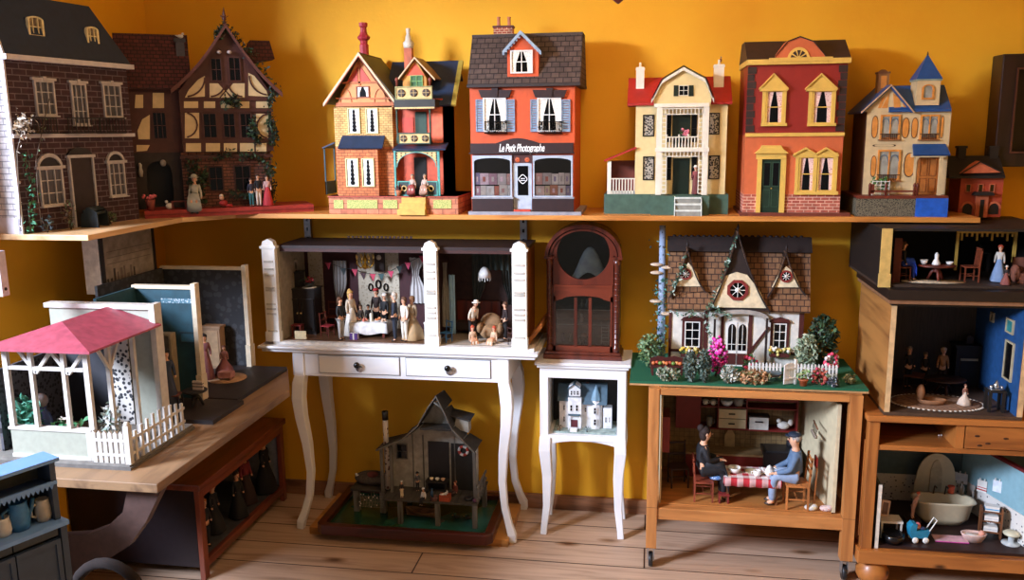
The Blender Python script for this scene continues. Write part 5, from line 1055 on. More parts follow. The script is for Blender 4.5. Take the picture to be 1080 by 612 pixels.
def skin(name, parent, vs, es, m, sub=1):
 """one continuous body grown over a chain of joints: vs = [(x,y,z,r)]"""
 me = bpy.data.meshes.new(name); me.from_pydata([v[:3] for v in vs], es, []); me.materials.append(m)
 o = bpy.data.objects.new(name, me); COL.objects.link(o); o.parent = parent
 md = o.modifiers.new('skin', 'SKIN'); md.use_smooth_shade = True
 for d, v in zip(me.skin_vertices[0].data, vs): r = v[3]; d.radius = r if hasattr(r, '__len__') else (r, r)
 me.skin_vertices[0].data[0].use_root = True
 sm = o.modifiers.new('round', 'SUBSURF'); sm.levels = sub; sm.render_levels = sub
 return o
SKIN = mat('#d9a583', .55, var=.05)
def doll(label, loc, rz, h, sit=0, top='#22222a', legs='#3a3a44', skirt=None, hair='#3a2618', arms=None, hat=None, lean=0, hairlen=.1, group=None, shoe='#1a1412', head=0, apron=None, cat='doll', skw=.17, seat=.30, fat=1):
 """a doll h tall when standing; faces -y of its own frame; sit: seated with the pelvis at seat*h"""
 T = thing('doll_figure', label, cat, loc, rz, group)
 dz = (seat-.52) if sit else 0
 def L(y, z): return y-lean*(z-.5)*1.0
 P_ = lambda x, y, z, r: (x*h, L(y, z)*h, (z+dz)*h, r*h*(fat if z < .8 else (1+fat)/2))
 V = [P_(0, 0, .52, .06), P_(0, 0, .61, .052), P_(0, 0, .72, .066), P_(0, 0, .79, .045), P_(0, -.003, .835, .026), P_(0, -.012+head, .872, .046), P_(0, -.008+head*1.5, .925, .06), P_(0, head*1.5, .97, .04)]
 E_ = [(0, 1), (1, 2), (2, 3), (3, 4), (4, 5), (5, 6), (6, 7)]
 arms = arms or [((.105, .0, .64), (.115, -.04, .53)), ((.105, .0, .64), (.115, -.04, .53))]
 armi = []
 for s_, (e, w) in zip((-1, 1), arms):
  b = len(V); V += [P_(s_*.078, 0, .775, .031), P_(s_*e[0], e[1], e[2], .024), P_(s_*w[0], w[1], w[2], .017), P_(s_*w[0]*.97, w[1]-.022, w[2]-.022, .017)]
  E_ += [(2, b), (b, b+1), (b+1, b+2), (b+2, b+3)]; armi.append(b)
 legi = []
 for s_ in (-1, 1):
  b = len(V)
  if sit: V += [P_(s_*.045, -.01, .51, .05), P_(s_*.05, -.2, .53, .038), P_(s_*.05, -.22, max(.27, (.53-dz+.04)/2-.0), .03), P_(s_*.05, -.215, min(.27, .045-dz), .023), P_(s_*.052, -.27, min(.25, .022-dz), .02)]
  else: V += [P_(s_*.042, 0, .47, .046), P_(s_*.046, -.006, .28, .033), P_(s_*.046, .0, .14, .027), P_(s_*.046, .004, .04, .021), P_(s_*.05, -.05, .02, .018)]
  E_ += [(0, b), (b, b+1), (b+1, b+2), (b+2, b+3), (b+3, b+4)]; legi.append(b)
 if lean:  # legs stay upright
  for b in legi:
   for i in range(b, b+5): x, y, z, r = V[i]; zz = z/h-dz; V[i] = (x, y+lean*(zz-.5)*h, z, r)
 skin('body', T, V, E_, SKIN)
 k = 1.22
 if top:
  idx = [0, 1, 2, 3]+[b+i for b in armi for i in (0, 1, 2)]; mp = {j: n for n, j in enumerate(idx)}
  skin('jacket', T, [(V[i][0], V[i][1], V[i][2], V[i][3]*k*(1.15 if i == 0 else 1)) for i in idx], [(mp[a], mp[c]) for a, c in E_ if a in mp and c in mp], mat(top, .7))
 if legs and not (skirt and not sit):
  idx = ([0, 1] if sit else [0])+[b+i for b in legi for i in (0, 1, 2, 3)]; mp = {j: n for n, j in enumerate(idx)}
  skin('trousers', T, [(V[i][0], V[i][1], V[i][2], V[i][3]*k*1.03) for i in idx], [(mp[a], mp[c]) for a, c in E_ if a in mp and c in mp], mat(legs, .7))
 if skirt:
  sk = mat(skirt, .75, var=.12); W = skw
  if sit:
   b = MB(); n = 12; rings = []
   for t in range(6):
    u = t/5; y = -.25*min(1, u*1.4); z = .60-.02*u-(.0 if u < .65 else (u-.65)/.35*.24); ww = .075+.07*u; hh = .075 if u < .65 else .06
    rings.append([((ww*cos(2*pi*i/n))*h, (y+(.02 if u > .6 else 0)*sin(2*pi*i/n)+(-.03*u)*0)*h, (z+dz+hh*sin(2*pi*i/n)-.02)*h) for i in range(n)])
   vv = [p for r in rings for p in r]; fs = [(i*n+j, i*n+(j+1) % n, (i+1)*n+(j+1) % n, (i+1)*n+j) for i in range(5) for j in range(n)]+[tuple(range(n)), tuple(range(6*n-1, 5*n-1, -1))]
   b.add(vv, fs, sk, True).build('skirt', T)
  else:
   n = 20; pr = [(.062, .62), (.075, .56), (.10, .44), (W*.8, .24), (W, .03), (W*.95, .015)]
   v = [((r*(1+.06*sin(5*2*pi*i/n)*(1 if r > .09 else 0)))*cos(2*pi*i/n)*h, r*(1+.06*sin(5*2*pi*i/n)*(1 if r > .09 else 0))*sin(2*pi*i/n)*h, z*h) for r, z in pr for i in range(n)]
   MB().add(v, [(i*n+j, i*n+(j+1) % n, (i+1)*n+(j+1) % n, (i+1)*n+j) for i in range(5) for j in range(n)]+[tuple(range(n)), tuple(range(6*n-1, 5*n-1, -1))], sk, True).build('skirt', T)
 if apron: MB().prism([(-.05*h, (.6+dz)*h), (.05*h, (.6+dz)*h), (.09*h, (.2+dz if not sit else .45+dz)*h), (-.09*h, (.2+dz if not sit else .45+dz)*h)], -.15*h if not sit else -.2*h, -.14*h if not sit else -.19*h, mat(apron, .7)).build('apron', T)
 hx, hy, hz, hr = V[6]
 if hair:
  hm = mat(hair, .8, var=.3, scale=200); b = MB().ball((hx, hy+.016*h, hz+.018*h), (.067*h, .06*h, .057*h), hm, 12, 8)
  if hairlen > .05: b.ball((hx, hy+.03*h, hz-.02*h), (.06*h, .045*h, .05*h+hairlen*.25*h), hm, 10, 7)
  b.build('hair', T)
 fb = MB()
 for s_ in (-1, 1): fb.ball((hx+s_*.022*h, hy-.056*h, hz+.004*h), .0075*h, mat('#1c1410', .3), 6, 4)
 fb.ball((hx, hy-.062*h, hz-.012*h), (.008*h, .012*h, .011*h), SKIN, 6, 5).ball((hx, hy-.052*h, hz-.036*h), (.015*h, .006*h, .005*h), mat('#a8483e', .5), 6, 4); fb.build('face', T)
 if hat:
  hm = mat(hat[1], .7)
  if hat[0] == 'cap': MB().ball((hx, hy, hz+.045*h), (.07*h, .072*h, .03*h), hm, 12, 6).ball((hx, hy-.06*h, hz+.034*h), (.05*h, .04*h, .008*h), hm, 10, 5).build('hat', T)
  elif hat[0] == 'top': MB().lathe([(.085*h, .03*h), (.085*h, .038*h), (.056*h, .04*h), (.056*h, .12*h), (.01*h, .122*h)], (hx, hy, hz), hm, 14).build('hat', T)
  else: MB().lathe([(.1*h, .015*h), (.1*h, .022*h), (.062*h, .028*h), (.05*h, .075*h), (.01*h, .085*h)], (hx, hy, hz), hm, 14).build('hat', T)
 if shoe:
  for b in legi:
   a = V[b+4]; q = V[b+3]; MB().ball(((a[0]+q[0])/2, (a[1]+q[1])/2-.006*h, a[2]+.0*h), (.026*h, .05*h, .02*h), mat(shoe, .5), 8, 6).build('shoe', T)
 return T
def dpx(label, px, ptop, pfoot, zf, rz=0, y=None, h=None, **k):
 q = P(px, pfoot, z=zf) if y is None else P(px, pfoot, y=y)
 hh = h or (P(px, ptop, y=q.y).z-zf);
 return doll(label, (q.x, q.y, zf), rz, hh, **k)
def sitpx(label, px, ptop, y, zf, seat_h, rz, h, **k):
 """seated doll: pelvis on a seat seat_h above the floor"""
 q = P(px, ptop, y=y); return doll(label, (q.x, y, zf), rz, h, sit=1, seat=(seat_h/h)+.05, **k)
def chair(label, loc, rz, h, m, w=None, seat=None, group=None, cat='chair', splat=2):
 T = thing('doll_chair', label, cat, loc, rz, group); w = w or h*.42; d = w*.95; sh = h*.47; t = h*.035; sm = seat or m
 MB().box(-w/2, -d/2, sh-t, w/2, d/2, sh, sm).build('seat', T)
 for x in (-w/2, w/2-t):
  MB().box(x, -d/2, 0, x+t, -d/2+t, sh-t, m).build('leg', T); MB().box(x, d/2-t, 0, x+t, d/2, sh-t, m).build('leg', T)
 b = MB()
 for x in (-w/2, w/2-t): b.prism([(d/2-t, sh), (d/2, sh), (d/2+t*1.2, h), (d/2+t*.2, h)], x, x+t, m, 'x')
 for i in range(splat): z = sh+(h-sh)*(.45+.5*i/max(1, splat-1)); b.box(-w/2, d/2+t*.0, z-t*1.4, w/2, d/2+t*.7, z, m)
 if splat < 2:
  for i in range(4): x = -w/2+w*(i+.8)/4.6; b.box(x-t*.3, d/2, sh, x+t*.3, d/2+t*.6, h-t, m)
  b.box(-w/2, d/2, h-t*1.5, w/2, d/2+t*1.1, h, m)
 b.build('backrest', T)
 MB().box(-w/2+t*.3, -d/2+t*.3, sh*.4, -w/2+t*.8, d/2-t*.3, sh*.4+t*.6, m).box(w/2-t*.8, -d/2+t*.3, sh*.4, w/2-t*.3, d/2-t*.3, sh*.4+t*.6, m).box(-w/2+t, -t*.25, sh*.4, w/2-t, t*.25, sh*.4+t*.6, m).build('stretcher', T)
 return T
def ped_table(label, loc, r, h, m, rz=0, sx=1, cat='table', name='pedestal_table'):
 T = thing(name, label, cat, loc, rz); MB().lathe([(r*.96, h-.006), (r, h-.004), (r, h-.001), (r*.97, h)], (0, 0, 0), m, 24, sx, 1).build('tabletop', T)
 MB().lathe([(.009, .03), (.014, .04), (.006, h*.55), (.011, h*.75), (.008, h-.006)], (0, 0, 0), m, 12).build('pedestal', T)
 for k in range(3): a = 2*pi*k/3+.5; MB().tube([(0, 0, .045), (cos(a)*r*.35, sin(a)*r*.35, .03), (cos(a)*r*.6, sin(a)*r*.6, .005)], [.006, .005, .0045], m, 6).build('leg', T)
 return T
def four_table(label, loc, w, d, h, m, rz=0, name='doll_table', t=.006, cat='table', mk=None):
 T = thing(name, label, cat, loc, rz); MB().box(-w/2, -d/2, h-t, w/2, d/2, h, mk or m).build('tabletop', T)
 for x in (-w/2+t*.3, w/2-t*1.8):
  for y in (-d/2+t*.3, d/2-t*1.8): MB().box(x, y, 0, x+t*1.5, y+t*1.5, h-t, m).build('leg', T)
 return T
def single(name, mb, label, cat, loc, rz=0, group=None, kind=None):
 o = mb.build(name); o.location = loc; o.rotation_euler = (0, 0, rz); return tag(o, label, cat, group, kind)
def bowl(label, loc, r, h, m, name='bowl', cat='bowl', group=None): return single(name, MB().lathe([(r*.5, 0), (r*.8, h*.35), (r, h), (r*.93, h), (r*.72, h*.4), (r*.3, h*.2)], (0, 0, 0), m, 16), label, cat, loc, 0, group)
def cup(label, loc, r, h, m, name='cup', cat='cup', rz=0, group=None, spout=False):
 T = thing(name, label, cat, loc, rz, group); MB().lathe([(r*.7, 0), (r, h*.35), (r*.95, h), (r*.8, h), (r*.7, h*.5), (r*.2, h*.3)] if not spout else [(r*.6, 0), (r, h*.3), (r*.9, h*.6), (r*.5, h*.8), (r*.6, h*.84), (r*.2, h*.95), (r*.15, h)], (0, 0, 0), m, 14).build('body', T)
 MB().tube([(r*.85, 0, h*.8), (r*1.5, 0, h*.7), (r*1.5, 0, h*.35), (r*.9, 0, h*.25)], r*.13, m, 6).build('handle', T)
 if spout: MB().tube([(-r*.85, 0, h*.3), (-r*1.3, 0, h*.5), (-r*1.6, 0, h*.78)], [r*.25, r*.18, r*.14], m, 6).build('spout', T)
 return T
def drape(name, label, x0, x1, z0, z1, y, m, n=8, amp=.008, loc=(0, 0, 0), cat='curtain', pinch=None, rz=0):
 """hanging cloth with folds, thick enough to have two faces"""
 b = MB(); rows = 8; cols = n*4; v = []
 for s_ in (0, 1):
  for i in range(rows+1):
   t = i/rows; z = z1+(z0-z1)*t
   for j in range(cols+1):
    u = j/cols; x = x0+(x1-x0)*u
    if pinch: k = 1-.6*exp(-((t-pinch[0])/.22)**2); c = pinch[1]; xc = x0+(x1-x0)*c; x = xc+(x-xc)*k
    v.append((x, y+amp*sin(u*n*2*pi)+s_*.002, z))
 W = cols+1; N_ = (rows+1)*W; fs = []
 for s_ in (0, 1):
  for i in range(rows):
   for j in range(cols): q = s_*N_+i*W+j; fs.append((q, q+1, q+W+1, q+W))
 b.add(v, fs, m, True); return single(name, b, label, cat, loc, rz)
FZ = .792
h = Hs('open_doll_rooms', 'long open-fronted two-room doll box with white ribbed pilasters on the white console table', 'doll room', (-.98, -.19, .7805)); f, T = h.f, h.T
x0, x1 = -1.452+.98, -.47+.98; xd = -.828+.98; ya, yb = -.115, .14; zt = .382; ply = mat('#c8bda8', .5); dkw = mat('#2a1a16', .5); maroon = mat('#3a1418', .75); wpap = spots('#b5aa94', '#9c8f7a', 90, .3); brw = mat('#3a2018', .6, var=.3)
MB().box(x0-.03, -.14, 0, x1+.04, yb, .0115, mat('#d9d6cf', .5)).build('floor_board', T)
MB().box(x0, ya, .0115, xd, yb-.01, .0125, wood('#6b4a30', '#3f2a1a', 'x', 20)).build('floor', T); MB().box(xd, ya, .0115, x1, yb-.01, .0125, mat('#9a8f80')).build('floor', T)
MB().box(x0-.006, ya, .0115, x0+.006, yb, zt, mat('#8a8070', .7)).build('side_wall', T); MB().box(x1-.006, ya, .0115, x1+.006, yb, zt, mat('#9a5a24')).build('side_wall', T); MB().box(xd-.006, ya, .0115, xd+.006, yb, zt, brw).build('divider', T)
MB().box(x0, yb-.01, .0115, xd, yb, zt, maroon).build('back_wall', T); MB().box(xd, yb-.01, .0115, x1, yb, zt, brw).build('back_wall', T)
q = h.Q(378, 262, 421, 330, yb-.012); MB().box(q[0], yb-.0125, .012, q[2], yb-.009, q[3], wpap).build('wallpaper', T); q = h.Q(326, 262, 341, 330, yb-.012); MB().box(q[0], yb-.0125, .012, q[2], yb-.009, q[3], wpap).build('wallpaper', T)
MB().box(x0-.008, ya+.008, zt, x1+.01, yb+.004, zt+.012, dkw).box(x0, ya+.006, zt-.012, x1, ya+.012, zt, mat('#3a1a14', .5)).build('roof', T); b = MB()
for i in range(16): xx = x0+.2+i*.018; b.box(xx, yb-.01, zt+.014, xx+.01, yb-.004, zt+.022, mat('#6b4a40'))
b.build('cresting', T)
for xa, xb in ((-1.507, -1.454), (-.853, -.803), (-.512, -.457)):
 xa += .98; xb += .98; xm = (xa+xb)/2; yp = -.14; H_ = f.p(289, 256, y=yp).z; b = MB().box(xa, yp, .0115, xb, yp+.03, H_-.02, WHITE).box(xa-.006, yp-.004, H_-.024, xb+.006, yp+.034, H_-.014, WHITE).prism([(xa, H_-.014), (xb, H_-.014), (xb-.006, H_+.004), (xm, H_+.014), (xa+.006, H_+.004)], yp, yp+.03, WHITE)
 for z in (.05, .12, .14, .16, .215, .225, .275, .30, .33): b.box(xa+.008, yp-.004, z, xb-.008, yp, z+.007, mat('#b9b4a8', .6))
 b.box(xa-.003, yp-.006, .0115, xb+.003, yp+.03, .05, WHITE); b.build('pilaster', T, label='white ribbed pilaster')
rw = lambda px, py, y=-.052: P(px, py, y=y)
b = MB()
for cx_, cz_, r in ((391, 303, 1), (399, 300, 1.2), (407, 303, 1)):
 c = f.p(cx_, cz_, y=yb-.014); b = MB().ring([(c.x+.011*r*cos(t), c.z+.017*r*sin(t)) for t in [2*pi*i/18 for i in range(18)]], [(c.x+.006*r*cos(t), c.z+.011*r*sin(t)) for t in [2*pi*i/18 for i in range(18)]], yb-.017, yb-.0125, BLACKG); b.build('oval_wall_ring', T)
q = h.Q(396, 266, 406, 286, yb-.014); b = MB().box(q[0], yb-.03, q[1], q[2], yb-.012, q[3], mat('#2a1610')); c = ((q[0]+q[2])/2, yb-.031, q[3]-.02); b.lathe([(.011, 0), (.011, -.002), (.002, -.002)], c, mat('#c9c4b8'), 12, axis='y'); o = b.build('wall_clock', T)
b = []; cols = ['#a8324a', '#1d2a2a', '#b83a50', '#3a2026', '#b83a50', '#2c4a4a', '#c23a5a', '#22302e', '#d0486a', '#c23a5a']
pp = [(346, 277), (362, 283), (374, 284), (383, 288), (393, 289), (402, 289), (412, 286), (421, 281), (430, 277), (445, 270)]
T2 = thing('bunting', 'string of red and dark pennants hung across the wedding party room', 'bunting', tuple(P(398, 286, y=-.10)))
def b2(px, py): q = P(px, py, y=-.10); return q-T2.location
MB().tube([b2(*p) for p in pp], .0012, DARK, 5).build('string', T2)
for (px, py), c in zip(pp, cols): q = b2(px, py); MB().prism([(q.x-.013, q.z), (q.x+.013, q.z), (q.x+.002, q.z-.03)], -.001, .001, mat(c, .7)).build('pennant', T2)
q = P(385, 274, y=-.13); T2 = thing('doll_chandelier', 'golden branched doll chandelier hanging over the wedding party', 'chandelier', tuple(q)); gold = mat('#b98a2c', .3, .8)
MB().tube([(0, 0, 1.1625-q.z), (0, 0, -.03)], .002, gold, 6).lathe([(.002, -.04), (.012, -.028), (.004, -.01), (.01, .0), (.003, .02)], (0, 0, 0), gold, 10).build('stem', T2)
for i in range(8):
 a = i*pi/4; MB().tube([(0, 0, -.025), (.022*cos(a), .022*sin(a), -.034), (.036*cos(a), .036*sin(a), -.015), (.036*cos(a), .036*sin(a), .004)], .0022, gold, 5).ball((.036*cos(a), .036*sin(a), .012), (.004, .004, .009), mat('#e8c878', .3)).build('arm', T2)
q = P(385, 252, y=-.13)
def dr(name, lab, xa, xb, ya_, yb_, y, c, **k):
 a = P(xa, (ya_+yb_)/2, y=y).x; c_ = P(xb, (ya_+yb_)/2, y=y).x; z1 = P((xa+xb)/2, ya_, y=y).z; z0 = P((xa+xb)/2, yb_, y=y).z
 return drape(name, lab, -(c_-a)/2, (c_-a)/2, z0-z1, 0, 0, mat(c, .8, var=.1), loc=((a+c_)/2, y, z1), **k)
dr('curtain', 'gathered pale lace curtain behind the left of the wedding party', 352, 366, 275, 322, -.075, '#8f8a86', n=4, amp=.005, pinch=(.9, .2)); dr('curtain', 'gathered pale lace curtain behind the lady in the beige gown', 432, 449, 272, 320, -.075, '#b5b0ac', n=4, amp=.005, pinch=(.35, .3))
dr('curtain', 'grey gathered curtain at the dividing wall of the right-hand doll room', 466, 474, 277, 345, -.2, '#8d8a80', n=3, amp=.006, pinch=(.15, .4)); dr('curtain', 'light blue curtain hanging beside the grey one in the right-hand doll room', 474, 480, 290, 352, -.21, '#8fb4c8', n=2, amp=.006)
dr('curtain', 'dark grey-green drape left of the white hanging lamp in the doll room', 498, 513, 265, 326, -.09, '#3c423e', n=4, amp=.007, pinch=(.9, .1)); dr('curtain', 'dark grey-green drape right of the white hanging lamp in the doll room', 529, 541, 265, 322, -.09, '#3c423e', n=4, amp=.007, pinch=(.9, .9)); dr('valance', 'swagged dark green valance above the window of the right-hand doll room', 506, 538, 265, 285, -.1, '#39443f', n=5, amp=.012, cat='curtain')
q = P(511, 288, y=-.16); T2 = thing('doll_ceiling_lamp', 'white fringed lamp shade hanging in the right-hand doll room', 'lamp', tuple(q)); b = MB().lathe([(.026, -.018), (.024, 0), (.014, .018), (.004, .024)], (0, 0, 0), mat('#d8d4cc', .6), 14)
b.build('lamp_shade', T2); MB().tube([(0, 0, .02), (0, 0, 1.1625-q.z)], .001, DARK, 5).build('cord', T2); b = MB()
for i in range(14): a = i*2*pi/14; b.tube([(.025*cos(a), .025*sin(a), -.017), (.025*cos(a), .025*sin(a), -.028-.004*(i % 2))], .0013, WHITE, 4)
b.build('fringe', T2)
dw = mat('#1a1310', .4, coat=.2); rdw = wood('#6b2c1c', '#42170e', 'z', 20, .4)
q0 = P(300, 350, y=-.2); q1 = P(330, 350, y=-.2); T2 = thing('doll_sideboard', 'black carved doll sideboard with upper cupboard beside the left pilaster', 'sideboard', ((q0.x+q1.x)/2+.012, -.165, FZ)); w = (q1.x-q0.x)/2+.004
MB().box(-w, -.04, .0, w, .04, .185, dw).box(-w-.004, -.044, .185, w+.004, .044, .191, dw).build('body', T2); MB().box(-w, -.01, .191, -w+.06, .04, .25, dw).box(-w-.003, -.014, .25, -w+.065, .043, .256, dw).build('upper_cupboard', T2)
for s_ in (-1, 1):
 d_ = MB().rring((s_*w*.5-w*.44, .015, s_*w*.5+w*.44, .15), .006, -.045, -.04, dw).build('door', T2); MB().ball((s_*w*.12, -.046, .09), .004, mat('#c9b070', .3, .8), 8, 6).build('knob', d_)
sx = T2.location
single('bird_figure', MB().ball((0, 0, .022), (.012, .009, .02), mat('#3a332c'), 10, 8).ball((.006, -.004, .045), .009, mat('#8a8278'), 8, 6).tube([(-.004, 0, .01), (-.022, 0, -.0)], [.006, .002], mat('#2a2420'), 6).lathe([(.01, 0), (.01, .004)], (0, 0, 0), dw, 8), 'dark bird ornament on top of the black doll sideboard', 'ornament', (sx.x-w+.03, sx.y+.012, FZ+.2561))
T3 = thing('flower_bowl', 'bowl of red flowers on a white doily on the black doll sideboard', 'flowers', (sx.x+w*.5, sx.y-.005, FZ+.1911)); MB().lathe([(.03, 0), (.03, .002)], (0, 0, 0), WHITE, 14).build('doily', T3); MB().lathe([(.01, .002), (.02, .014), (.022, .022), (.016, .02)], (0, 0, 0), mat('#2a3030', .3), 12).build('bowl', T3); MB().leaves(50, lambda: (rnd.gauss(0, .011), rnd.gauss(0, .009), .03+rnd.gauss(0, .006)), .007, [mat('#b8324a'), mat('#d05a6a'), mat('#3a5a34')]).build('blossom', T3)
def wp(px, py, z=FZ): q = P(px, py, z=z); return (q.x, q.y, z)
four_table('small dark doll stool with a red seat below the black sideboard', (-1.415, -.24, FZ), .042, .034, .05, rdw, name='doll_stool', t=.004, cat='stool', mk=mat('#7a2426'))
single('white_card', MB().box(-.024, -.002, 0, .024, .002, .034, mat('#d8c9a0')), 'blank cream card standing at the front of the wedding party room', 'card', (P(317, 352, y=-.285).x, -.285, FZ))
chair('reddish wooden doll chair against the back wall by the sideboard', (P(334, 320, y=-.09).x, -.085, FZ), .2, .105, rdw); chair('carved reddish doll armchair behind the man in the dark jacket', (P(349, 320, y=-.09).x, -.085, FZ), 0, .115, rdw)
chair('doll chair with a red cushion facing the wedding table', (P(345, 340, y=-.225).x, -.225, FZ), 1.3, .1, rdw, seat=mat('#a8323a'))
q0 = P(369, 345, y=-.22); q1 = P(409, 347, y=-.22); w = (q1.x-q0.x)/2; tc = (q0.x+w, -.195, FZ)
four_table('long doll table under a white cloth in the wedding party', tc, 2*w-.02, .07, .058, rdw, name='banquet_table')
cl = MB(); v = []; n = 48
for k, (g, z) in enumerate(((0, .0605), (1, .0605), (1.03, .05), (1.06, .018))):
 for i in range(n):
  t = 2*pi*i/n; cx_ = max(-1, min(1, 1.4*cos(t)))*w*min(g, 1.0)*(1+.02*(k > 1)); cy_ = max(-1, min(1, 1.4*sin(t)))*.038*min(g, 1)*(1+.1*(k > 1)); rp = .004*sin(7*t)*(k == 3)
  v.append((cx_+rp*cos(t), cy_+rp*sin(t), z+(.004*sin(5*t) if k == 3 else 0)))
cl.add(v, [(k*n+i, k*n+(i+1) % n, (k+1)*n+(i+1) % n, (k+1)*n+i) for k in range(3) for i in range(n)], mat('#d9d8d4', .8), True); single('tablecloth', cl, 'white cloth draped over the wedding party table', 'tablecloth', tc)
tz = FZ+.0615
for i, (dx, dy, lab, c) in enumerate(((-.055, .008, 'plate of pink pastries at the left of the wedding table', '#d8a088'), (.03, .01, 'plate of orange cakes right of the candle on the wedding table', '#c87a4a'), (.062, -.012, 'plate of pale buns at the right end of the wedding table', '#d8b090'), (-.02, -.014, 'plate of sliced ham at the front of the wedding table', '#c8705a'))):
 T2 = thing('food_plate', lab, 'food', (tc[0]+dx, tc[1]+dy, tz)); MB().lathe([(.01, 0), (.016, .002), (.013, .002)], (0, 0, 0), WHITE, 12).build('plate', T2); b = MB(); [b.ball((rnd.uniform(-.008, .008), rnd.uniform(-.006, .006), .006+.004*(k > 4)), .005, mat(c, .5), 7, 5) for k in range(7)]; b.build('food', T2)
single('candle', MB().lathe([(.007, 0), (.006, .004), (.006, .03), (.002, .034)], (0, 0, 0), mat('#e8e0c8'), 10), 'thick white candle on the wedding party table', 'candle', (tc[0]+.003, tc[1]+.0, tz))
T2 = thing('christmas_tree', 'small dark tree dotted with white lights behind the wedding table', 'tree', (P(368, 325, y=-.105).x, -.11, FZ)); MB().tube([(0, 0, 0), (0, 0, .13)], .003, DARK, 6).build('trunk', T2)
def tp():
 z = rnd.uniform(.03, .14); r = (.15-z)*.32*rnd.random()**.5; a = rnd.uniform(0, 6.28); return (r*cos(a), r*sin(a), z)
MB().leaves(160, tp, .008, [mat('#10201a'), mat('#182a22')], .5).build('foliage', T2); b = MB(); [b.ball(tp(), .0022, WHITE, 6, 4) for i in range(26)]; b.build('lights', T2)
dpx('doll man in dark jacket and grey trousers left of the white table', 360, 313, 354, FZ, 1.2, -.275, top='#121416', legs='#a8a6a2', hair='#5a3a24')
dpx('blonde doll in a white gown at the left end of the wedding table', 371, 306, 349, FZ, .9, -.205, top='#c9b8a0', legs=None, skirt='#d8d2c6', hair='#c9a05a', hairlen=.3)
for px, y, lab, k in ((381, -.125, 'seated brown-clad doll guest behind the wedding table, nearest the blonde', dict(top='#3a2a1c', hair='#4a3018')), (389, -.12, 'seated dark doll guest behind the candle on the wedding table', dict(top='#2a2420', hair='#2a1c12'))):
 dpx(lab, px, 314, 345, FZ, 0, y, h=.115, legs='#2a2420', skirt='#2c241e', **k)
dpx('doll in dark clothes and red hat standing behind the wedding table', 398, 304, 345, FZ, 0, -.115, top='#2a1c18', legs='#1a1412', hair='#3a2014', hat=('cap', '#a82a2a'))
dpx('white-haired doll man in a black suit behind the right end of the table', 406.5, 309, 345, FZ, -.4, -.135, top='#101113', legs='#101113', hair='#d0c8bc')
dpx('tall grey-haired doll man in a navy suit facing the table', 417, 308, 354, FZ, -1.4, -.27, top='#1b2230', legs='#1b2230', hair='#b5a898')
dpx('doll child in a white suit beside the tall man in navy', 427, 313, 354, FZ, -.5, -.27, top='#d8d0c2', legs='#d0c6b6', hair='#5a3a24')
dpx('doll lady in a wide beige gown at the right of the wedding party', 435.5, 312, 351, FZ, -.3, -.235, top='#b8a080', legs=None, skirt='#a88a62', hair='#7a5230', skw=.26)
T2 = thing('present_box', 'purple present with a white ribbon on the floor before the wedding table', 'box', (P(373, 350, y=-.268).x, -.262, FZ)); MB().box(-.016, -.012, 0, .016, .012, .026, mat('#5a3a80')).build('body', T2); MB().box(-.003, -.0125, 0, .003, .0125, .0265, WHITE).box(-.0165, -.003, 0, .0165, .003, .0265, WHITE).build('ribbon', T2)
single('white_pillar_box', MB().box(-.012, -.012, 0, .012, .012, .07, WHITE).box(-.014, -.014, .07, .014, .014, .076, WHITE), 'narrow white box standing against the middle pilaster', 'box', (-.865, -.245, FZ))
T2 = thing('doll_armchair', 'plump beige doll armchair in the right-hand doll room', 'armchair', (P(517, 343, y=-.19).x, -.185, FZ)); bg = mat('#8a6a48', .8); b = MB().ball((0, 0, .028), (.045, .035, .03), bg, 14, 8); b.build('seat', T2); MB().ball((0, .022, .06), (.045, .018, .042), bg, 14, 8).build('backrest', T2); [MB().ball((s_*.042, -.002, .045), (.014, .032, .022), bg, 12, 8).build('armrest', T2) for s_ in (-1, 1)]
T2 = thing('doll_bed', 'dark brown doll bed with a tall headboard at the back of the right-hand doll room', 'bed', (P(500, 330, y=-.1).x+.005, -.105, FZ)); MB().box(-.08, .03, 0, .1, .042, .13, rdw).build('headboard', T2); MB().box(-.08, -.03, .02, .1, .03, .05, mat('#2a1c18')).build('mattress', T2)
dpx('cream-clothed doll leaning over in the right-hand doll room', 498, 315, 352, FZ, .7, -.215, top='#d8c8b0', legs='#1a1614', hair='#7a5a40', lean=.5, hat=('hat', '#d8cfc0'))
for px, lab, r in ((498, 'red-haired seated doll in patterned dress nearest the middle pilaster', .5), (520.5, 'red-haired seated doll in patterned dress before the beige armchair', -.5)):
 q = P(px, 356, y=-.275); doll(lab, (q.x, -.265, FZ), r, .125, sit=1, seat=.09, top='#c9a888', legs='#d8c8b0', skirt='#c8906a', hair='#b8482a', hairlen=.25)
dpx('small dark doll standing by the right wall of the doll room', 533, 318, 350, FZ, -1, -.2, top='#2a1a18', legs='#1a1412', hair='#5a3a24')
b = MB().box(-.016, -.02, 0, .016, .02, .14, mat('#b58a7a')); b = b.box(-.019, -.023, .14, .019, .023, .147, mat('#b58a7a')).box(-.0175, -.012, .02, -.016, .012, .12, mat('#a5b4d0')); single('doll_wardrobe', b, 'narrow pinkish doll wardrobe beside the right pilaster', 'wardrobe', (-.503, -.245, FZ))
chair('blue painted doll chair by the middle pilaster in the right-hand doll room', (P(470, 350, y=-.27).x, -.262, FZ), -.6, .085, mat('#2f6ea8', .4), w=.036)
chair('dark doll chair at the front right corner of the right-hand doll room', (-.515, -.285, FZ), 2.3, .075, mat('#3a1c18'), w=.034); single('floor_cloth', MB().box(-.075, -.022, 0, .075, .022, .0015, mat('#c9c0b4', .9, bump=.5)), 'crumpled white cloth on the floor of the right-hand doll room', 'rug', (-.585, -.268, FZ+.0006))
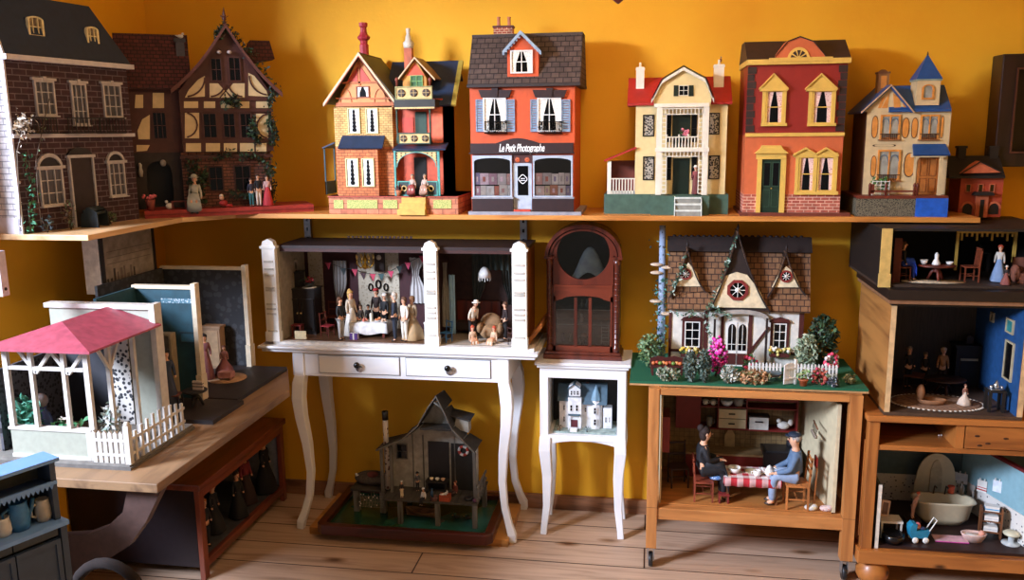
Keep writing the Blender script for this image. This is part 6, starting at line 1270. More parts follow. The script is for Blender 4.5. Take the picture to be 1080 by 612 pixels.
a = P(569, 352, y=-.1); single('leaning_plank', MB().prism([(-.03, 0), (.03, .08), (.03, .105), (-.03, .025)], -.12, .12, wood('#b5763a', '#8a5426', 'y', 10)), 'short orange-brown plank tilted on the right end of the console table', 'plank', (-.437, -.155, .7805))
mah = wood('#5c2416', '#34120b', 'z', 12, .3, coat=.4); mahx = wood('#6b2c1a', '#3c150c', 'x', 12, .3, coat=.4)
h = Hs('display_case', 'arched mahogany display case with a round glazed opening on the white plant stand', 'display case', (-.2545, -.14, .7255)); f, T = h.f, h.T
y0, y1 = -.07, .06; hw = .142; q = h.Q(585, 312, 645, 370, y0); cz = f.p(613, 268, y=y0).z; zs = f.p(585, 272, y=y0).z; r0 = f.p(641, 268, y=y0).x-f.p(613, 268, y=y0).x; zt = f.p(614, 237, y=y0).z; cx_ = 0
top = arcp(0, zs+.02, hw, zt-zs-.02, 0, 180, 24)
out = [(hw, .03)]+top+[(-hw, .03)]
zm0, zm1 = f.p(613, 302, y=y0).z, f.p(613, 313, y=y0).z   # rail
n = 40; b = MB()
circ = [(cx_+r0*cos(2*pi*i/n), cz+r0*sin(2*pi*i/n)) for i in range(n)]
def edge(a):
 c, s_ = cos(a), sin(a); best = 9
 for p, p2 in zip(out2, out2[1:]+out2[:1]):
  d = (p2[0]-p[0], p2[1]-p[1]); den = c*d[1]-s_*d[0]
  if abs(den) < 1e-9: continue
  t = ((p[0]-cx_)*d[1]-(p[1]-cz)*d[0])/den; u = ((p[0]-cx_)*s_-(p[1]-cz)*c)/den
  if t > 0 and -1e-6 <= u <= 1+1e-6: best = min(best, t)
 return (cx_+c*best, cz+s_*best)
out2 = [(hw-.02, zm0-.01)]+arcp(0, zs+.02, hw-.02, zt-zs-.04, 0, 180, 24)+[(-hw+.02, zm0-.01)]
b.ring([edge(2*pi*i/n) for i in range(n)], circ, y0+.008, y0+.02, mah); b.build('round_front', T)
b = MB(); o1 = arcp(0, zs+.02, hw+.004, zt-zs-.018, 0, 180, 24);
for k, (g, w, d) in enumerate(((0, .014, -.004), (.018, .008, .002))):
 a1 = arcp(0, zs+.005, hw+.006-g, zt-zs-.004-g, 0, 180, 24); a2 = arcp(0, zs+.005, hw+.006-g-w, zt-zs-.004-g-w, 0, 180, 24)
 arcband(b, a1, a2, y0+d, y0+.03, mah)
b.build('arch_moulding', T)
MB().box(-hw-.012, y0-.012, 0, hw+.012, y1+.004, .018, mah).box(-hw-.006, y0-.006, .018, hw+.006, y1, .03, mah).build('base', T, bevel=.002)
for s_ in (-1, 1):
 xx = s_*(hw-.012); b = MB().lathe([(.014, .03), (.014, .05), (.010, .055), (.010, zs-.03), (.013, zs-.025), (.014, zs-.004)], (xx, y0+.006, 0), mah, 12)
 for i in range(14): z = .06+(zs-.1)*i/14; b.lathe([(.0102, z), (.0118, z+.004), (.0102, z+.008)], (xx, y0+.006, 0), mah, 10)
 b.box(xx-.02, y0-.008, zs-.004, xx+.02, y0+.03, zs+.006, mah); b.build('column', T)
 MB().box(s_*(hw-.002), y0+.01, .03, s_*hw, y1, zs+.02, mah).box(s_*(hw-.026), y0+.008, .03, s_*(hw-.002), y0+.02, zs+.01, mah).build('side_panel', T)
MB().prism([(hw, .03)]+arcp(0, zs+.02, hw, zt-zs-.02, 0, 180, 20)+[(-hw, .03)], y1-.008, y1, mat('#3a2a28', .6)).build('back_panel', T)
ao = arcp(0, zs+.02, hw, zt-zs-.02, 0, 180, 20); ai = arcp(0, zs+.02, hw-.008, zt-zs-.028, 0, 180, 20); b = MB()
for i in range(20): b.add([(ao[i][0], y0+.01, ao[i][1]), (ao[i+1][0], y0+.01, ao[i+1][1]), (ao[i+1][0], y1, ao[i+1][1]), (ao[i][0], y1, ao[i][1]), (ai[i][0], y0+.01, ai[i][1]), (ai[i+1][0], y0+.01, ai[i+1][1]), (ai[i+1][0], y1, ai[i+1][1]), (ai[i][0], y1, ai[i][1])], [(0, 1, 2, 3), (7, 6, 5, 4)], mah)
b.build('arched_top', T)
xi = hw-.028; rail = [(-xi, zm0), (xi, zm0), (xi, zm1-.022), (xi*.75, zm1-.012)]+[(xi*.7*cos(pi*i/10), zm1-.012+.014*sin(pi*i/10)) for i in range(11)]+[(-xi*.75, zm1-.012), (-xi, zm1-.022)]
MB().prism(rail, y0+.004, y0+.02, mahx).box(-xi, y0, zm0-.006, xi, y0+.02, zm0+.004, mahx).build('rail', T)
b = MB().box(-xi, y0+.004, .03, xi, y0+.018, .052, mahx)
for s_ in (-1, 1): b.box(s_*.028-.006, y0+.004, .05, s_*.028+.006, y0+.016, zm1-.005, mah).box(s_*xi, y0+.004, .03, s_*(xi-.008), y0+.016, zm1, mah)
b.build('door_frame', T)
MB().box(-xi+.006, y0+.012, .05, xi-.006, y0+.0135, zm0, glassy('#dfe4e6', .09)).build('glass_pane', T); MB().prism(circ, y0+.0185, y0+.0195, glassy('#dfe4e6', .06)).build('glass_pane', T)
for z in (zm1-.06, zm1-.12): MB().box(-xi, y0+.03, z, xi, y1-.008, z+.003, mat('#b9c4c4', .2)).build('shelf', T)
MB().box(-hw+.01, y0+.02, zm0-.006, hw-.01, y1-.008, zm0, mah).build('floor_board', T)
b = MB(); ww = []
bl = mat('#e2ebfa', .7, var=.2, scale=30); pts = []; N_ = 14  # pale sheet added for the bright bluish shape in the round glass
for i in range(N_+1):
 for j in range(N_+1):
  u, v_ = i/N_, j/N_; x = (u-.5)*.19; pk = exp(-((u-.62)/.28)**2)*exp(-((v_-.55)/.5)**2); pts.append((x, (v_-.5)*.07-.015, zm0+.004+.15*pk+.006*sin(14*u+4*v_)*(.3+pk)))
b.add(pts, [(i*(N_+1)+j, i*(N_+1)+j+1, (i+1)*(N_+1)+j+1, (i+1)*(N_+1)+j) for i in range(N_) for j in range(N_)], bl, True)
o = single('peaked_sheet', b, 'pale bluish peaked sheet for the bright shape in the round glass of the display case', 'cloth', T.location); sd = o.modifiers.new('thickness', 'SOLIDIFY'); sd.thickness = .002
o = single('folded_cloth', MB().prism([(-.075, 0), (.05, 0), (.03, .018), (-.02, .032), (-.07, .02)], -.04, -.028, mat('#4a2038', .8)), 'folded plum-coloured cloth below the pale peaked sheet in the display case', 'cloth', (T.location.x, T.location.y, T.location.z+zm0+.0005))
gl = mat('#c9ccd0', .15); cz0 = T.location
for i, (dx, z, kind, lab, c) in enumerate(((-.085, .053, 'bottle', 'purple-stoppered bottle on the floor of the lower display case, left pane', '#6a4a7a'), (-.055, .053, 'jar', 'small pale jar beside the purple-stoppered bottle in the display case', '#b5a488'), (-.01, zm1-.1165, 'vase', 'pale vase on the middle shelf of the display case', '#b8b0a4'), (.012, zm1-.0565, 'goblet', 'clear goblet on the upper shelf of the display case', '#c9c9c9'), (-.008, zm1-.0565, 'candlestick', 'slim candlestick on the upper shelf of the display case', '#a89a7a'))):
 single(kind, MB().lathe([(.008, 0), (.009, .012), (.004, .02), (.006, .032), (.003, .034)], (0, 0, 0), mat(c, .25), 10), lab, kind, (cz0.x+dx, cz0.y+.005, cz0.z+z))
T2 = ped_table('tiny round tea table in the middle pane of the display case', (cz0.x, cz0.y, cz0.z+.0305), .024, .045, mah); T2 = four_table('tiny dark side table in the right pane of the display case', (cz0.x+.07, cz0.y, cz0.z+.0305), .04, .03, .05, mat('#1a1512'))
single('cake', MB().lathe([(.014, 0), (.015, .006), (.01, .012), (.002, .014)], (0, 0, 0), mat('#c0703a'), 12), 'orange cake on the tiny tea table in the display case', 'cake', (cz0.x, cz0.y, cz0.z+.0757)); b = MB()
for s_ in (-1, 1): b.box(s_*.014-.001, 0, 0, s_*.014+.001, .003, .09, mat('#b9b9b9', .3, .7))
for i in range(6): b.box(-.014, 0, .01+i*.014, .014, .003, .012+i*.014, mat('#b9b9b9', .3, .7))
single('wire_rack', b, 'thin silver ladder rack in the right pane of the display case', 'rack', (cz0.x+.085, cz0.y-.03, cz0.z+.0525))
h = Hs('dollhouse', 'tiny white mansion with blue-grey roofs and a turret in the plant stand compartment', 'dollhouse', (-.245, -.2, .4255)); f, T = h.f, h.T
wh = mat('#d8d8d8', .55); rf = mat('#3f5866', .6); rfl = mat('#6a8a9c', .6); dk = mat('#20242c', .3); br = mat('#6a4a38'); fix = h.Q(585, 462, 650, 470, 0)[3]
MB().box(-.125, -.03, 0, .125, .12, .006, mat('#8fa09a', .8, var=.4)).build('base', T)
def blk(nm, xa, ya_, xb, yb_, y, d, m, zb=.006): q = h.Q(xa, ya_, xb, yb_, y); return MB().box(q[0], y, zb, q[2], y+d, q[3], m).build(nm, T)
blk('wing_wall', 590, 422, 614, 466, .02, .08, wh); blk('tower_wall', 599, 420, 613, 466, .008, .08, wh); blk('wing_wall', 614, 425, 635, 466, .03, .07, wh); blk('bay_wall', 636, 431, 645, 466, .03, .05, wh)
q = h.Q(600, 405, 612, 418, .006); MB().prism([(q[0], q[1]), (q[2], q[1]), (q[2], q[3]-.012), ((q[0]+q[2])/2, q[3]), (q[0], q[3]-.012)], .006, .05, wh).build('dormer_wall', T)
for q_, c in (((588, 408, 601, 423), rf), ((599, 417, 614, 421), rfl), ((612, 408, 640, 427), rf)):
 q = h.Q(*q_, .015); MB().prism([(.012, q[1]), (.05, q[3]), (.07, q[3]), (.1, q[1])], q[0], q[2], c, 'x').build('roof', T)
q = h.Q(598.5, 405, 613, 420, .002); MB().roof_slab((q[0], .0, q[3]-.02), ((q[0]+q[2])/2, .0, q[3]), ((q[0]+q[2])/2, .06, q[3]), (q[0], .06, q[3]-.02), .003, rf).roof_slab(((q[0]+q[2])/2, .0, q[3]), (q[2], .0, q[3]-.02), (q[2], .06, q[3]-.02), ((q[0]+q[2])/2, .06, q[3]), .003, rf).build('dormer_roof', T)
q = h.Q(624, 424, 632, 462, .0); xc = (q[0]+q[2])/2; r = (q[2]-q[0])*.62; MB().lathe([(r, .006), (r, q[3])], (xc, .03, 0), wh, 8, smooth=False).build('turret', T); ztt = f.p(628, 406, y=.03).z; MB().lathe([(r*1.25, q[3]), (r*.9, q[3]+.018), (.001, ztt)], (xc, .03, 0), rfl, 8, smooth=False).build('turret_roof', T)
q = h.Q(618, 404, 621, 414, .06); MB().box(q[0], .06, q[1]-.02, q[2], .07, q[3], mat('#7a3a2c')).build('chimney', T)
for (xa, ya_, xb, yb_, y) in ((594, 427, 596, 433, .02), (594, 439, 596, 445, .02), (601.5, 412, 604, 417, .006), (604.8, 412, 607, 417, .006), (608, 412, 610.5, 417, .006), (601, 427, 604, 434, .008), (607, 427, 610, 434, .008), (616.5, 430, 619, 435, .03), (626, 430, 629, 437, .008), (626, 442, 629, 449, .008), (638, 440, 640, 446, .03), (642, 440, 643.5, 446, .03)):
 q = h.Q(xa, ya_, xb, yb_, y); window(T, q, y, wh, 1, 2, .0016, .001, .002)
q = h.Q(599, 438, 612, 455, -.006); MB().box(q[0], -.006, q[3]-.004, q[2], .008, q[3], rf).box(q[0], -.006, .006, q[0]+.003, -.003, q[3], wh).box(q[2]-.003, -.006, .006, q[2], -.003, q[3], wh).build('porch', T); q = h.Q(602, 443, 609, 455, .007); MB().box(q[0], .006, .012, q[2], .009, q[3], mat('#5a2028')).build('door', T)
b = MB(); [b.box(xm_-.014, -.03+.006*k, .006, xm_+.014, -.006, .006+.004*(k+1), wh) for k in range(3) for xm_ in [(q[0]+q[2])/2]]; b.build('steps', T)
for px, lab, c in ((590, 'brown shrub left of the tiny white mansion', ['#5a4028', '#7a5a38']), (619, 'grey-blue shrub beside the steps of the tiny white mansion', ['#6a7a80', '#9aa8a8'])): q = P(px, 460, y=-.222); greens('small_shrub', lab, 'plant', (q.x, -.222, .432), .014, .008, .026, 40, .004, c)
GZ = .7165
single('garden_board', MB().box(-.41, -.205, -.0155, .41, .2, 0, mat('#0f5a3c', .85, bump=.4, scale=200)).box(-.411, -.206, -.0156, .411, -.204, -.009, mat('#b58a5a')), 'green felt-covered board on top of the pine trolley carrying the cottage garden', 'board', (.345, -.245, GZ))
h = Hs('cottage', 'white thatched-style cottage with brown scalloped shingles and three gables in a garden', 'dollhouse', (.333, -.2, GZ)); f, T = h.f, h.T
ww = mat('#d9d4c8', .7, var=.1, bump=.2); drd = mat('#4a1c18', .55); dkb = mat('#241814', .6); shg = brick('#86603f', '#765236', '#3a2418', .026, .022, .0018, .85, bump=.9, roof=True); crm = mat('#d8c8a4', .6)
q = h.Q(706, 322, 846, 385, 0); x0, x1 = q[0], q[2]; ze = q[3]; yb = .13
MB().box(x0, 0, 0, x1, yb, ze+.01, ww).build('wall', T)
b = [];
for (xa, xb, ya_, yc) in ((705, 708, 330, 383), (742, 746, 326, 382), (760, 763, 330, 383), (789, 793, 330, 383), (842, 847, 328, 386)): h.box('timber_post', drd, xa, ya_, xb, yc, -.004, .001, 0)
MB().box(x0, -.004, .05, f.p(720, 360, y=0).x, .001, .06, drd).box(f.p(830, 360, y=0).x, -.004, .05, x1, .001, .06, drd).build('timber_rail', T)
MB().tube([h.v(790, 372, -.003), h.v(811, 345, -.003)], .004, drd, 4, square=True).build('timber_brace', T)
zr = f.p(776, 250, y=.05).z; e0 = f.p(704, 326, y=-.02); e1 = f.p(851, 328, y=-.02); zl = (e0.z+e1.z)/2; r0 = f.p(702, 262, y=.05).x; r1 = f.p(851, 262, y=.05).x
MB().prism([(-.022, zl-.006), (-.026, zl+.002), (.045, zr-.012), (.065, zr-.012), (yb+.01, zl)], x0-.01, x1+.02, shg, 'x').build('roof', T)
b = MB().prism([(.022, zr-.055), (.016, zr-.052), (.046, zr), (.066, zr), (.09, zr-.05)], x0-.014, x1+.024, dkb, 'x')
for i in range(22): xx = x0+(x1-x0)*(i+.5)/22; b.ball((xx, .056, zr+.001), (.008, .006, .006), dkb, 6, 4)
b.build('ridge_cap', T); b = MB()
def gab(nm, ap, e0_, e1_, yg, d, wallm, curve=.1, th=.009, rise=0):
 A = f.p(*ap, y=yg); L = f.p(*e0_, y=yg); R = f.p(*e1_, y=yg); n = 8
 side = lambda E: [(A.x+(E.x-A.x)*i/n, A.z+(E.z-A.z)*(i/n+curve*sin(pi*i/n))) for i in range(n+1)]
 pl_, pr = side(L), side(R); b = MB()
 b.prism(pl_[::-1]+pr[1:], yg+.004, yg+d, wallm); b.build(nm+'_wall', T); b = MB()
 for pts, s_ in ((pl_, -1), (pr, 1)):
  for p, k in zip(pts, pts[1:]): b.roof_slab((p[0], yg-.012, p[1]), (k[0], yg-.012, k[1]), (k[0], yg+d, k[1]), (p[0], yg+d, p[1]), .004*s_, shg)
 barge(b, pl_[::-1]+pr[1:], th, yg-.014, yg-.006, dkb); b.lathe([(.004, -.004), (.003, .008), (.006, .012), (.001, .03)], (A.x, yg-.008, A.z), dkb, 6); b.build(nm+'_roof', T); return A
gab('main_gable', (778, 244), (747, 328), (812, 328), -.03, .09, dkb, .1, .012); gab('dormer', (725, 262), (706, 312), (744, 307), -.018, .07, shg, .13); gab('dormer', (829, 266), (809, 312), (849, 310), -.018, .07, shg, .13)
def panel(pts, y, m, nm): MB().prism(f.pl(pts, y), y-.003, y+.002, m).build(nm, T)
panel([(750, 324), (809, 325), (802, 308), (795, 299), (788, 290), (777, 287), (765, 291), (757, 305)], -.031, crm, 'gable_panel')
panel([(713, 302), (739, 302), (735, 288), (726, 277), (718, 288)], -.02, crm, 'gable_panel'); panel([(814, 303), (844, 303), (838, 288), (829, 281), (822, 288)], -.02, crm, 'gable_panel')
def oct_(px, py, r, y, nm='round_window', n=8):
 c = f.p(px, py, y=y); a0 = pi/n; o = [(c.x+r*cos(a0+2*pi*i/n), c.z+r*sin(a0+2*pi*i/n)) for i in range(n)]; i_ = [(c.x+r*.72*cos(a0+2*pi*i/n), c.z+r*.72*sin(a0+2*pi*i/n)) for i in range(n)]
 w = MB().ring(o, i_, y-.006, y+.002, mat('#7a2420')).build(nm, T); MB().prism(i_, y-.001, y+.002, BLACKG).build('pane', w); b = MB()
 for k in range(4): a = pi*k/4; b.tube([(c.x-r*.66*cos(a), y-.003, c.z-r*.66*sin(a)), (c.x+r*.66*cos(a), y-.003, c.z+r*.66*sin(a))], .0013, WHITE, 4)
 b.lathe([(r*.25, 0), (r*.25, -.002)], (c.x, y-.002, c.z), WHITE, 8, axis='y'); b.build('muntin', w)
oct_(778, 306, .041, -.034); oct_(723, 289, .022, -.023, n=12); oct_(829, 291.5, .023, -.023, n=12)
for (xa, ya_, xb, yc) in ((722, 339, 738, 366), (815, 341, 829, 368)):
 g = h.Q(xa, ya_, xb, yc, 0); window(T, g, -.002, WHITE, 2, 3, .004, .0025, .005)
 MB().rring((g[0]-.01, g[1]-.006, g[2]+.01, g[3]+.006), .01, -.005, .001, drd).prism([(g[0]-.016, g[3]+.004), (g[2]+.016, g[3]+.004), (g[2]+.006, g[3]+.016), ((g[0]+g[2])/2, g[3]+.024), (g[0]-.006, g[3]+.016)], -.012, .001, drd).build('window_surround', T)
g = h.Q(766, 340, 788, 384, 0); dr = MB().box(g[0], -.004, 0, g[2], .001, g[3], WHITE).build('door', T); xm = (g[0]+g[2])/2
for s_ in (-1, 1):
 xc = xm+s_*(g[2]-g[0])*.25; w = (g[2]-g[0])*.19; a = arcp(xc, g[3]-.03, w, .024, 0, 180, 8); MB().prism([(xc-w, .062), (xc+w, .062)]+a, -.0055, -.003, BLACKG).build('pane', dr); MB().box(xc-w*1.15, -.006, .006, xc+w*1.15, -.003, .05, drd).build('door_panel', dr); MB().box(xc-.001, -.0065, .062, xc+.001, -.005, g[3]-.01, WHITE).box(xc-w, -.0065, .085, xc+w, -.005, .087, WHITE).build('muntin', dr)
MB().box(xm-.001, -.0055, 0, xm+.001, -.003, g[3], mat('#8a8a86')).build('door_gap', dr)
b = MB(); P0 = f.p(755, 328, y=-.012); P1 = f.p(808, 328, y=-.012); arcband(b, arcp((P0.x+P1.x)/2, P0.z-.02, .1, .03, 0, 180, 12), arcp((P0.x+P1.x)/2, P0.z-.032, .088, .026, 0, 180, 12), -.03, -.016, mat('#9a948c'))
for s_ in (-1, 1): b.box((P0.x+P1.x)/2+s_*.095-.004, -.03, 0, (P0.x+P1.x)/2+s_*.095+.004, -.022, P0.z-.02, dkb)
b.build('porch_arch', T)
q = P(698, 380, y=-.16); zt = P(698, 238, y=-.16).z-GZ; T2 = thing('birch_post', 'tall blue-white birch stem with bracket fungi and creeper left of the cottage', 'post', (-.005, -.16, GZ)); x_ = P(698, 300, y=-.16).x+.005
MB().tube([(x_, 0, 0), (x_+.002, 0, zt*.5), (x_-.002, 0, zt)], [.016, .014, .012], spots('#8fa0b8', '#3a3f48', 70, .18), 12).build('stem', T2); b = MB()
for z, s_ in ((.66, -1), (.7, 1), (.72, -1), (.45, -1), (.36, 1)): b.ball((x_+s_*.02, -.008, zt*z), (.026, .02, .007), mat('#c9b49a'), 10, 6)
b.build('fungi', T2); MB().leaves(260, lambda: (x_+rnd.gauss(0, .016), rnd.gauss(-.01, .012), rnd.uniform(.0, .62)*zt+(zt*.3 if rnd.random() < .1 else 0)), .009, [mat('#2f6a62'), mat('#4a8a7a'), mat('#1f3f34'), mat('#7aa8a0')]).build('creeper', T2)
def gp(px, py): q = P(px, py, z=GZ); return (q.x, max(-.44, q.y), GZ)
cr = thing('creeper', 'dense green creeper climbing the main gable slope of the cottage', 'plant', T.location)
def cp():
 p = rnd.choice((((778, 248), (748, 326)), ((748, 320), (770, 335)), ((725, 268), (707, 312)), ((706, 330), (755, 332)), ((745, 330), (752, 380)))); t = rnd.random(); px = p[0][0]+(p[1][0]-p[0][0])*t; py = p[0][1]+(p[1][1]-p[0][1])*t; return h.v(px+rnd.gauss(0, 1.5), py+rnd.gauss(0, 1.5), -.045)
MB().leaves(330, cp, .008, [mat('#7a9a8a'), mat('#4a6a52'), mat('#a8bcae'), mat('#2f4a38')]).build('foliage', cr)
G_ = [('bush', 'big round light green bush at the left edge of the cottage garden', 686, 388, .05, .045, .135, 420, .01, ['#5f7a4a', '#7a946a', '#3f5a34'], None),
 ('topiary', 'tall grey-green clipped shrub, nearer the bench, in the cottage garden', 728, 405, .024, .022, .118, 520, .008, ['#56685c', '#6a7a6c', '#3f4f46'], None),
 ('topiary', 'second tall grey-green clipped shrub, beside the pink foxgloves', 743, 405, .023, .021, .125, 520, .008, ['#4f6154', '#65766a', '#3a4a40'], None),
 ('low_shrub', 'low pale shrub in front of the garden bench', 704, 403, .045, .022, .055, 220, .008, ['#8a9a80', '#b0a898', '#6a7a60'], None),
 ('foxgloves', 'bright magenta foxgloves beside the cottage door', 756, 397, .034, .022, .15, 90, .008, ['#4a6a44', '#6a8a5a'], (['#e0209a', '#d83aa8', '#f06ac0'], 150, .006)),
 ('low_shrub', 'tan dry flowering plants at the front middle of the cottage garden', 795, 407, .06, .024, .055, 320, .009, ['#a8805a', '#c0946a', '#7a7a50'], (['#c8966a'], 20, .006)),
 ('low_shrub', 'pale silver plants in front of the magenta foxgloves', 770, 405, .034, .022, .065, 220, .008, ['#9aa8a0', '#c9c4b4', '#5a6a58'], None),
 ('rose_bush', 'pink and red roses beside the garden path', 790, 393, .028, .022, .07, 110, .008, ['#3f6a3f', '#5a8a5a'], (['#c8284a', '#e05a8a'], 26, .007)),
 ('rose_bush', 'tall red roses at the right end of the picket fence', 876, 398, .028, .02, .09, 110, .007, ['#4a6a44', '#7a5a4a'], (['#c82a4a', '#d84a6a', '#e8d8d8'], 34, .0075)),
 ('rose_bush', 'low red-brown roses in front of the picket fence', 864, 406, .034, .02, .06, 150, .008, ['#5a6a44', '#a85a4a'], (['#c0405a', '#b85040'], 26, .006)),
 ('low_shrub', 'dark blue-white plant at the front right of the garden', 880, 410, .02, .014, .036, 90, .007, ['#3a4450', '#c9ccd0', '#2a3038'], None),
 ('low_shrub', 'rounded olive plant at the far right corner of the garden', 896, 405, .022, .02, .035, 110, .008, ['#7a6a3a', '#5a5a30'], None),
 ('fir_bush', 'large dark green fir bush right of the cottage', 866, 388, .062, .05, .205, 520, .013, ['#26402a', '#16281a', '#3f5a3a', '#4a6a44'], None),
 ('sage_bush', 'pale sage green rounded bush in front of the fir bush', 849, 392, .042, .03, .15, 420, .01, ['#7a8f72', '#98a88a', '#b0b89a'], None)]
for nm, lab, px, py, rx, ry, hh, n, sz, cols, fl in G_: greens(nm, lab, 'plant', gp(px, py), rx, ry, hh, n, sz, cols, 4, None, fl)
for (px, py, lab) in ((728, 371, 'window box of yellow and white flowers under the left cottage window'), (822, 371, 'window box of yellow and white flowers under the right cottage window')):
 q = f.p(px, py, y=-.025); T2 = thing('window_box', lab, 'flowers', (T.location.x+q.x, T.location.y-.018, T.location.z+q.z-.02)); MB().box(-.035, -.016, 0, .035, .012, .014, drd).build('box', T2); MB().leaves(60, lambda: (rnd.uniform(-.036, .036), rnd.uniform(-.018, .008), .018+rnd.gauss(0, .005)), .007, [mat('#4a6a3a'), mat('#3a5a34')]).build('foliage', T2); b = MB(); [b.ball((rnd.uniform(-.036, .036), rnd.uniform(-.02, .006), .024+rnd.gauss(0, .005)), .0065, mat(rnd.choice(['#e0d080', '#e8e4d8', '#d8b84a'])), 6, 4) for i in range(26)]; b.build('blossom', T2)
wf = WHITE; a, c = gp(790, 398), gp(884, 404); T2 = thing('picket_fence', 'white picket fence across the right front of the cottage garden', 'fence', (a[0], -.345, GZ)); Lg = c[0]-a[0]; b = (MB(), MB())
for i in range(26):
 x = Lg*i/25
 if .36 < i/25 < .5: continue
 b[i > 12].box(x-.0035, -.002, 0, x+.0035, .002, .05, wf).prism([(x-.0035, .05), (x+.0035, .05), (x, .056)], -.002, .002, wf)
b[0].build('pickets', T2); b[1].build('pickets', T2); MB().box(0, .002, .014, Lg*.36, .004, .019, wf).box(0, .002, .036, Lg*.36, .004, .041, wf).build('rail', T2); MB().box(Lg*.5, .002, .014, Lg, .004, .019, wf).box(Lg*.5, .002, .036, Lg, .004, .041, wf).build('rail', T2)
a = gp(834, 410); T2 = thing('garden_gate', 'open white garden gate standing forward of the picket fence', 'gate', (a[0], a[1]+.012, GZ), .5); b = MB()
for i in range(7): b.box(-.022+i*.0065, -.002, .004, -.017+i*.0065, .002, .074+.006*sin(i/6*pi), wf)
b.box(-.023, -.004, .02, .022, -.002, .026, wf).box(-.023, -.004, .056, .022, -.002, .062, wf).build('gate_panel', T2); MB().box(.022, -.004, 0, .03, .004, .09, wf).build('gate_post', T2)
a = gp(703, 396); T2 = thing('garden_bench', 'red-brown garden bench with vegetables at the left of the cottage garden', 'bench', (a[0], a[1]+.012, GZ), .12); MB().box(-.06, -.018, .03, .06, .018, .036, drd).build('seat', T2); MB().prism([(-.06, .04), (.06, .04), (.06, .058), (.03, .066), (0, .06), (-.03, .066), (-.06, .058)], .014, .019, drd).build('backrest', T2)
for x in (-.056, .05):
 for y in (-.016, .012): MB().box(x, y, 0, x+.006, y+.005, .03, drd).build('leg', T2)
for i in range(9): single('vegetable', MB().ball((0, 0, .007), (.008, .007, .007), mat(['#c86a3a', '#b8503a', '#6a8a3a', '#d89a5a'][i % 4], .4), 8, 6), 'small vegetable lying on the red-brown garden bench', 'vegetable', (a[0]-.048+.012*i, a[1]+.008+.006*(i % 2), GZ+.0365), 0, 'vegetables on the garden bench')
T2 = thing('flower_pot', 'terracotta pot with a pale green plant beside the open garden gate', 'plant', gp(847, 407)); MB().lathe([(.011, 0), (.015, .02), (.017, .02), (.017, .025), (.012, .024)], (0, 0, 0), mat('#a85a34'), 12).build('pot', T2); MB().leaves(70, lambda: (rnd.gauss(0, .011), rnd.gauss(0, .009), .04+rnd.gauss(0, .01)), .008, [mat('#7a9a5a'), mat('#a8b88a')]).build('foliage', T2)
a = gp(842, 386); T2 = thing('bird_house', 'little green birdhouse on a post in front of the fir bush', 'birdhouse', (a[0]-.012, a[1]+.05, GZ)); MB().box(-.003, -.003, 0, .003, .003, .1, drd).build('post', T2); MB().box(-.014, -.01, .1, .014, .01, .125, mat('#8a9a7a')).prism([(-.02, .125), (.02, .125), (0, .142)], -.014, .014, mat('#3a4448')).build('box', T2)
for px, py, lab, rz in ((799, 385, 'grey garden goose left of the picket fence', .4), (815, 391, 'grey-blue wheelbarrow before the picket fence', 0)):
 a = gp(px, py+10)
 if 'goose' in lab: single('goose_figure', MB().ball((0, 0, .022), (.02, .012, .014), mat('#8a8a88'), 10, 8).tube([(-.016, 0, .026), (-.022, 0, .045), (-.026, 0, .06)], [.006, .004, .006], mat('#5a5a5a'), 8).tube([(-.026, 0, .06), (-.038, 0, .058)], [.003, .001], mat('#c88a3a'), 5).tube([(0, -.004, .01), (0, -.004, 0)], .002, DARK, 5).tube([(0, .004, .01), (0, .004, 0)], .002, DARK, 5), lab, 'goose', a, rz)
 else:
  T2 = thing('wheelbarrow', lab, 'wheelbarrow', (a[0], a[1]-.01, GZ), .2); MB().prism([(-.022, .016), (.016, .016), (.026, .034), (-.03, .034)], -.012, .012, mat('#6a7a80')).build('tray', T2); MB().lathe([(.01, -.002), (.01, .002)], (-.03, 0, .01), DARK, 12, axis='y').build('wheel', T2); MB().tube([(-.03, .01, .01), (.0, .012, .02), (.045, .012, .03)], .0018, drd, 5).tube([(-.03, -.01, .01), (0, -.012, .02), (.045, -.012, .03)], .0018, drd, 5).tube([(.014, .01, .02), (.016, .01, 0)], .0018, drd, 5).build('handle', T2)
single('plank_base', MB().box(-.395, -.165, 0, .425, .17, .03, wood('#b8803f', '#8a5a2a', 'x', 8)), 'light plywood board on the floor under the console table beneath the tray', 'board', (-.955, -.22, 0))
T = thing('water_tray', 'dark framed tray with painted green water under the console table', 'tray', (-.955, -.235, .0305)); tw = wood('#4a1c12', '#2a0f0a', 'x', 12, .35)
MB().ring([(-.32, -.21), (.35, -.21), (.372, -.185), (.372, .19), (-.345, .19), (-.345, -.185)], [(-.305, -.18), (.335, -.18), (.338, -.17), (.338, .16), (-.31, .16), (-.31, -.17)], 0, .042, tw, 'z').build('frame', T, bevel=.004)
m, nt, B, N, L = _new('painted_water'); mp = _coord(N, L, 5); n_ = N.new('ShaderNodeTexNoise'); n_.inputs['Scale'].default_value = 1; n_.inputs['Detail'].default_value = 4; L.new(mp.outputs[0], n_.inputs['Vector']); r_ = _ramp(N, L, n_.outputs['Fac'], [lin('#0f2a1a'), lin('#1f4a34'), lin('#2a6a6a')], [.3, .5, .7]); L.new(r_.outputs[0], B.inputs['Base Color']); B.inputs['Roughness'].default_value = .25
MB().box(-.32, -.185, .004, .35, .165, .02, m).build('water', T); TZ = .0305+.0205
h = Hs('stilt_house', 'weathered grey fishing house on stilts with steep curved roof on the water tray', 'dollhouse', (-.93, -.25, TZ)); f, T = h.f, h.T
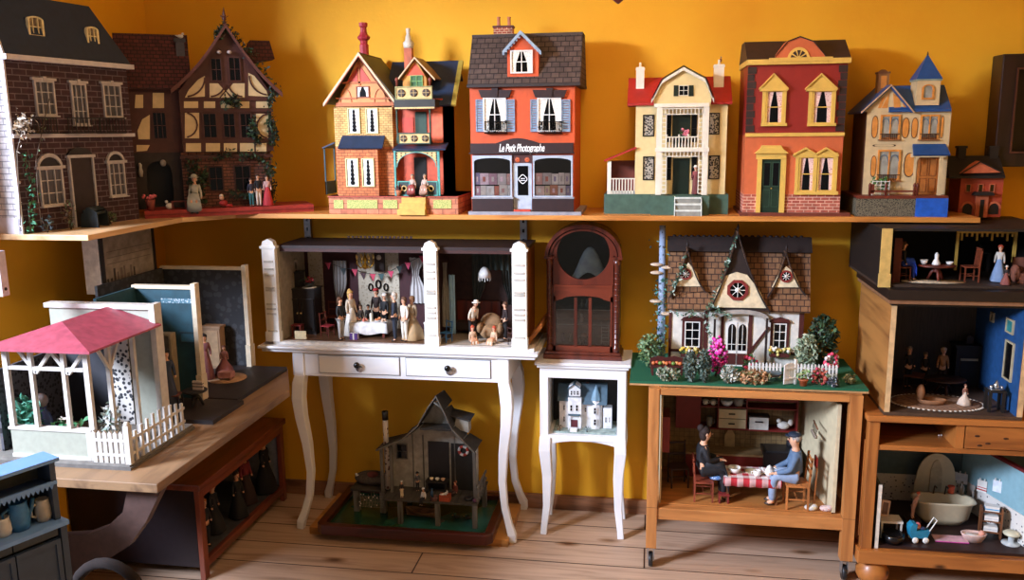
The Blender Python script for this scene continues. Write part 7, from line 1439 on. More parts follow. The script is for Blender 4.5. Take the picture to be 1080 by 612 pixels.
gw = wood('#3c3832', '#221f1b', 'x', 30, .8); gwz = wood('#6a665e', '#3a3630', 'z', 30, .8); rfm = mat('#2e2e2e', .8, var=.35, bump=.4, scale=70); wl = mat('#9a968a', .7, var=.2); dz = .105; plk = wood('#443f37', '#28251f', 'y', 30, .8)
yd = -.1; a = f.p(403, 518, y=yd); c = f.p(503, 523, y=yd); xl, xr = a.x, c.x
MB().box(xl, yd, dz-.008, xr, .13, dz, plk).build('deck', T); e = f.p(371, 510, y=.0).x; MB().box(e, -.02, dz-.01, xl, .11, dz-.002, gw).build('side_deck', T)
for x, y in ((xr-.012, yd+.01), (xl+.07, yd+.01), ((xl+xr)/2+.03, yd+.012), (xr-.012, .11), (xl+.05, .11)): MB().box(x-.009, y-.009, 0, x+.009, y+.009, dz-.008, gwz).build('stilt', T)
for x in (e+.02, xl-.03): MB().box(x-.012, -.012, 0, x+.012, .012, dz-.01, gwz).build('stilt', T)
yw = .03; q = h.Q(401, 462, 501, 520, yw); zt = f.p(450, 459, y=yw).z
xw0, xw1 = q[0], q[2]
g = h.Q(452, 466, 474, 505, yw); MB().box(g[0], yw-.004, dz, g[2], yw+.001, g[3], mat('#15151a', .5)).build('door', T); MB().box(h.Q(476, 470, 501, 510, yw)[0], yw-.002, dz, q[2], yw, zt-.03, mat('#26241f', .8)).build('recess_shade', T); window(T, h.Q(418, 468, 430, 484, yw), yw, gwz, 1, 2, .004, .002, .004)  # dark panel right of the door: shade of an open recess, put in as colour
for px in (436, 447, 480): x = f.p(px, 490, y=yw).x; MB().box(x-.002, yw-.003, dz, x+.002, yw, zt, gwz).build('wall_batten', T)
A = f.p(460, 417, y=-.05); E0 = f.p(397, 478, y=-.05); E1 = f.p(503, 478, y=-.05); F0 = f.p(436, 452, y=-.05); n = 8
sl = [(A.x, A.z), (f.p(452, 428, y=-.05).x, f.p(452, 428, y=-.05).z), (f.p(440, 449, y=-.05).x, f.p(440, 449, y=-.05).z), (f.p(424, 463, y=-.05).x, f.p(424, 463, y=-.05).z), (E0.x, f.p(398, 474, y=-.05).z)]
sr = [(A.x, A.z)]+[(f.p(a_, b_, y=-.05).x, f.p(a_, b_, y=-.05).z) for a_, b_ in ((468, 433), (477, 452), (488, 464), (501, 477))]
b = MB()
for pts, s_ in ((sl, -1), (sr, 1)):
 for p, k in zip(pts, pts[1:]): b.roof_slab((p[0], -.055, p[1]), (k[0], -.055, k[1]), (k[0], .1, k[1]-.006), (p[0], .085, p[1]-.02), .006*s_, rfm)
barge(b, sl[::-1]+sr[1:], .007, -.058, -.05, gwz); b.build('roof', T); MB().prism([(sl[-1][0]+.012, dz), (sr[-1][0]-.01, dz)]+[(p[0]-.01*(p[0] > A.x+.01), p[1]-.012) for p in sr[::-1]]+[(p[0]+.012, p[1]-.012) for p in sl[1:]], yw, yw+.03, wl).build('back_wall', T)
MB().prism([(p[0], p[1]-.012) for p in sl[2::-1]]+[(p[0], p[1]-.012) for p in sr[1:3]], .02, .026, wl).build('loft_back', T); lf = sl[2][1]-.012; MB().box(sl[2][0]+.01, -.045, lf-.008, sr[2][0]-.008, .03, lf, gw).build('loft_floor', T)
c = f.p(488, 445, y=.03); b = MB().prism([(c.x-.03, c.z-.02), (c.x+.03, c.z-.035), (c.x+.03, c.z+.015), (c.x-.02, c.z+.03)], .0, .05, wl); b.roof_slab((c.x-.05, -.01, c.z+.04), (c.x+.04, -.01, c.z+.02), (c.x+.04, .08, c.z+.02), (c.x-.05, .08, c.z+.04), .005, rfm); b.build('dormer', T)
for px, yy in ((500, -.045), (402, -.03), (412, -.03)): q = f.p(px, 470, y=yy); MB().box(q.x-.006, yy-.006, dz if px != 402 else dz-.002, q.x+.006, yy+.006, (sr[-1][1] if px > 450 else sl[-1][1]+.012)-.004, gwz).build('post', T)
q = f.p(406, 434, y=.0); MB().lathe([(.011, 0), (.011, q.z-dz)], (q.x, .0, dz), spots('#c9c0b4', '#5a3a30', 60, .3), 12).lathe([(.013, q.z-dz-.035), (.013, q.z-dz), (.008, q.z-dz)], (q.x, 0, dz), DARK, 12).build('stove_pipe', T)
b = MB(); x = xr-.004
for i in range(6): z0 = yd+.02+i*.03; b.box(x-.004, z0, dz, x+.004, z0+.008, dz+.055, gwz)
b.box(x-.003, yd+.02, dz+.05, x+.003, .11, dz+.06, gwz).box(x-.003, yd+.02, dz+.02, x+.003, .11, dz+.028, gwz).build('railing', T)
q = f.p(489, 475, y=yw); fz = lambda px, py, y: (T.location.x+f.p(px, py, y=y).x, T.location.y+y)
o = MB(); ri = [(.018*cos(t), .018*sin(t)) for t in [2*pi*i/24 for i in range(25)]]
for i in range(24): o.tube([(ri[i][0], 0, ri[i][1]), (ri[i+1][0], 0, ri[i+1][1])], .006, mat('#e0dcd4') if (i//3) % 2 else mat('#b8402c'), 6)
single('lifebuoy', o, 'white and red lifebuoy hanging on the stilt house front', 'lifebuoy', (T.location.x+q.x, T.location.y+yw-.0065, TZ+q.z))
DZ = TZ+dz+.0005
def fd(lab, px, ptop, y, hh, rz, **k): q = f.p(px, 500, y=y); return doll(lab, (T.location.x+q.x, T.location.y+y, DZ), rz, hh, **k)
fd('doll fisherman in black with a white cap and apron at the front deck edge', 423, 503, -.085, .075, .4, top='#16161a', legs='#c9b890', apron='#d8c8a0', hat=('cap', '#d8d8d4')); fd('doll fisherman in black and white seated beside the blue bottle', 446, 503, -.085, .09, -.3, sit=1, seat=.08, top='#d8d8d8', legs='#15151a', hat=('cap', '#e0e0e0')); fd('doll in grey leaning beside the stilt house doorway', 440, 480, -.01, .085, .5, top='#5a5a60', legs='#2a2a30', hat=('hat', '#1a1a1e')); fd('doll in red-brown sitting right of the stilt house door', 480, 490, -.02, .1, -.6, sit=1, seat=.12, top='#7a3a2c', legs='#3a2a26', hair='#6a3420')
def fs(nm, mb, lab, cat, px, y, z=DZ, rz=0): q = f.p(px, 505, y=y); return single(nm, mb, lab, cat, (T.location.x+q.x, T.location.y+y, z), rz)
b = MB(); cr_ = mat('#b8502c', .6)
for i in range(4): b.box(-.022, -.014, .003+i*.006, .022, -.012, .007+i*.006, cr_).box(-.022, .012, .003+i*.006, .022, .014, .007+i*.006, cr_).box(-.022, -.014, .003+i*.006, -.02, .014, .007+i*.006, cr_).box(.02, -.014, .003+i*.006, .022, .014, .007+i*.006, cr_)
b.box(-.022, -.014, 0, .022, .014, .002, cr_)
for x in (-.021, .019):
 for y in (-.013, .011): b.box(x, y, 0, x+.002, y+.002, .028, cr_)
fs('fish_crate', b, 'orange slatted crate on the front of the stilt house deck', 'crate', 469, -.08)
for i in range(4): fs('fish', MB().ball((0, 0, .004), (.012, .004, .004), mat('#d8d8d4', .3), 8, 6).prism([(.01, .004), (.017, .009), (.017, 0)], -.001, .001, mat('#d8d8d4', .3)), 'silvery fish heaped in the orange crate on the deck', 'fish', 466+1.6*i, -.085+.004*i, DZ+.0222+.001*i, i*.6)['group'] = 'fish in the orange crate'
four_table('dark market table with small dishes before the stilt house door', fz(461, 500, -.0)+(DZ,), .09, .045, .05, mat('#1f1c1a'))
for i, (px, c, lab) in enumerate(((455, '#d8c8a8', 'pale dish at the left of the dark market table'), (461, '#e0e0dc', 'white dish in the middle of the dark market table'), (467, '#c8a88a', 'tan dish at the right of the dark market table'))): bowl(lab, fz(px, 500, -.005)+(DZ+.0505,), .009, .009, mat(c))
fs('bottle', MB().lathe([(.007, 0), (.007, .03), (.003, .038), (.003, .048)], (0, 0, 0), mat('#2a4a6a', .15), 10), 'dark blue bottle on the stilt house deck between the figures and the crate', 'bottle', 455, -.08); fs('basket', MB().lathe([(.012, 0), (.016, .018), (.013, .018), (.01, .006)], (0, 0, 0), mat('#5a3a34'), 12), 'small brown basket below the blue bottle at the deck edge', 'basket', 457.5, -.088)
fs('buoy', MB().ball((0, 0, .008), .008, mat('#5a3048', .4), 10, 8), 'purple float lying at the right end of the deck', 'buoy', 500, -.085); fs('rope_coil', MB().lathe([(.018, 0), (.02, .006), (.014, .012), (.008, .008)], (0, 0, 0), mat('#1a1a1a'), 14), 'black rope coil near the deck railing', 'rope', 494, -.06); q = f.p(392, 505, y=.04); single('fishing_nets', MB().ball((0, 0, .012), (.075, .045, .028), mat('#4a4038', .9, var=.4, bump=1, scale=120), 18, 8).ball((.01, -.02, .035), (.025, .02, .012), mat('#6a3028', .9, var=.4), 10, 6), 'heap of brown fishing net on the low side deck', 'net', (T.location.x+q.x, T.location.y+.045, DZ+.012))
single('gull_figure', MB().ball((0, 0, .008), (.012, .006, .007), WHITE, 8, 6).ball((-.01, 0, .016), .005, WHITE, 8, 6), 'white gull on the left end of the net heap', 'bird', (T.location.x+f.p(375, 495, y=.03).x+.012, T.location.y+.03, DZ+.026))
b = MB(); n = 10; hull = []
for s_ in (1, .78):
 for i in range(n+1): t = i/n*2-1; wv = (1-t*t)**.7*.03*s_; hull += [(t*.075*(.96 if s_ < 1 else 1), -wv, .026+.012*t*t), (t*.07*s_, 0, .0 if s_ == 1 else .008), (t*.075*(.96 if s_ < 1 else 1), wv, .026+.012*t*t)]
fs_ = []; W = 3*(n+1)
for s_ in (0, 1):
 for i in range(n): k = s_*W+i*3; fs_ += [(k, k+3, k+4, k+1), (k+1, k+4, k+5, k+2)]
for i in range(n): k = i*3; fs_ += [(k, k+3, W+k+3, W+k), (k+2, k+5, W+k+5, W+k+2)]
q = P(446, 545, z=TZ); T2 = thing('rowing_boat', 'small brown rowing boat floating in front of the stilt house', 'boat', (q.x, q.y, TZ-.0), -.1); MB().add(hull, fs_, wood('#a8744c', '#6a442c', 'x', 25)).build('hull', T2); MB().box(-.02, -.02, .02, -.008, .02, .024, wood('#a8744c', '#6a442c', 'x', 25)).build('thwart', T2); MB().box(.02, -.022, .02, .032, .022, .024, wood('#a8744c', '#6a442c', 'x', 25)).build('thwart', T2)
for px, py, lab in ((466, 551, 'dark duck nearest the front of the painted water'), (482, 547, 'dark duck swimming between the boat and the right stilt'), (494, 548, 'dark duck nearest the right front stilt')): q = P(px, py, z=TZ); single('duck_figure', MB().ball((0, 0, .006), (.012, .006, .006), mat('#3c3630'), 8, 6).ball((-.01, 0, .017), .005, mat('#2a4a3c'), 8, 6).tube([(-.008, 0, .008), (-.01, 0, .016)], .003, mat('#1c1a18'), 5).tube([(-.013, 0, .016), (-.02, 0, .015)], .0015, mat('#c8a04a'), 5), lab, 'duck', (q.x, q.y, TZ), .3)
b = MB(); q = f.p(392, 530, y=-.022)
for i in range(9):
 b.tube([(-.05+i*.0125, 0, .06-.01*sin(i)), (-.045+i*.0125, .003, .03), (-.05+i*.0125+.004*sin(i*3), 0, .0)], .0006, mat('#8a8a80'), 3); b.tube([(-.05, 0, .006*i+.004), (0, .004, .006*i), (.05, 0, .006*i+.005)], .0006, mat('#8a8a80'), 3)
for i in range(14): b.ball((rnd.uniform(-.05, .05), -.002, rnd.uniform(0.003, .06)), .0025, WHITE, 6, 4)
single('hanging_net', b, 'thin net with white floats hanging below the side deck', 'net', (T.location.x+q.x, T.location.y-.026, TZ+.028))
KZ = .2445
h = Hs('doll_kitchen', 'doll kitchen room with red wall cupboards inside the pine trolley', 'doll room', (.35, -.27, KZ)); f, T = h.f, h.T
xl, xr, ya, yb, H_ = -.3, .31, -.17, .19, .41; crm = mat('#c9bb98', .6, var=.08); red = mat('#7a1f1c', .5, var=.08); beige = brick('#a08458', '#967a50', '#7a6444', .02, .02, .0012, offset=0)
MB().box(xl, ya, .0, xr, yb, .005, wood('#b5763c', '#8a5428', 'x', 14)).build('floor', T); MB().box(xl, yb-.01, .005, xr, yb, H_, beige).build('back_wall', T); MB().box(xl, ya, .005, xl+.006, yb, H_, crm).build('side_wall', T)
MB().add([(xr, ya, .005), (xr+.012, ya, .005), (xr-.05, yb, .005), (xr-.062, yb, .005), (xr, ya, H_), (xr+.012, ya, H_), (xr-.05, yb, H_), (xr-.062, yb, H_)], [(0, 1, 2, 3), (4, 7, 6, 5), (0, 4, 5, 1), (1, 5, 6, 2), (2, 6, 7, 3), (3, 7, 4, 0)], crm).build('side_wall', T)
yc = .1; q = h.Q(715, 420, 842, 449, yc); cu = thing('wall_cupboard', 'red wall cupboard with open shelves and two cream drawers in the doll kitchen', 'cupboard', (T.location.x, T.location.y+yb-.011, KZ)); oy = yb-.011
def cb(x0, z0, x1, z1, m, nm, d=.07): return MB().box(x0, -d, z0, x1, 0, z1, m).build(nm, cu)
z0, z1 = .2, .385; zm = .29; X = [f.p(a, 435, y=yb-.08).x for a in (713, 738, 757, 787, 842)]
cb(X[0], z0, X[1], z1, red, 'door'); cb(X[1], z0, X[4], z0+.005, red, 'shelf'); cb(X[1], z1-.006, X[4], z1, red, 'top'); cb(X[1], zm, X[2], zm+.004, red, 'shelf'); cb(X[2], zm, X[4], zm+.004, red, 'shelf'); cb(X[3]+.004, zm+.03, X[4], z1, red, 'door', .065)
for x in (X[1], X[2], X[3], X[4]-.004): cb(x, z0, x+.004, z1, red, 'divider')
for i in (0, 1): d_ = cb(X[2]+.005, z0+.008+i*.04, X[3], z0+.045+i*.04, crm, 'drawer', .072); MB().box((X[2]+X[3])/2-.012, -.076, z0+.024+i*.04, (X[2]+X[3])/2+.012, -.072, z0+.029+i*.04, DARK).build('handle', d_)
cw = lambda x, z, y=-.05: (cu.location.x+x, cu.location.y+y, KZ+z)
for i in (0, 1): cup(('white cup nearest the red cupboard door', 'white cup nearest the blue-rimmed bowl')[i]+' on the upper kitchen shelf', cw(X[1]+.022+.03*i, zm+.0045), .011, .02, WHITE)
cup('grey jug on the lower shelf of the red kitchen cupboard', cw(X[1]+.04, z0+.0055), .012, .04, mat('#8a8a88', .4), 'jug', 'jug'); bowl('blue-rimmed white bowl on the upper kitchen shelf', cw(X[2]+.035, zm+.0045), .026, .024, mat('#c9d0d8', .3)); cup('grey rounded pot beside the blue-rimmed bowl on the kitchen shelf', cw(X[3]-.028, zm+.0045), .02, .034, mat('#8f8a84', .4), 'pot', 'pot')
T2 = thing('bread_bin', 'cream enamel bread bin on the lower right kitchen shelf', 'bread bin', cw(X[3]+.05, z0+.0055)); MB().box(-.036, -.018, 0, .036, .02, .05, mat('#c9c8c0', .35)).box(-.04, -.02, .05, .04, .022, .055, DARK).build('body', T2); MB().box(-.015, -.022, .03, .015, -.018, .035, DARK).build('handle', T2)
single('white_hen', MB().ball((0, 0, .016), (.024, .014, .016), WHITE, 10, 8).ball((-.018, 0, .034), .009, WHITE, 8, 6).ball((.026, 0, .028), (.01, .006, .014), WHITE, 8, 6), 'white china hen at the right end of the lower kitchen shelf', 'ornament', cw(X[4]-.05, z0+.0055))
T2 = thing('kitchen_counter', 'long red kitchen counter with beige worktop and dark range behind the seated couple', 'counter', (T.location.x, T.location.y+yb-.011, KZ)); a, c = f.p(722, 480, y=.1).x, xr-.065; MB().box(a, -.085, .005, a+.36, 0, .1, red).build('body', T2); MB().box(a, -.09, .1, a+.3, 0, .108, mat('#a88a60')).build('worktop', T2); MB().box(a+.3, -.1, .005, c, 0, .125, mat('#141416', .35)).box(a+.31, -.095, .125, c-.01, -.01, .129, mat('#2a2a2c', .3)).build('range', T2)
single('cutting_board', MB().prism([(-.02, 0), (.02, 0), (.02, .05), (.008, .07), (-.008, .07), (-.02, .05)], 0, .004, mat('#b59a6a')), 'pale cutting board leaning against the kitchen wall tiles', 'board', (f.p(770, 460, y=.16).x+T.location.x, T.location.y+.168, KZ+.1085)); single('kettle', MB().lathe([(.02, 0), (.022, .02), (.012, .036), (.003, .044)], (0, 0, 0), mat('#2a2a2e', .25), 12).tube([(.018, 0, .015), (.035, 0, .034)], .003, mat('#2a2a2e', .25), 6), 'dark kettle on the black kitchen range', 'kettle', (T.location.x+c-.03, T.location.y+.15, KZ+.1295))
q = h.Q(692, 441, 700.5, 478, ya+.05); single('red_wall_box', MB().box(0, -.05, q[1], .028, .06, q[3], red), 'red box cupboard on the left wall of the doll kitchen', 'cupboard', (T.location.x+xl+.0065, T.location.y-.06, KZ))
TC = (P(792, 500, y=-.36).x, -.36, KZ+.0055); th = .1; tw_ = wood('#7a4a28', '#4a2a16', 'x', 20)
four_table('kitchen table under a red and white checked cloth', TC, .185, .1, th, tw_)
b = MB().box(-.1, -.06, th+.0005, .1, .06, th+.003, check('#b0202c', '#e8e0dc', .022)); n = 24
for s_ in (-1, 1):
 v = []
 for i in range(n+1): u = -.1+.2*i/n; v += [(u, s_*.06, th+.003), (u, s_*(.063+.003*sin(i*1.3)), th-.028), (u, s_*(.061+.003*sin(i*1.3)), th-.028), (u, s_*.058, th+.003)]
 b.add(v, [(i*4+k, i*4+(k+1) % 4, i*4+4+(k+1) % 4, i*4+4+k) for i in range(n) for k in range(4)], check('#b0202c', '#e8e0dc', .022), True)
for s_ in (-1, 1): b.box(s_*.1, -.06, th-.022, s_*.1026, .06, th+.003, check('#b0202c', '#e8e0dc', .022))
single('tablecloth', b, 'red and white checked tablecloth on the doll kitchen table', 'tablecloth', TC)
tz = TC[2]+th+.0035; bowl('white bowl of soup at the left end of the checked table', (TC[0]-.062, TC[1]-.01, tz), .024, .022, WHITE); single('plate', MB().lathe([(.022, 0), (.03, .004), (.024, .003)], (0, 0, 0), mat('#c9b48a'), 16), 'flat tan plate in the middle of the checked table', 'plate', (TC[0]+.005, TC[1]+.005, tz)); cup('white mug in the middle of the checked table', (TC[0]+.018, TC[1]-.03, tz), .014, .022, WHITE, 'mug', 'mug', pi); cup('white coffee pot before the man at the checked table', (TC[0]+.062, TC[1]-.025, tz), .017, .042, WHITE, 'coffee_pot', 'coffee pot', 0, None, True)
pine = wood('#b5713a', '#85502a', 'z', 16); ch1 = chair('wooden doll chair under the woman in black at the kitchen table', (P(741, 520, y=-.36).x, -.38, KZ+.0055), pi/2, .165, wood('#8a3f2a', '#5a2418', 'z', 16), .075); chair('pine ladder-back doll chair under the man in the blue cap', (P(838, 510, y=-.4).x+.006, -.4, KZ+.0055), -pi/2, .2, pine, .085, splat=3); chair('dark doll chair at the left wall of the kitchen', (P(715, 510, y=-.27).x, -.27, KZ+.0055), .2, .17, mat('#3a2218'), .07)
W_ = sitpx('doll woman in black with a bun seated left of the checked table', 741, 500, -.38, KZ+.0055, .1, pi/2+.15, .345, fat=1.2, top='#16171c', legs='#15151a', skirt='#17181d', hair='#2a1a14', hairlen=.1, arms=[((.11, -.03, .645), (.05, -.17, .645)), ((.11, -.03, .645), (.05, -.165, .63))], head=-.012, apron=None)
M_ = sitpx('doll man in blue jacket and dark cap seated right of the checked table', 838, 500, -.4, KZ+.0055, .1, -pi/2-.1, .345, fat=1.25, top='#5a7390', legs='#8a9cb5', hair='#9a9088', hairlen=.02, hat=('cap', '#1f2a3c'), arms=[((.125, -.05, .62), (.075, -.2, .555)), ((.125, -.05, .62), (.075, -.19, .555))], shoe='#3a2a20', head=-.006)
for D_, ar in ((W_, ((-.05, -.17, .645), (.05, -.165, .63))), (M_, ((-.075, -.2, .555), (.075, -.19, .555)))):   # hands: palm, four fingers and a thumb growing from each wrist
 hh = .345; dz = D_.children[0].data.vertices[0].co.z/hh-.52
 for i, (x, y, z) in enumerate(ar):
  s_ = 1 if x < 0 else -1; V = [(x*.97*hh, (y-.006)*hh, (z-.004+dz)*hh, .0046), (x*.97*hh, (y-.03)*hh, (z-.008+dz)*hh, .0052)]; E_ = [(0, 1)]
  for k, ln in enumerate((.024, .03, .032, .027)):
   ox = (-.016+.0105*k)*s_; n = len(V); V += [(x*.97*hh+ox*hh*.8, (y-.042)*hh, (z-.009+dz)*hh, .0021), (x*.97*hh+ox*hh, (y-.042-ln*.6)*hh, (z-.012+dz)*hh, .0018), (x*.97*hh+ox*hh, (y-.042-ln)*hh, (z-.024+dz)*hh, .0014)]; E_ += [(1, n), (n, n+1), (n+1, n+2)]
  n = len(V); V += [(x*.97*hh+.022*hh*s_, (y-.03)*hh, (z-.006+dz)*hh, .0022), (x*.97*hh+.03*hh*s_, (y-.046)*hh, (z-.01+dz)*hh, .0017)]; E_ += [(0, n), (n, n+1)]
  skin('hand', D_, V, E_, SKIN, 2)
 for s_ in (-1, 1):
  c = D_.children[0].data.vertices[6].co; MB().ball((c.x+s_*.058*hh, c.y+.004*hh, c.z-.004*hh), (.009*hh, .014*hh, .019*hh), SKIN, 8, 6).build('ear', D_)
c = W_.children[0].data.vertices[6].co; MB().ball((c.x, c.y+.06*.335, c.z+.055*.335), .014, mat('#2a1a14', .8), 10, 8).build('hair_bun', W_)
MB().box(-.02, -.078, .08, .02, -.055, .084, mat('#4a78b8', .7)).ball((0, -.05, .088), (.032, .03, .012), spots('#5a82b8', '#c9d4e0', 160, .3), 12, 8).build('blue_cloth', W_)
single('red_stool', MB().box(-.02, -.016, .03, .02, .016, .036, mat('#7a2420')).box(-.018, -.014, 0, -.013, .014, .03, mat('#7a2420')).box(.013, -.014, 0, .018, .014, .03, mat('#7a2420')), 'low red footstool on the kitchen floor under the checked table', 'stool', (P(763, 535, y=-.415).x, -.405, KZ+.0055))
rx = lambda px, y: P(px, 480, y=y).x
b = MB().tube([(0, -.04, .0), (0, .04, .006)], .003, mat('#7a4a2a'), 6); [b.tube([(0, -.035+.014*i, 0), (-.004, -.035+.014*i, -.02)], .0012, DARK, 4).lathe([(.001, -.032), (.006, -.03), (.006, -.022), (.001, -.02)], (-.004, -.035+.014*i, -.006), mat('#8a7a6a', .4, .5), 8) for i in range(6)]
single('utensil_rack', b, 'wooden rack of small hanging utensils on the right kitchen wall', 'rack', (rx(860, -.34)-.005, -.34, P(860, 449, y=-.34).z)); single('red_wall_pocket', MB().box(-.006, -.02, 0, 0, .02, .04, mat('#a8302c')), 'red box hanging above the broom on the kitchen wall', 'box', (rx(862, -.36), -.36, P(862, 490, y=-.36).z-.01))
single('broom', MB().tube([(0, 0, .02), (.004, 0, .16)], .003, pine, 6).ball((0, 0, .012), (.014, .02, .012), mat('#c9b48a', .9), 10, 6), 'pale broom standing against the right kitchen wall', 'broom', (rx(862, -.42)-.003, -.425, KZ+.0055))
for px, lab, m_ in ((855, 'crumpled white rag on the kitchen floor by the broom', '#c9c4ba'), (871, 'crumpled white and red rag at the front of the kitchen floor', '#d0b8b0')): T2 = single('floor_rag', MB().ball((0, 0, .009), (.024, .016, .011), spots(m_, '#b05a50' if 'red' in lab else '#a8a298', 120, .25), 12, 7).ball((.01, -.005, .014), (.012, .01, .01), mat(m_, .9), 10, 6), lab, 'rag', (P(px, 543, y=-.43).x, -.428, KZ+.0055))
ZT = PINE['zt']+.0008; pw = wood('#a8743c', '#7a4e26', 'y', 9, .5); dk = mat('#16100d', .6)
def room(nm, lab, x0, x1, y0, y1, z0, z1, m_side, m_back, m_floor, m_right, m_top, t=.012):
 h = Hs(nm, lab, 'doll room', ((x0+x1)/2, (y0+y1)/2, z0)); T = h.T; hx, hy, H_ = (x1-x0)/2, (y1-y0)/2, z1-z0
 MB().box(-hx, -hy, 0, hx, hy, t, m_floor).build('floor', T); MB().box(-hx, -hy, t, -hx+t*1.4, hy, H_-t, m_side).build('side_wall', T); MB().box(hx-t*1.4, -hy, t, hx, hy, H_-t, m_side).box(hx-t*1.4-.002, -hy+.004, t, hx-t*1.4, hy-.01, H_-t, m_right).build('side_wall', T)
 MB().box(-hx+t, hy-.01, t, hx-t, hy, H_-t, m_back).build('back_wall', T); MB().box(-hx, -hy, H_-t, hx, hy, H_, m_top).build('ceiling_board', T); return h, H_
RM, RH = room('doll_room', 'wooden doll parlour box with a blue right wall and an oval rug on the pine cabinet', .797, 1.232, -.5, -.07, ZT, 1.035, pw, mat('#4a4238', .7, var=.2, stretch=(6, 1, .3)), mat('#4a3626'), mat('#1d4a7c', .6), dk)
for s_ in (-1, 1): MB().box(s_*.2175, -.2165, .012, s_*.2005, -.215, RH-.012, mat('#c9a87a', .5)).build('edge_strip', RM.T)
zb = ZT+.0125; rp = lambda px, y: P(px, 400, y=y).x
MB().box(-.23, -.232, RH-.002, .26, .22, RH+.012, mat('#8a6244', .5)).box(-.235, -.24, RH+.0125, .26, .22, RH+.046, mat('#1c120d', .5)).build('cornice', RM.T)
dkw2 = mat('#2a1a12', .5)
single('oval_rug', MB().lathe([(.15, 0), (.15, .003), (.13, .0032)], (0, 0, 0), mat('#8a6a52', .9, var=.4, scale=90), 40, 1, .62), 'oval rug with a pale scalloped edge in the wooden doll parlour', 'rug', (1.0, -.38, zb+.0005)); b = MB(); [b.ball((.152*cos(a), .095*sin(a), .002), (.006, .006, .002), mat('#d8d0c0'), 6, 4) for a in [2*pi*i/56 for i in range(56)]]; o = b.build('scalloped_edge', COL.objects['oval_rug'])
b = MB().box(-.045, -.03, 0, .045, .03, .15, dk).box(-.052, -.036, .15, .052, .034, .158, dk).box(-.028, -.032, .03, .028, -.03, .1, mat('#060505')).box(-.03, -.034, .1, .03, -.03, .108, mat('#b59a70', .3, .6)); T2 = single('fireplace', b, 'dark fireplace with a bright metal hood at the back of the wooden parlour', 'fireplace', (rp(1017, -.13), -.13, zb)); single('mantel_clock', MB().box(-.012, -.006, 0, .012, .006, .024, dkw2).ball((0, 0, .026), (.012, .006, .01), dkw2, 10, 6), 'small clock on the dark fireplace mantel', 'clock', (rp(1019, -.13), -.13, zb+.1585))
ped_table('low round brown table in front of the parlour fireplace', (rp(1000, -.3), -.27, zb), .055, .06, wood('#3a2014', '#1f100a', 'x', 20), sx=1.3); chair('dark doll sofa chair at the left of the wooden parlour', (rp(966, -.22), -.2, zb), 1.2, .11, dkw2, .07, seat=mat('#6a3a28'))
dpx('doll man in tan waistcoat standing in the wooden parlour', 993, 366, 400, zb, -.2, -.2, top='#a8784a', legs='#3a2a20', hair='#b8a088'); dpx('dark dressed doll at the left back of the wooden parlour', 957, 365, 405, zb, .3, -.2, top='#15120f', legs='#15120f', hair='#8a7a6a'); dpx('dark doll between the tan doll and the parlour left wall', 974, 371, 405, zb, .1, -.17, top='#1a1512', legs='#15120f', hair='#6a5a4a')
T2 = thing('basket', 'brown boat-shaped basket on the oval parlour rug', 'basket', (rp(985, -.41), -.405, zb+.004)); MB().lathe([(.028, 0), (.036, .018), (.032, .018), (.024, .004)], (0, 0, 0), mat('#8a5f3e', .8), 16, 1.4, .7).build('body', T2); MB().ball((-.038, 0, .04), (.014, .018, .03), mat('#8a5f3e', .8), 10, 8).build('hood', T2)
dpx('doll girl with a long pale skirt sitting on the oval rug', 1017, 394, 424, zb+.004, .2, -.4, h=.075, top='#8a5a48', legs=None, skirt='#d0bca8', hair='#6a4030', skw=.3)
tt = four_table('small black side table at the blue wall of the parlour', (1.165, -.44, zb), .055, .05, .075, mat('#151210')); T2 = thing('tea_tray', 'silver tea set on an oval tray on the small black table', 'tea set', (1.165, -.44, zb+.0755)); sv = mat('#c9c9c8', .2, .9); MB().lathe([(.024, 0), (.028, .004), (.022, .002)], (0, 0, 0), sv, 20, 1, .75).build('tray', T2); MB().lathe([(.008, .002), (.013, .012), (.006, .022), (.002, .032)], (.002, 0, 0), sv, 12).build('teapot', T2); MB().ball((-.016, -.004, .009), (.006, .006, .007), sv, 8, 6).ball((.018, -.004, .008), (.006, .006, .006), sv, 8, 6).build('cups', T2)
xw = 1.232-.019
for y0, z0, y1, z1, lab, c1, nm in ((-.42, .26, -.36, .31, 'teal picture in a pale frame on the blue parlour wall', '#3a8a8a', 'picture'), (-.25, .265, -.22, .3, 'small dark picture in a pale frame on the blue parlour wall', '#2a2a2a', 'picture'), (-.44, .1, -.37, .235, 'tall pale framed mirror on the blue parlour wall', '#0d0d0f', 'mirror')):
 T2 = thing(nm, lab, nm, (xw, (y0+y1)/2, zb+z0)); hy, hz = (y1-y0)/2, z1-z0; MB().ring([(-hy, 0), (hy, 0), (hy, hz), (-hy, hz)], [(-hy+.006, .006), (hy-.006, .006), (hy-.006, hz-.006), (-hy+.006, hz-.006)], -.006, 0, mat('#b5a888', .5), 'x').build('frame', T2); MB().box(-.003, -hy+.005, .005, -.001, hy-.005, hz-.005, mat(c1, .2)).build('panel', T2)
UZ = ZT+RH+.047-.0005
UR, UH = room('doll_room', 'dark upper doll room with a cream corner pilaster and a slatted yellow rail', .757, 1.32, -.47, -.03, UZ, SHZ-.024, dk, mat('#1d1815', .7, var=.4), mat('#3a2c22'), dk, dk, .008)
uz = UZ+.0085; b = MB().box(.757, -.478, UZ, .79, -.4705, 1.278, mat('#c8a860', .5)).box(.755, -.481, UZ, .793, -.4705, UZ+.045, mat('#c8a860', .5)); b.build('pilaster', None); pz = COL.objects['pilaster.003'] if 'pilaster.003' in COL.objects else None
if pz: pz.parent = UR.T; pz.matrix_parent_inverse = Matrix.Translation(-UR.T.location)
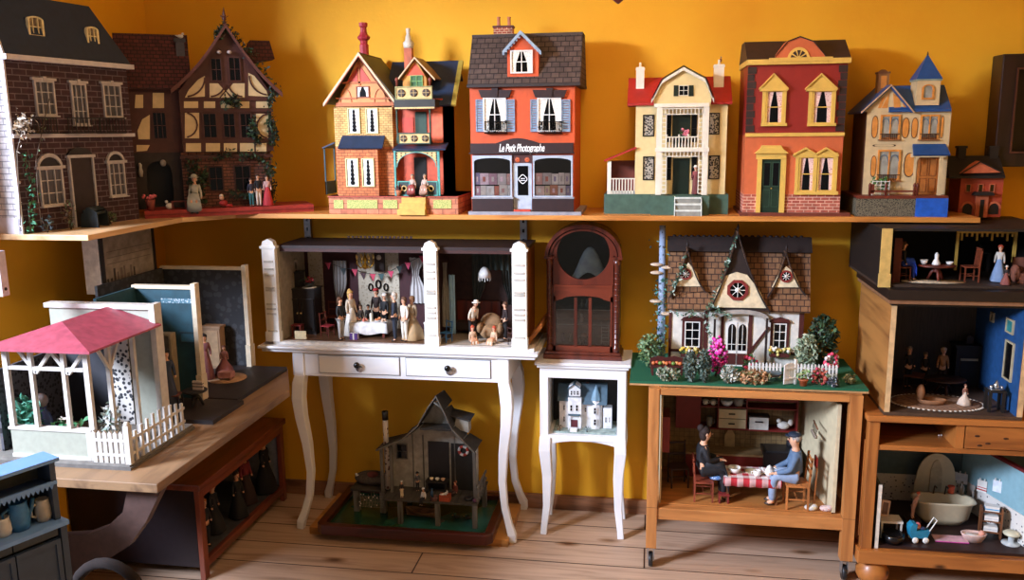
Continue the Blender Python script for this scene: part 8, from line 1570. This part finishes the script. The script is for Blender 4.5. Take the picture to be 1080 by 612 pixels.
single('red_screen', MB().box(-.012, -.004, 0, .012, .004, .15, mat('#5a1c14')), 'dark red upright panel just behind the cream pilaster of the upper room', 'screen', (rp(937, -.42), -.42, uz))
up_ = lambda px, y: P(px, 290, y=y).x
ped_table('oval red-brown table laid with white china in the upper doll room', (up_(989, -.4), -.385, uz), .045, .056, wood('#6b2c1e', '#3a150e', 'x', 20), 0, 1.35); tz = uz+.0565; T2 = (up_(989, -.4), -.385, tz)
single('doll_rug', MB().lathe([(.08, -.0002), (.08, .001)], (0, 0, 0), mat('#b5a890', .9, var=.3), 24, 1.3, .6), 'pale oval rug under the table of the upper doll room', 'rug', (up_(985, -.4), -.395, uz+.0006))
single('white_bust', MB().lathe([(.014, 0), (.012, .008), (.006, .02), (.007, .034), (.002, .042)], (0, 0, 0), WHITE, 12), 'tall white china centrepiece on the oval table', 'ornament', (T2[0]-.003, T2[1], tz)); bowl('white china tureen at the left of the oval table', (T2[0]-.042, T2[1]+.002, tz), .013, .016, WHITE); bowl('low white dish at the right of the oval table', (T2[0]+.04, T2[1], tz), .012, .01, WHITE)
chair('red-brown doll chair right of the oval table in the upper room', (up_(1023, -.39), -.385, uz), -pi/2, .115, wood('#7a3a24', '#4a1f12', 'z', 20), .05, splat=1); chair('red-brown doll chair under the lady in the bright blue skirt', (up_(951, -.39), -.385, uz), pi/2, .105, wood('#7a3a24', '#4a1f12', 'z', 20), .05, splat=1)
sitpx('doll lady in black bodice and bright blue skirt seated left of the oval table', 951, 290, -.385, uz, .05, pi/2, .165, top='#101014', legs='#1a3a9a', skirt='#1f4ac0', hair='#4a3020', hairlen=.2)
b = MB(); yl = mat('#c8a24a', .5); [b.box(.012*i*1.35, -.003, -.012-.014*(i % 3 == 0), .012*i*1.35+.006, .003, .022, yl) for i in range(11)]; b.box(-.01, -.0035, 0, .18, .0035, .006, yl); T2 = single('slatted_rail', b, 'yellow wooden slatted rail across the upper right of the upper doll room', 'rail', (up_(1010, -.3), -.3, P(1035, 243, y=-.3).z-.01)); MB().box(-.014, -.004, -.13, -.006, .004, .022, yl).build('post', T2); MB().box(.17, -.004, -.1, .18, .004, .022, yl).build('post', T2)
dpx('doll lady with red hair and pale blue dress at the right of the upper room', 1052, 258, 300, uz, -.4, -.38, top='#c9c4b8', legs=None, skirt='#7a94b8', hair='#a8442a', skw=.2); dpx('doll child in white bonnet and plaid skirt before the red-haired lady', 1060, 280, 303, uz, -.3, -.44, top='#2a2020', legs=None, skirt='#8a5048', hair=None, hat=('hat', '#d8d4cc'), skw=.24)
T2 = thing('doll_sofa', 'brown upholstered doll sofa at the right edge of the upper room', 'sofa', (up_(1084, -.4), -.385, uz)); sf = mat('#7a4a38', .8); MB().box(-.03, -.03, 0, .05, .03, .035, sf).build('seat', T2); MB().box(-.03, .03, 0, .05, .045, .08, sf).build('backrest', T2); MB().ball((-.034, 0, .03), (.012, .034, .03), sf, 10, 8).build('armrest', T2)
four_table('small dark table with a plant at the back of the upper room', (up_(1034, -.15), -.15, uz), .05, .04, .07, dk); greens('dark_plant', 'dark leafy plant on the small table at the back of the upper room', 'plant', (up_(1031, -.15), -.15, uz+.071), .02, .018, .05, 60, .009, ['#1f241a', '#2c3424'])
BZ_ = PINE['zb']+.0008; h = Hs('doll_bathroom', 'blue-grey doll bathroom in the lower bay of the pine cabinet', 'doll room', (1.03, -.27, BZ_)); f, T = h.f, h.T; x0 = .802-1.03; bg = mat('#4f646a', .7, var=.1); lb = mat('#86aeb8', .65, var=.06); tile = spots('#d8d4cc', '#4a5058', 70, .2)
MB().box(x0, -.215, 0, .5, .2, .01, mat('#2a1612', .5)).build('floor', T); MB().box(x0, .185, .01, .5, .195, .27, bg).build('back_wall', T); MB().prism([(-.215, .01), (.19, .01), (.19, .27), (.06, .27), (-.215, .235)], x0, x0+.008, bg, 'x').box(x0-.002, -.221, .0, x0+.01, -.2155, .237, mat('#d0c8b8', .5)).build('side_wall', T)
xa = P(1012, 520, y=-.09).x-1.03; xb = P(1095, 520, y=-.45).x-1.03; MB().add([(xa, .18, .01), (xa+.01, .19, .01), (xb+.01, -.2, .01), (xb, -.21, .01), (xa, .18, .27), (xa+.01, .19, .27), (xb+.01, -.2, .27), (xb, -.21, .27)], [(0, 1, 2, 3), (4, 7, 6, 5), (0, 4, 5, 1), (1, 5, 6, 2), (2, 6, 7, 3), (3, 7, 4, 0)], lb).build('slanted_wall', T)
MB().add([(xa-.002, .176, .27), (xa+.012, .19, .27), (xb+.012, -.2, .27), (xb-.002, -.212, .27), (xa-.002, .176, .28), (xa+.012, .19, .28), (xb+.012, -.2, .28), (xb-.002, -.212, .28)], [(0, 1, 2, 3), (4, 7, 6, 5), (0, 4, 5, 1), (1, 5, 6, 2), (2, 6, 7, 3), (3, 7, 4, 0)], mat('#6a1c20')).build('top_trim', T)
k = .004; MB().add([(xa+.003, .172, .012), (xb-.005, -.214, .012), (xb-.005, -.214, .12), (xa+.003, .172, .12), (xa+.006, .175, .012), (xb-.002, -.211, .012), (xb-.002, -.211, .12), (xa+.006, .175, .12)], [(0, 1, 2, 3), (7, 6, 5, 4), (3, 2, 6, 7), (0, 4, 5, 1)], tile).box(x0+.01, .182, .012, xa, .186, .12, tile).build('tile_dado', T)
bz = BZ_+.0105; bp = lambda px, y, py=555: P(px, py, y=y).x; ivory = mat('#c9bea0', .35, var=.05); pinkw = mat('#d8b8ac', .5)
T2 = thing('arched_mirror', 'tall arched ivory washstand mirror back behind the doll bathtub', 'mirror', (bp(986, -.14, 520), -.13, bz)); MB().prism([(-.075, 0), (.075, 0), (.075, .1)]+arcp(0, .12, .07, .1, 0, 180, 14)+[(-.075, .1)], -.006, .0, ivory).build('body', T2); MB().prism(arcp(.0, .12, .022, .075, 0, 180, 12)+[(-.022, .06), (.022, .06)], -.009, -.006, mat('#b5ab92', .2)).build('mirror_glass', T2)
T2 = thing('bathtub', 'ivory doll bathtub with a rounded rim', 'bathtub', (bp(992, -.27), -.27, bz)); n = 28; pr = [(.6, .004), (.85, .03), (.95, .085), (1.06, .092), (1.05, .098), (.93, .094), (.8, .035), (.3, .02)]
sq = lambda a: (abs(cos(a))**.6*(1 if cos(a) > 0 else -1), abs(sin(a))**.6*(1 if sin(a) > 0 else -1)); v = [(.105*r*sq(2*pi*i/n)[0], .05*r*sq(2*pi*i/n)[1], z) for r, z in pr for i in range(n)]; MB().add(v, [(a*n+i, a*n+(i+1) % n, (a+1)*n+(i+1) % n, (a+1)*n+i) for a in range(7) for i in range(n)]+[tuple(range(n-1, -1, -1)), tuple(7*n+i for i in range(n))], ivory, True).build('tub', T2)
b = MB(); [b.tube([(x, .045, .095), (x, .035, .13), (x, .015, .13)], .003, mat('#4a4640', .3, .7), 6) for x in (-.02, .02)]; b.build('taps', T2)
single('orange_cup', MB().lathe([(.011, 0), (.013, .028), (.01, .028)], (0, 0, 0), mat('#c8502c'), 12), 'orange tumbler on the far rim of the bathtub', 'cup', (bp(1000, -.226), -.222, bz+.0985)); single('brown_bottle', MB().lathe([(.009, 0), (.009, .03), (.004, .038), (.004, .05)], (0, 0, 0), mat('#4a3a28', .3), 10), 'dark bottle on the right end of the bathtub rim', 'bottle', (bp(1012, -.24), -.23, bz+.0985))
T2 = thing('washstand', 'white doll washstand with a pink-framed tilting mirror at the left wall', 'washstand', (bp(938, -.4, 545), -.4, bz)); MB().box(-.035, -.03, .058, .04, .03, .066, WHITE).build('top', T2); [MB().box(x, y, 0, x+.006, y+.006, .058, WHITE).build('leg', T2) for x in (-.033, .032) for y in (-.028, .022)]; MB().ring([(-.03, .066), (.0, .066), (.004, .125), (-.026, .13)], [(-.024, .074), (-.005, .074), (-.002, .118), (-.021, .122)], .01, .016, pinkw).prism([(-.024, .074), (-.005, .074), (-.002, .118), (-.021, .122)], .012, .014, mat('#7a5a50', .15)).build('mirror', T2)
single('black_tub', MB().lathe([(.03, 0), (.038, .02), (.036, .034), (.028, .03)], (0, 0, 0), mat('#101012', .2), 18), 'shiny black round tub on the floor under the washstand', 'tub', (bp(941, -.45, 575), -.452, bz)); doll('bald orange-headed baby doll leaning by the end of the bathtub', (bp(961, -.33), -.335, bz+.04), .8, .11, top='#c89a8a', legs='#c89a8a', hair='#b8502c', hairlen=.02, lean=.35, shoe=None)
four_table('low stand carrying the orange-headed baby doll', (bp(961, -.33), -.335, bz), .05, .04, .0395, mat('#2a1a16'), name='doll_stand', cat='stand')
T2 = thing('doll_pram', 'turquoise doll pram with white wheels and a pink-capped baby', 'pram', (bp(968, -.435, 570), -.435, bz), .1); tq = mat('#1f7a9a', .45); MB().prism([(-.03, .018), (.025, .018), (.034, .045), (-.036, .045)], -.016, .016, tq).build('body', T2); MB().prism([(-.036, .045), (-.036, .06), (-.026, .072), (-.012, .07), (-.014, .045)], -.017, .017, tq).build('hood', T2); [MB().lathe([(.004, -.002), (.011, -.002), (.011, .002), (.004, .002)], (x, y, .011), WHITE, 14, axis='y').build('wheel', T2) for x in (-.016, .02) for y in (-.018, .018)]; MB().tube([(.03, .013, .04), (.055, .013, .085), (.055, -.013, .085), (.03, -.013, .04)], .002, WHITE, 6).build('handle', T2)
single('baby_doll', MB().ball((0, 0, 0), .01, mat('#c8806a'), 10, 8).ball((0, .002, .004), .0105, mat('#c86a70'), 10, 8).ball((.014, 0, -.006), (.014, .009, .006), mat('#2a3a5a'), 10, 6), 'tiny pink-capped baby lying in the turquoise pram', 'doll', (T2.location.x-.004, T2.location.y, bz+.056)); single('bath_mat', MB().box(-.055, -.025, 0, .055, .025, .004, mat('#c8a0a8', .9, bump=.4)).box(-.056, -.026, 0, .056, -.024, .003, mat('#c84a9a')), 'pale bath mat with magenta edge in front of the bathtub', 'rug', (bp(1002, -.41, 572), -.405, bz))
T2 = thing('baby_bath', 'oval pinkish wicker tub with a bathing baby right of the bath mat', 'tub', (bp(1027, -.41, 570), -.405, bz)); MB().lathe([(.03, 0), (.042, .026), (.044, .03), (.036, .028), (.026, .008)], (0, 0, 0), pinkw, 18, 1, .6).build('tub', T2); MB().lathe([(.036, .02), (.036, .022)], (0, 0, 0), WHITE, 16, 1, .6).ball((.026, 0, .03), .011, mat('#d89a84'), 8, 6).build('bather', T2)
br_ = wood('#7a4a2a', '#4a2a16', 'z', 16); T2 = thing('bath_shelf', 'brown two-tier doll shelf stacked with white towels', 'shelf', (bp(1045, -.37, 560), -.36, bz), -.2); [MB().prism([(-.02, 0), (.02, 0), (.02, .1), (.012, .112), (-.012, .112), (-.02, .1)], x, x+.005, br_, 'x').build('side_panel', T2) for x in (-.035, .03)]; [MB().box(-.03, -.018, z, .03, .018, z+.004, br_).build('shelf_board', T2) for z in (.02, .06, .096)]
for i, (z, lab, c) in enumerate(((.1004, 'white folded towel with a blue stripe on top of the brown shelf', '#4a9ac8'), (.0644, 'rumpled white towel on the middle board of the brown shelf', '#c9c9c9'), (.0244, 'white towel on the lowest board of the brown shelf', '#c0c0c0'))): single('towel', MB().box(-.022, -.014, 0, .022, .014, .018, WHITE).box(-.0225, -.0145, .005, .0225, .0145, .009, mat(c, .7)), lab, 'towel', (T2.location.x, T2.location.y, bz+z), -.2)
T3 = thing('bath_stool', 'round-topped white doll stool on a disc foot at the right of the bathroom', 'stool', (bp(1067, -.42, 575), -.41, bz)); MB().lathe([(.03, 0), (.03, .004), (.01, .006), (.008, .035)], (0, 0, 0), mat('#b9c0c0', .4), 16).build('pedestal', T3); MB().lathe([(.026, .035), (.028, .04), (.02, .046)], (0, 0, 0), mat('#c9c4a8', .5), 16).build('seat', T3)
b = MB().box(-.03, -.02, 0, .03, .02, .09, WHITE).box(-.034, -.024, .05, .034, .022, .056, WHITE).tube([(-.02, -.022, .09), (-.02, -.022, .14), (.02, -.022, .14), (.02, -.022, .09)], .003, mat('#b9bcc0', .3, .6), 6); single('wash_basin', b, 'white doll wash basin against the tiled wall at the right edge', 'basin', (bp(1078, -.34, 545)+.01, -.33, bz))
for px, py, lab, m_, w, hh in ((1015, 505, 'pair of tiny white baby clothes hanging on the bathroom wall', mat('#d0d4dc', .8), .036, .042), (1036, 513, 'white towel with red stripes hanging on the blue bathroom wall', WHITE, .034, .046), (1052, 513, 'plain white towel hanging right of the striped one', mat('#d4dce4', .8), .03, .044)):
 y = -.118-max(0, px-1012)*.0042; q = P(px, py, y=y); b = MB().box(-w/2, -.003, -hh/2, w/2, 0, hh/2, m_).box(-w*.3, -.005, hh/2-.004, -w*.2, .001, hh/2+.008, WHITE).box(w*.2, -.005, hh/2-.004, w*.3, .001, hh/2+.008, WHITE)
 if 'stripes' in lab: b.box(-w/2-.0002, -.0034, -.016, w/2+.0002, .0002, -.011, mat('#b83030')).box(-w/2-.0002, -.0034, -.006, w/2+.0002, .0002, -.003, mat('#b83030'))
 if 'pair' in lab: b.box(-w*1.1, -.004, -hh*.2, -w/2, -.001, hh*.55, m_)
 single('hanging_cloth', b, lab, 'cloth', (q.x, y, q.z), -.75 if px > 1020 else -.4)
single('cotton_ball', MB().ball((0, 0, .003), (.004, .004, .003), WHITE, 8, 6).ball((.008, .002, .003), (.005, .004, .003), WHITE, 8, 6), 'scrap of white paper in the open slot left of the pine drawer', 'scrap', (bp(993, -.4, 455), -.38, PINE['zsh']+.0065))
z_ = BZ+.0145; dpx('doll in dark blue dress at the front of the teal room', 179, 368, 425, z_, .7, -.95, top='#2c3850', legs=None, skirt='#343c54', hair='#15110f', hairlen=.2)
chair('dark doll chair by the dark-dressed doll in the teal room', (P(180, 420, y=-.96).x, -.945, z_), 1.8, .1, mat('#2a1c18'), .05, seat=mat('#6a3a34')); ped_table('small round dark table in the teal doll room', (P(207, 410, y=-.92).x, -.93, z_), .04, .06, mat('#1d1a1c')); single('doll_books', MB().box(-.018, -.004, 0, .018, .004, .03, mat('#c9b8a8')).box(-.0182, -.0045, .01, .0182, .0045, .013, DARK).box(-.0182, -.0045, .02, .0182, .0045, .023, DARK), 'cream striped book standing on the small round table', 'book', (P(210, 400, y=-.92).x, -.93, z_+.0605))
dpx('doll lady in a pink gown reclining in the far dark room', 238, 366, 403, z_, .6, -.56, h=.12, top='#9a6a68', legs=None, skirt='#8a5456', hair='#5a3424', skw=.3, lean=.3); dpx('black-haired doll in a mauve dress standing in the far dark room', 219, 352, 410, z_, .5, -.62, top='#7a4a4c', legs=None, skirt='#7a4a4c', hair='#100d0d', hairlen=.2); single('doll_wardrobe', MB().box(-.035, -.02, 0, .035, .02, .16, mat('#9a7a5c')).box(-.028, -.022, .01, .028, -.02, .15, mat('#a88a68')).box(-.04, -.024, .16, .04, .022, .168, mat('#9a7a5c')), 'tan doll wardrobe in the far dark room behind the mauve doll', 'wardrobe', (P(226, 380, y=-.47).x, -.46, z_))
single('round_rug', MB().lathe([(.07, 0), (.07, .002)], (0, 0, 0), mat('#b08a68', .9, var=.3), 24), 'round tan rug on the floor of the far dark room', 'rug', (P(240, 402, y=-.6).x, -.6, z_)); T2 = thing('doll_cradle', 'small pink doll cradle on the round tan rug', 'cradle', (P(233, 398, y=-.66).x, -.62, z_+.0025)); MB().box(-.026, -.016, .01, .026, .016, .03, mat('#b8807c')).build('body', T2); [MB().tube([(x, .018*cos(a), .018-.018*sin(a)) for a in [pi*(.15+.7*i/8) for i in range(9)]], .0025, mat('#9a6a5a'), 6).build('rocker', T2) for x in (-.02, .02)]
pvz = BZ+PZ+.0005; ply_ = PAV.T.location.y
def pv(px, dy): return P(px, 445, y=ply_+dy).x
greens('potted_fern', 'bright mint green potted fern at the left of the garden pavilion', 'plant', (pv(27, .09), ply_+.09, pvz), .045, .04, .16, 220, .014, ['#4f9a80', '#7ac0a4', '#3a7a62']); T2 = thing('wicker_basket', 'round brown basket with leeks and vegetables in the pavilion', 'basket', (pv(66, .1), ply_+.1, pvz)); MB().lathe([(.045, 0), (.055, .05), (.048, .05), (.04, .01)], (0, 0, 0), mat('#8a6a52', .8, var=.4, scale=120), 18, 1.2, .8).build('body', T2); MB().leaves(50, lambda: (rnd.gauss(.01, .022), rnd.gauss(0, .016), rnd.uniform(.045, .09)), .014, [mat('#5a9a6a'), mat('#c98a7a'), mat('#d8c8b8'), mat('#3a7a4a')]).build('vegetables', T2)
T2 = thing('blue_vase', 'dark blue vase with a pale head between the pavilion posts', 'vase', (pv(45, .14), ply_+.14, pvz)); MB().lathe([(.02, 0), (.03, .05), (.022, .085), (.012, .1), (.016, .106)], (0, 0, 0), mat('#3a4a78', .4), 16).ball((0, 0, .125), .022, mat('#8a7a74'), 10, 8).build('body', T2)
greens('flower_stand', 'white blossoming plant at the right of the pavilion doorway', 'plant', (pv(112, .12), ply_+.14, pvz), .03, .03, .13, 150, .01, ['#c9ccc8', '#a8b0a4', '#7a8a7a']); single('wicker_stool', MB().lathe([(.022, 0), (.025, .03), (.02, .034)], (0, 0, 0), mat('#9a7450', .8), 14), 'small tan wicker stool below the white blossoming plant', 'stool', (pv(113, .07), ply_+.075, pvz))
fx_ = -1.635; cz_ = .0725
for i, (y, t_, c, hr, hh, lab) in enumerate(((-.68, '#141418', None, '#b8703a', .2, 'orange-haired doll in black nearest the viewer in the low red-brown cabinet'), (-.56, '#1c1a20', '#1a1a20', '#c8603a', .21, 'red-haired doll in a dark coat in the middle of the low red-brown cabinet'), (-.42, '#101014', '#15151a', '#3a2a20', .2, 'dark-haired doll in black in the low red-brown cabinet'), (-.29, '#7a2430', '#2a1a20', '#c9a05a', .23, 'fair doll in a red jacket in the low red-brown cabinet'), (-.17, '#0f0f12', '#101014', '#4a3020', .25, 'tall doll in a long black coat at the far end of the low red-brown cabinet'))): doll(lab, (fx_-.03*(i % 2), y, cz_), pi/2-.35+.3*sin(i*2), hh*.98, top=t_, legs='#101014', skirt=c, hair=hr, hairlen=.3, skw=.2, fat=1.15)
doll('old doll lady in a wide pale grey dress sitting before the half-timbered house', tpos(207, 217, .035), TUD.f.rz-.2, .19, sit=1, seat=.2, top='#b5b4a8', legs=None, skirt='#a8aca4', hair='#c9c0b4', hairlen=.1, hat=('hat', '#b8b4a4'))
for px, lab, t_, s_, hh in ((266, 'small doll in teal trousers beside the ivy, leftmost of the trio', '#2a2a38', None, .11), (273.5, 'small doll boy in black with white legs in the middle of the trio', '#101014', None, .125), (283, 'small doll girl in a red and white dress, rightmost of the trio', '#c8a09a', '#b03038', .12)): doll(lab, tpos(px, 217, .02), TUD.f.rz, hh, top=t_, legs='#2f6a70' if 'teal' in lab else '#d8c8b8', skirt=s_, hair='#3a2418')
single('red_elf', MB().ball((0, 0, .018), (.016, .011, .012), mat('#a82a2a'), 10, 8).ball((-.006, -.004, .038), .009, SKIN, 8, 6).ball((.02, -.004, .008), (.014, .006, .006), mat('#a82a2a'), 8, 6).ball((-.006, 0, .044), .0085, mat('#d8d0c0'), 8, 6), 'tiny reclining figure in red on the red board', 'figurine', tpos(236, 217, .02), TUD.f.rz)
T2 = thing('flower_pot', 'small pot of pink flowers at the left end of the red board', 'flowers', tpos(159, 219, .03)); MB().lathe([(.012, 0), (.018, .04), (.014, .04)], (0, 0, 0), mat('#8a4038'), 12).build('pot', T2); b = MB(); [b.ball((rnd.gauss(0, .009), rnd.gauss(0, .008), .05+rnd.gauss(0, .006)), .006, mat('#d8707a'), 6, 4) for i in range(16)]; b.build('blossom', T2); single('goose_figure', MB().ball((0, 0, .014), (.014, .009, .012), WHITE, 10, 8).ball((-.01, 0, .03), .006, WHITE, 8, 6), 'white goose standing before the arched porch of the half-timbered house', 'goose', tpos(179, 218, .03), TUD.f.rz); four_table('tiny red-brown bench table beside the white goose', tpos(189, 217, .03), .055, .02, .032, mat('#6a2a20'), TUD.f.rz, t=.004)
for px, py, yy, lab in ((148, 178, .094, 'pale statuette on a bracket left of the arched porch'), (172, 172, .094, 'pale round medallion bust over the arched porch')): g = TUD.f.p(px, py, y=yy); w = TUD.f.R.inverted() @ Vector((g.x, yy, g.z)) + TUD.f.loc; single('statuette', MB().lathe([(.006, -.03), (.009, -.012), (.006, .004), (.007, .014), (.002, .022)], (0, 0, 0), mat('#a8a49c'), 10) if px < 160 else MB().ball((0, 0, 0), (.011, .006, .013), mat('#8f8a84'), 10, 8), lab, 'statue', w, TUD.f.rz)
gz = SHZ+GOTH[1]
for px, lab, sk in ((436, 'seated doll in a red plaid dress at the left of the gothic porch', '#8a3a34'), (449, 'seated doll in a pale dress at the right of the gothic porch', '#a8806a')): g = GOTH[0].f.p(px, 200, y=.008); doll(lab, (GOTH[0].f.loc.x+g.x, GOTH[0].f.loc.y-.002, gz+.0005), 0, .11, sit=1, seat=.27, top='#b8a090', legs='#c9b0a0', skirt=sk, hair='#7a6a58')
g = GOTH[0].f.p(421, 205, y=-.008); T2 = thing('flower_pot', 'small brown flower pot at the left post of the gothic porch', 'plant', (GOTH[0].f.loc.x+g.x, GOTH[0].f.loc.y-.012, gz+.0005)); MB().lathe([(.008, 0), (.012, .022), (.009, .022)], (0, 0, 0), mat('#a8603a'), 12).build('pot', T2); MB().leaves(30, lambda: (rnd.gauss(0, .007), rnd.gauss(0, .005), .03+rnd.gauss(0, .007)), .007, [mat('#4a2a28'), mat('#7a3a30')]).build('foliage', T2)
H2, z2, yp, yw = CREAMH; g = H2.f.p(733, 204, y=.02); doll('doll lady in a plaid dress and white hat standing at the cream house door', (H2.f.loc.x+g.x, H2.f.loc.y+.018, SHZ+z2+.0005), -.2, .105, top='#7a3a38', legs=None, skirt='#6a3432', hair='#8a7a6a', hat=('hat', '#e0dcd0'), skw=.13)
g = H2.f.p(722, 140, y=.015); T2 = thing('balcony_plant', 'dark trailing plant with pink blossoms on the cream house balcony', 'plant', (H2.f.loc.x+g.x, H2.f.loc.y+.02, SHZ+H2.f.p(720, 156, y=0).z+.0012)); MB().lathe([(.009, 0), (.012, .02), (.009, .02)], (0, 0, 0), mat('#5a3a2a'), 10).build('pot', T2); MB().leaves(50, lambda: (rnd.gauss(-.004, .01), rnd.gauss(0, .006), .035+rnd.gauss(0, .012)), .008, [mat('#2a4a2a'), mat('#1f3a24')]).build('foliage', T2); b = MB(); [b.ball((.006+rnd.gauss(0, .006), rnd.gauss(-.004, .004), .05+rnd.gauss(0, .008)), .006, mat('#d87a8a'), 6, 4) for i in range(12)]; b.build('blossom', T2)
H3, z3 = BLUEH; g = H3.f.p(930, 195, y=0); T2 = thing('flower_trellis', 'white trellis planter with green leaves at the blue-roofed house', 'planter', (H3.f.loc.x+g.x, H3.f.loc.y+.008, SHZ+z3+.0005)); b = MB(); [b.box(-.03+.014*i, -.002, 0, -.028+.014*i, 0, .05, WHITE).box(-.03, -.0025, .01+.012*i, .028, -.0005, .012+.012*i, WHITE) for i in range(4)]; b.box(.026, -.002, 0, .028, 0, .05, WHITE); b.build('trellis', T2); MB().leaves(60, lambda: (rnd.uniform(-.028, .028), rnd.uniform(.002, .012), rnd.uniform(.01, .06)), .009, [mat('#3a6a34'), mat('#5a8a4a')]).build('foliage', T2)
T2 = thing('bentwood_chair', 'dark bentwood chair back with a leather pad at the bottom left edge', 'chair', (P(112, 600, y=-1.75).x, -1.75, 0)); bw_ = mat('#1d120d', .95); zc = P(110, 594, y=-1.75).z; MB().tube([(-.1, 0, .0), (-.1, 0, zc-.12)]+[(-.1*cos(a), 0, zc-.12+.12*sin(a)) for a in [pi*i/12 for i in range(13)]]+[(.1, 0, zc-.12), (.1, 0, 0)], .013, bw_, 10).build('back_frame', T2); MB().lathe([(.15, zc*.62), (.155, zc*.62+.02), (.12, zc*.62+.03)], (0, -.17, 0), mat('#2c2a30', .35), 24).build('seat', T2); [MB().tube([(x, -.28, 0), (x*.9, -.27, zc*.62)], .012, bw_, 8).build('leg', T2) for x in (-.1, .1)]
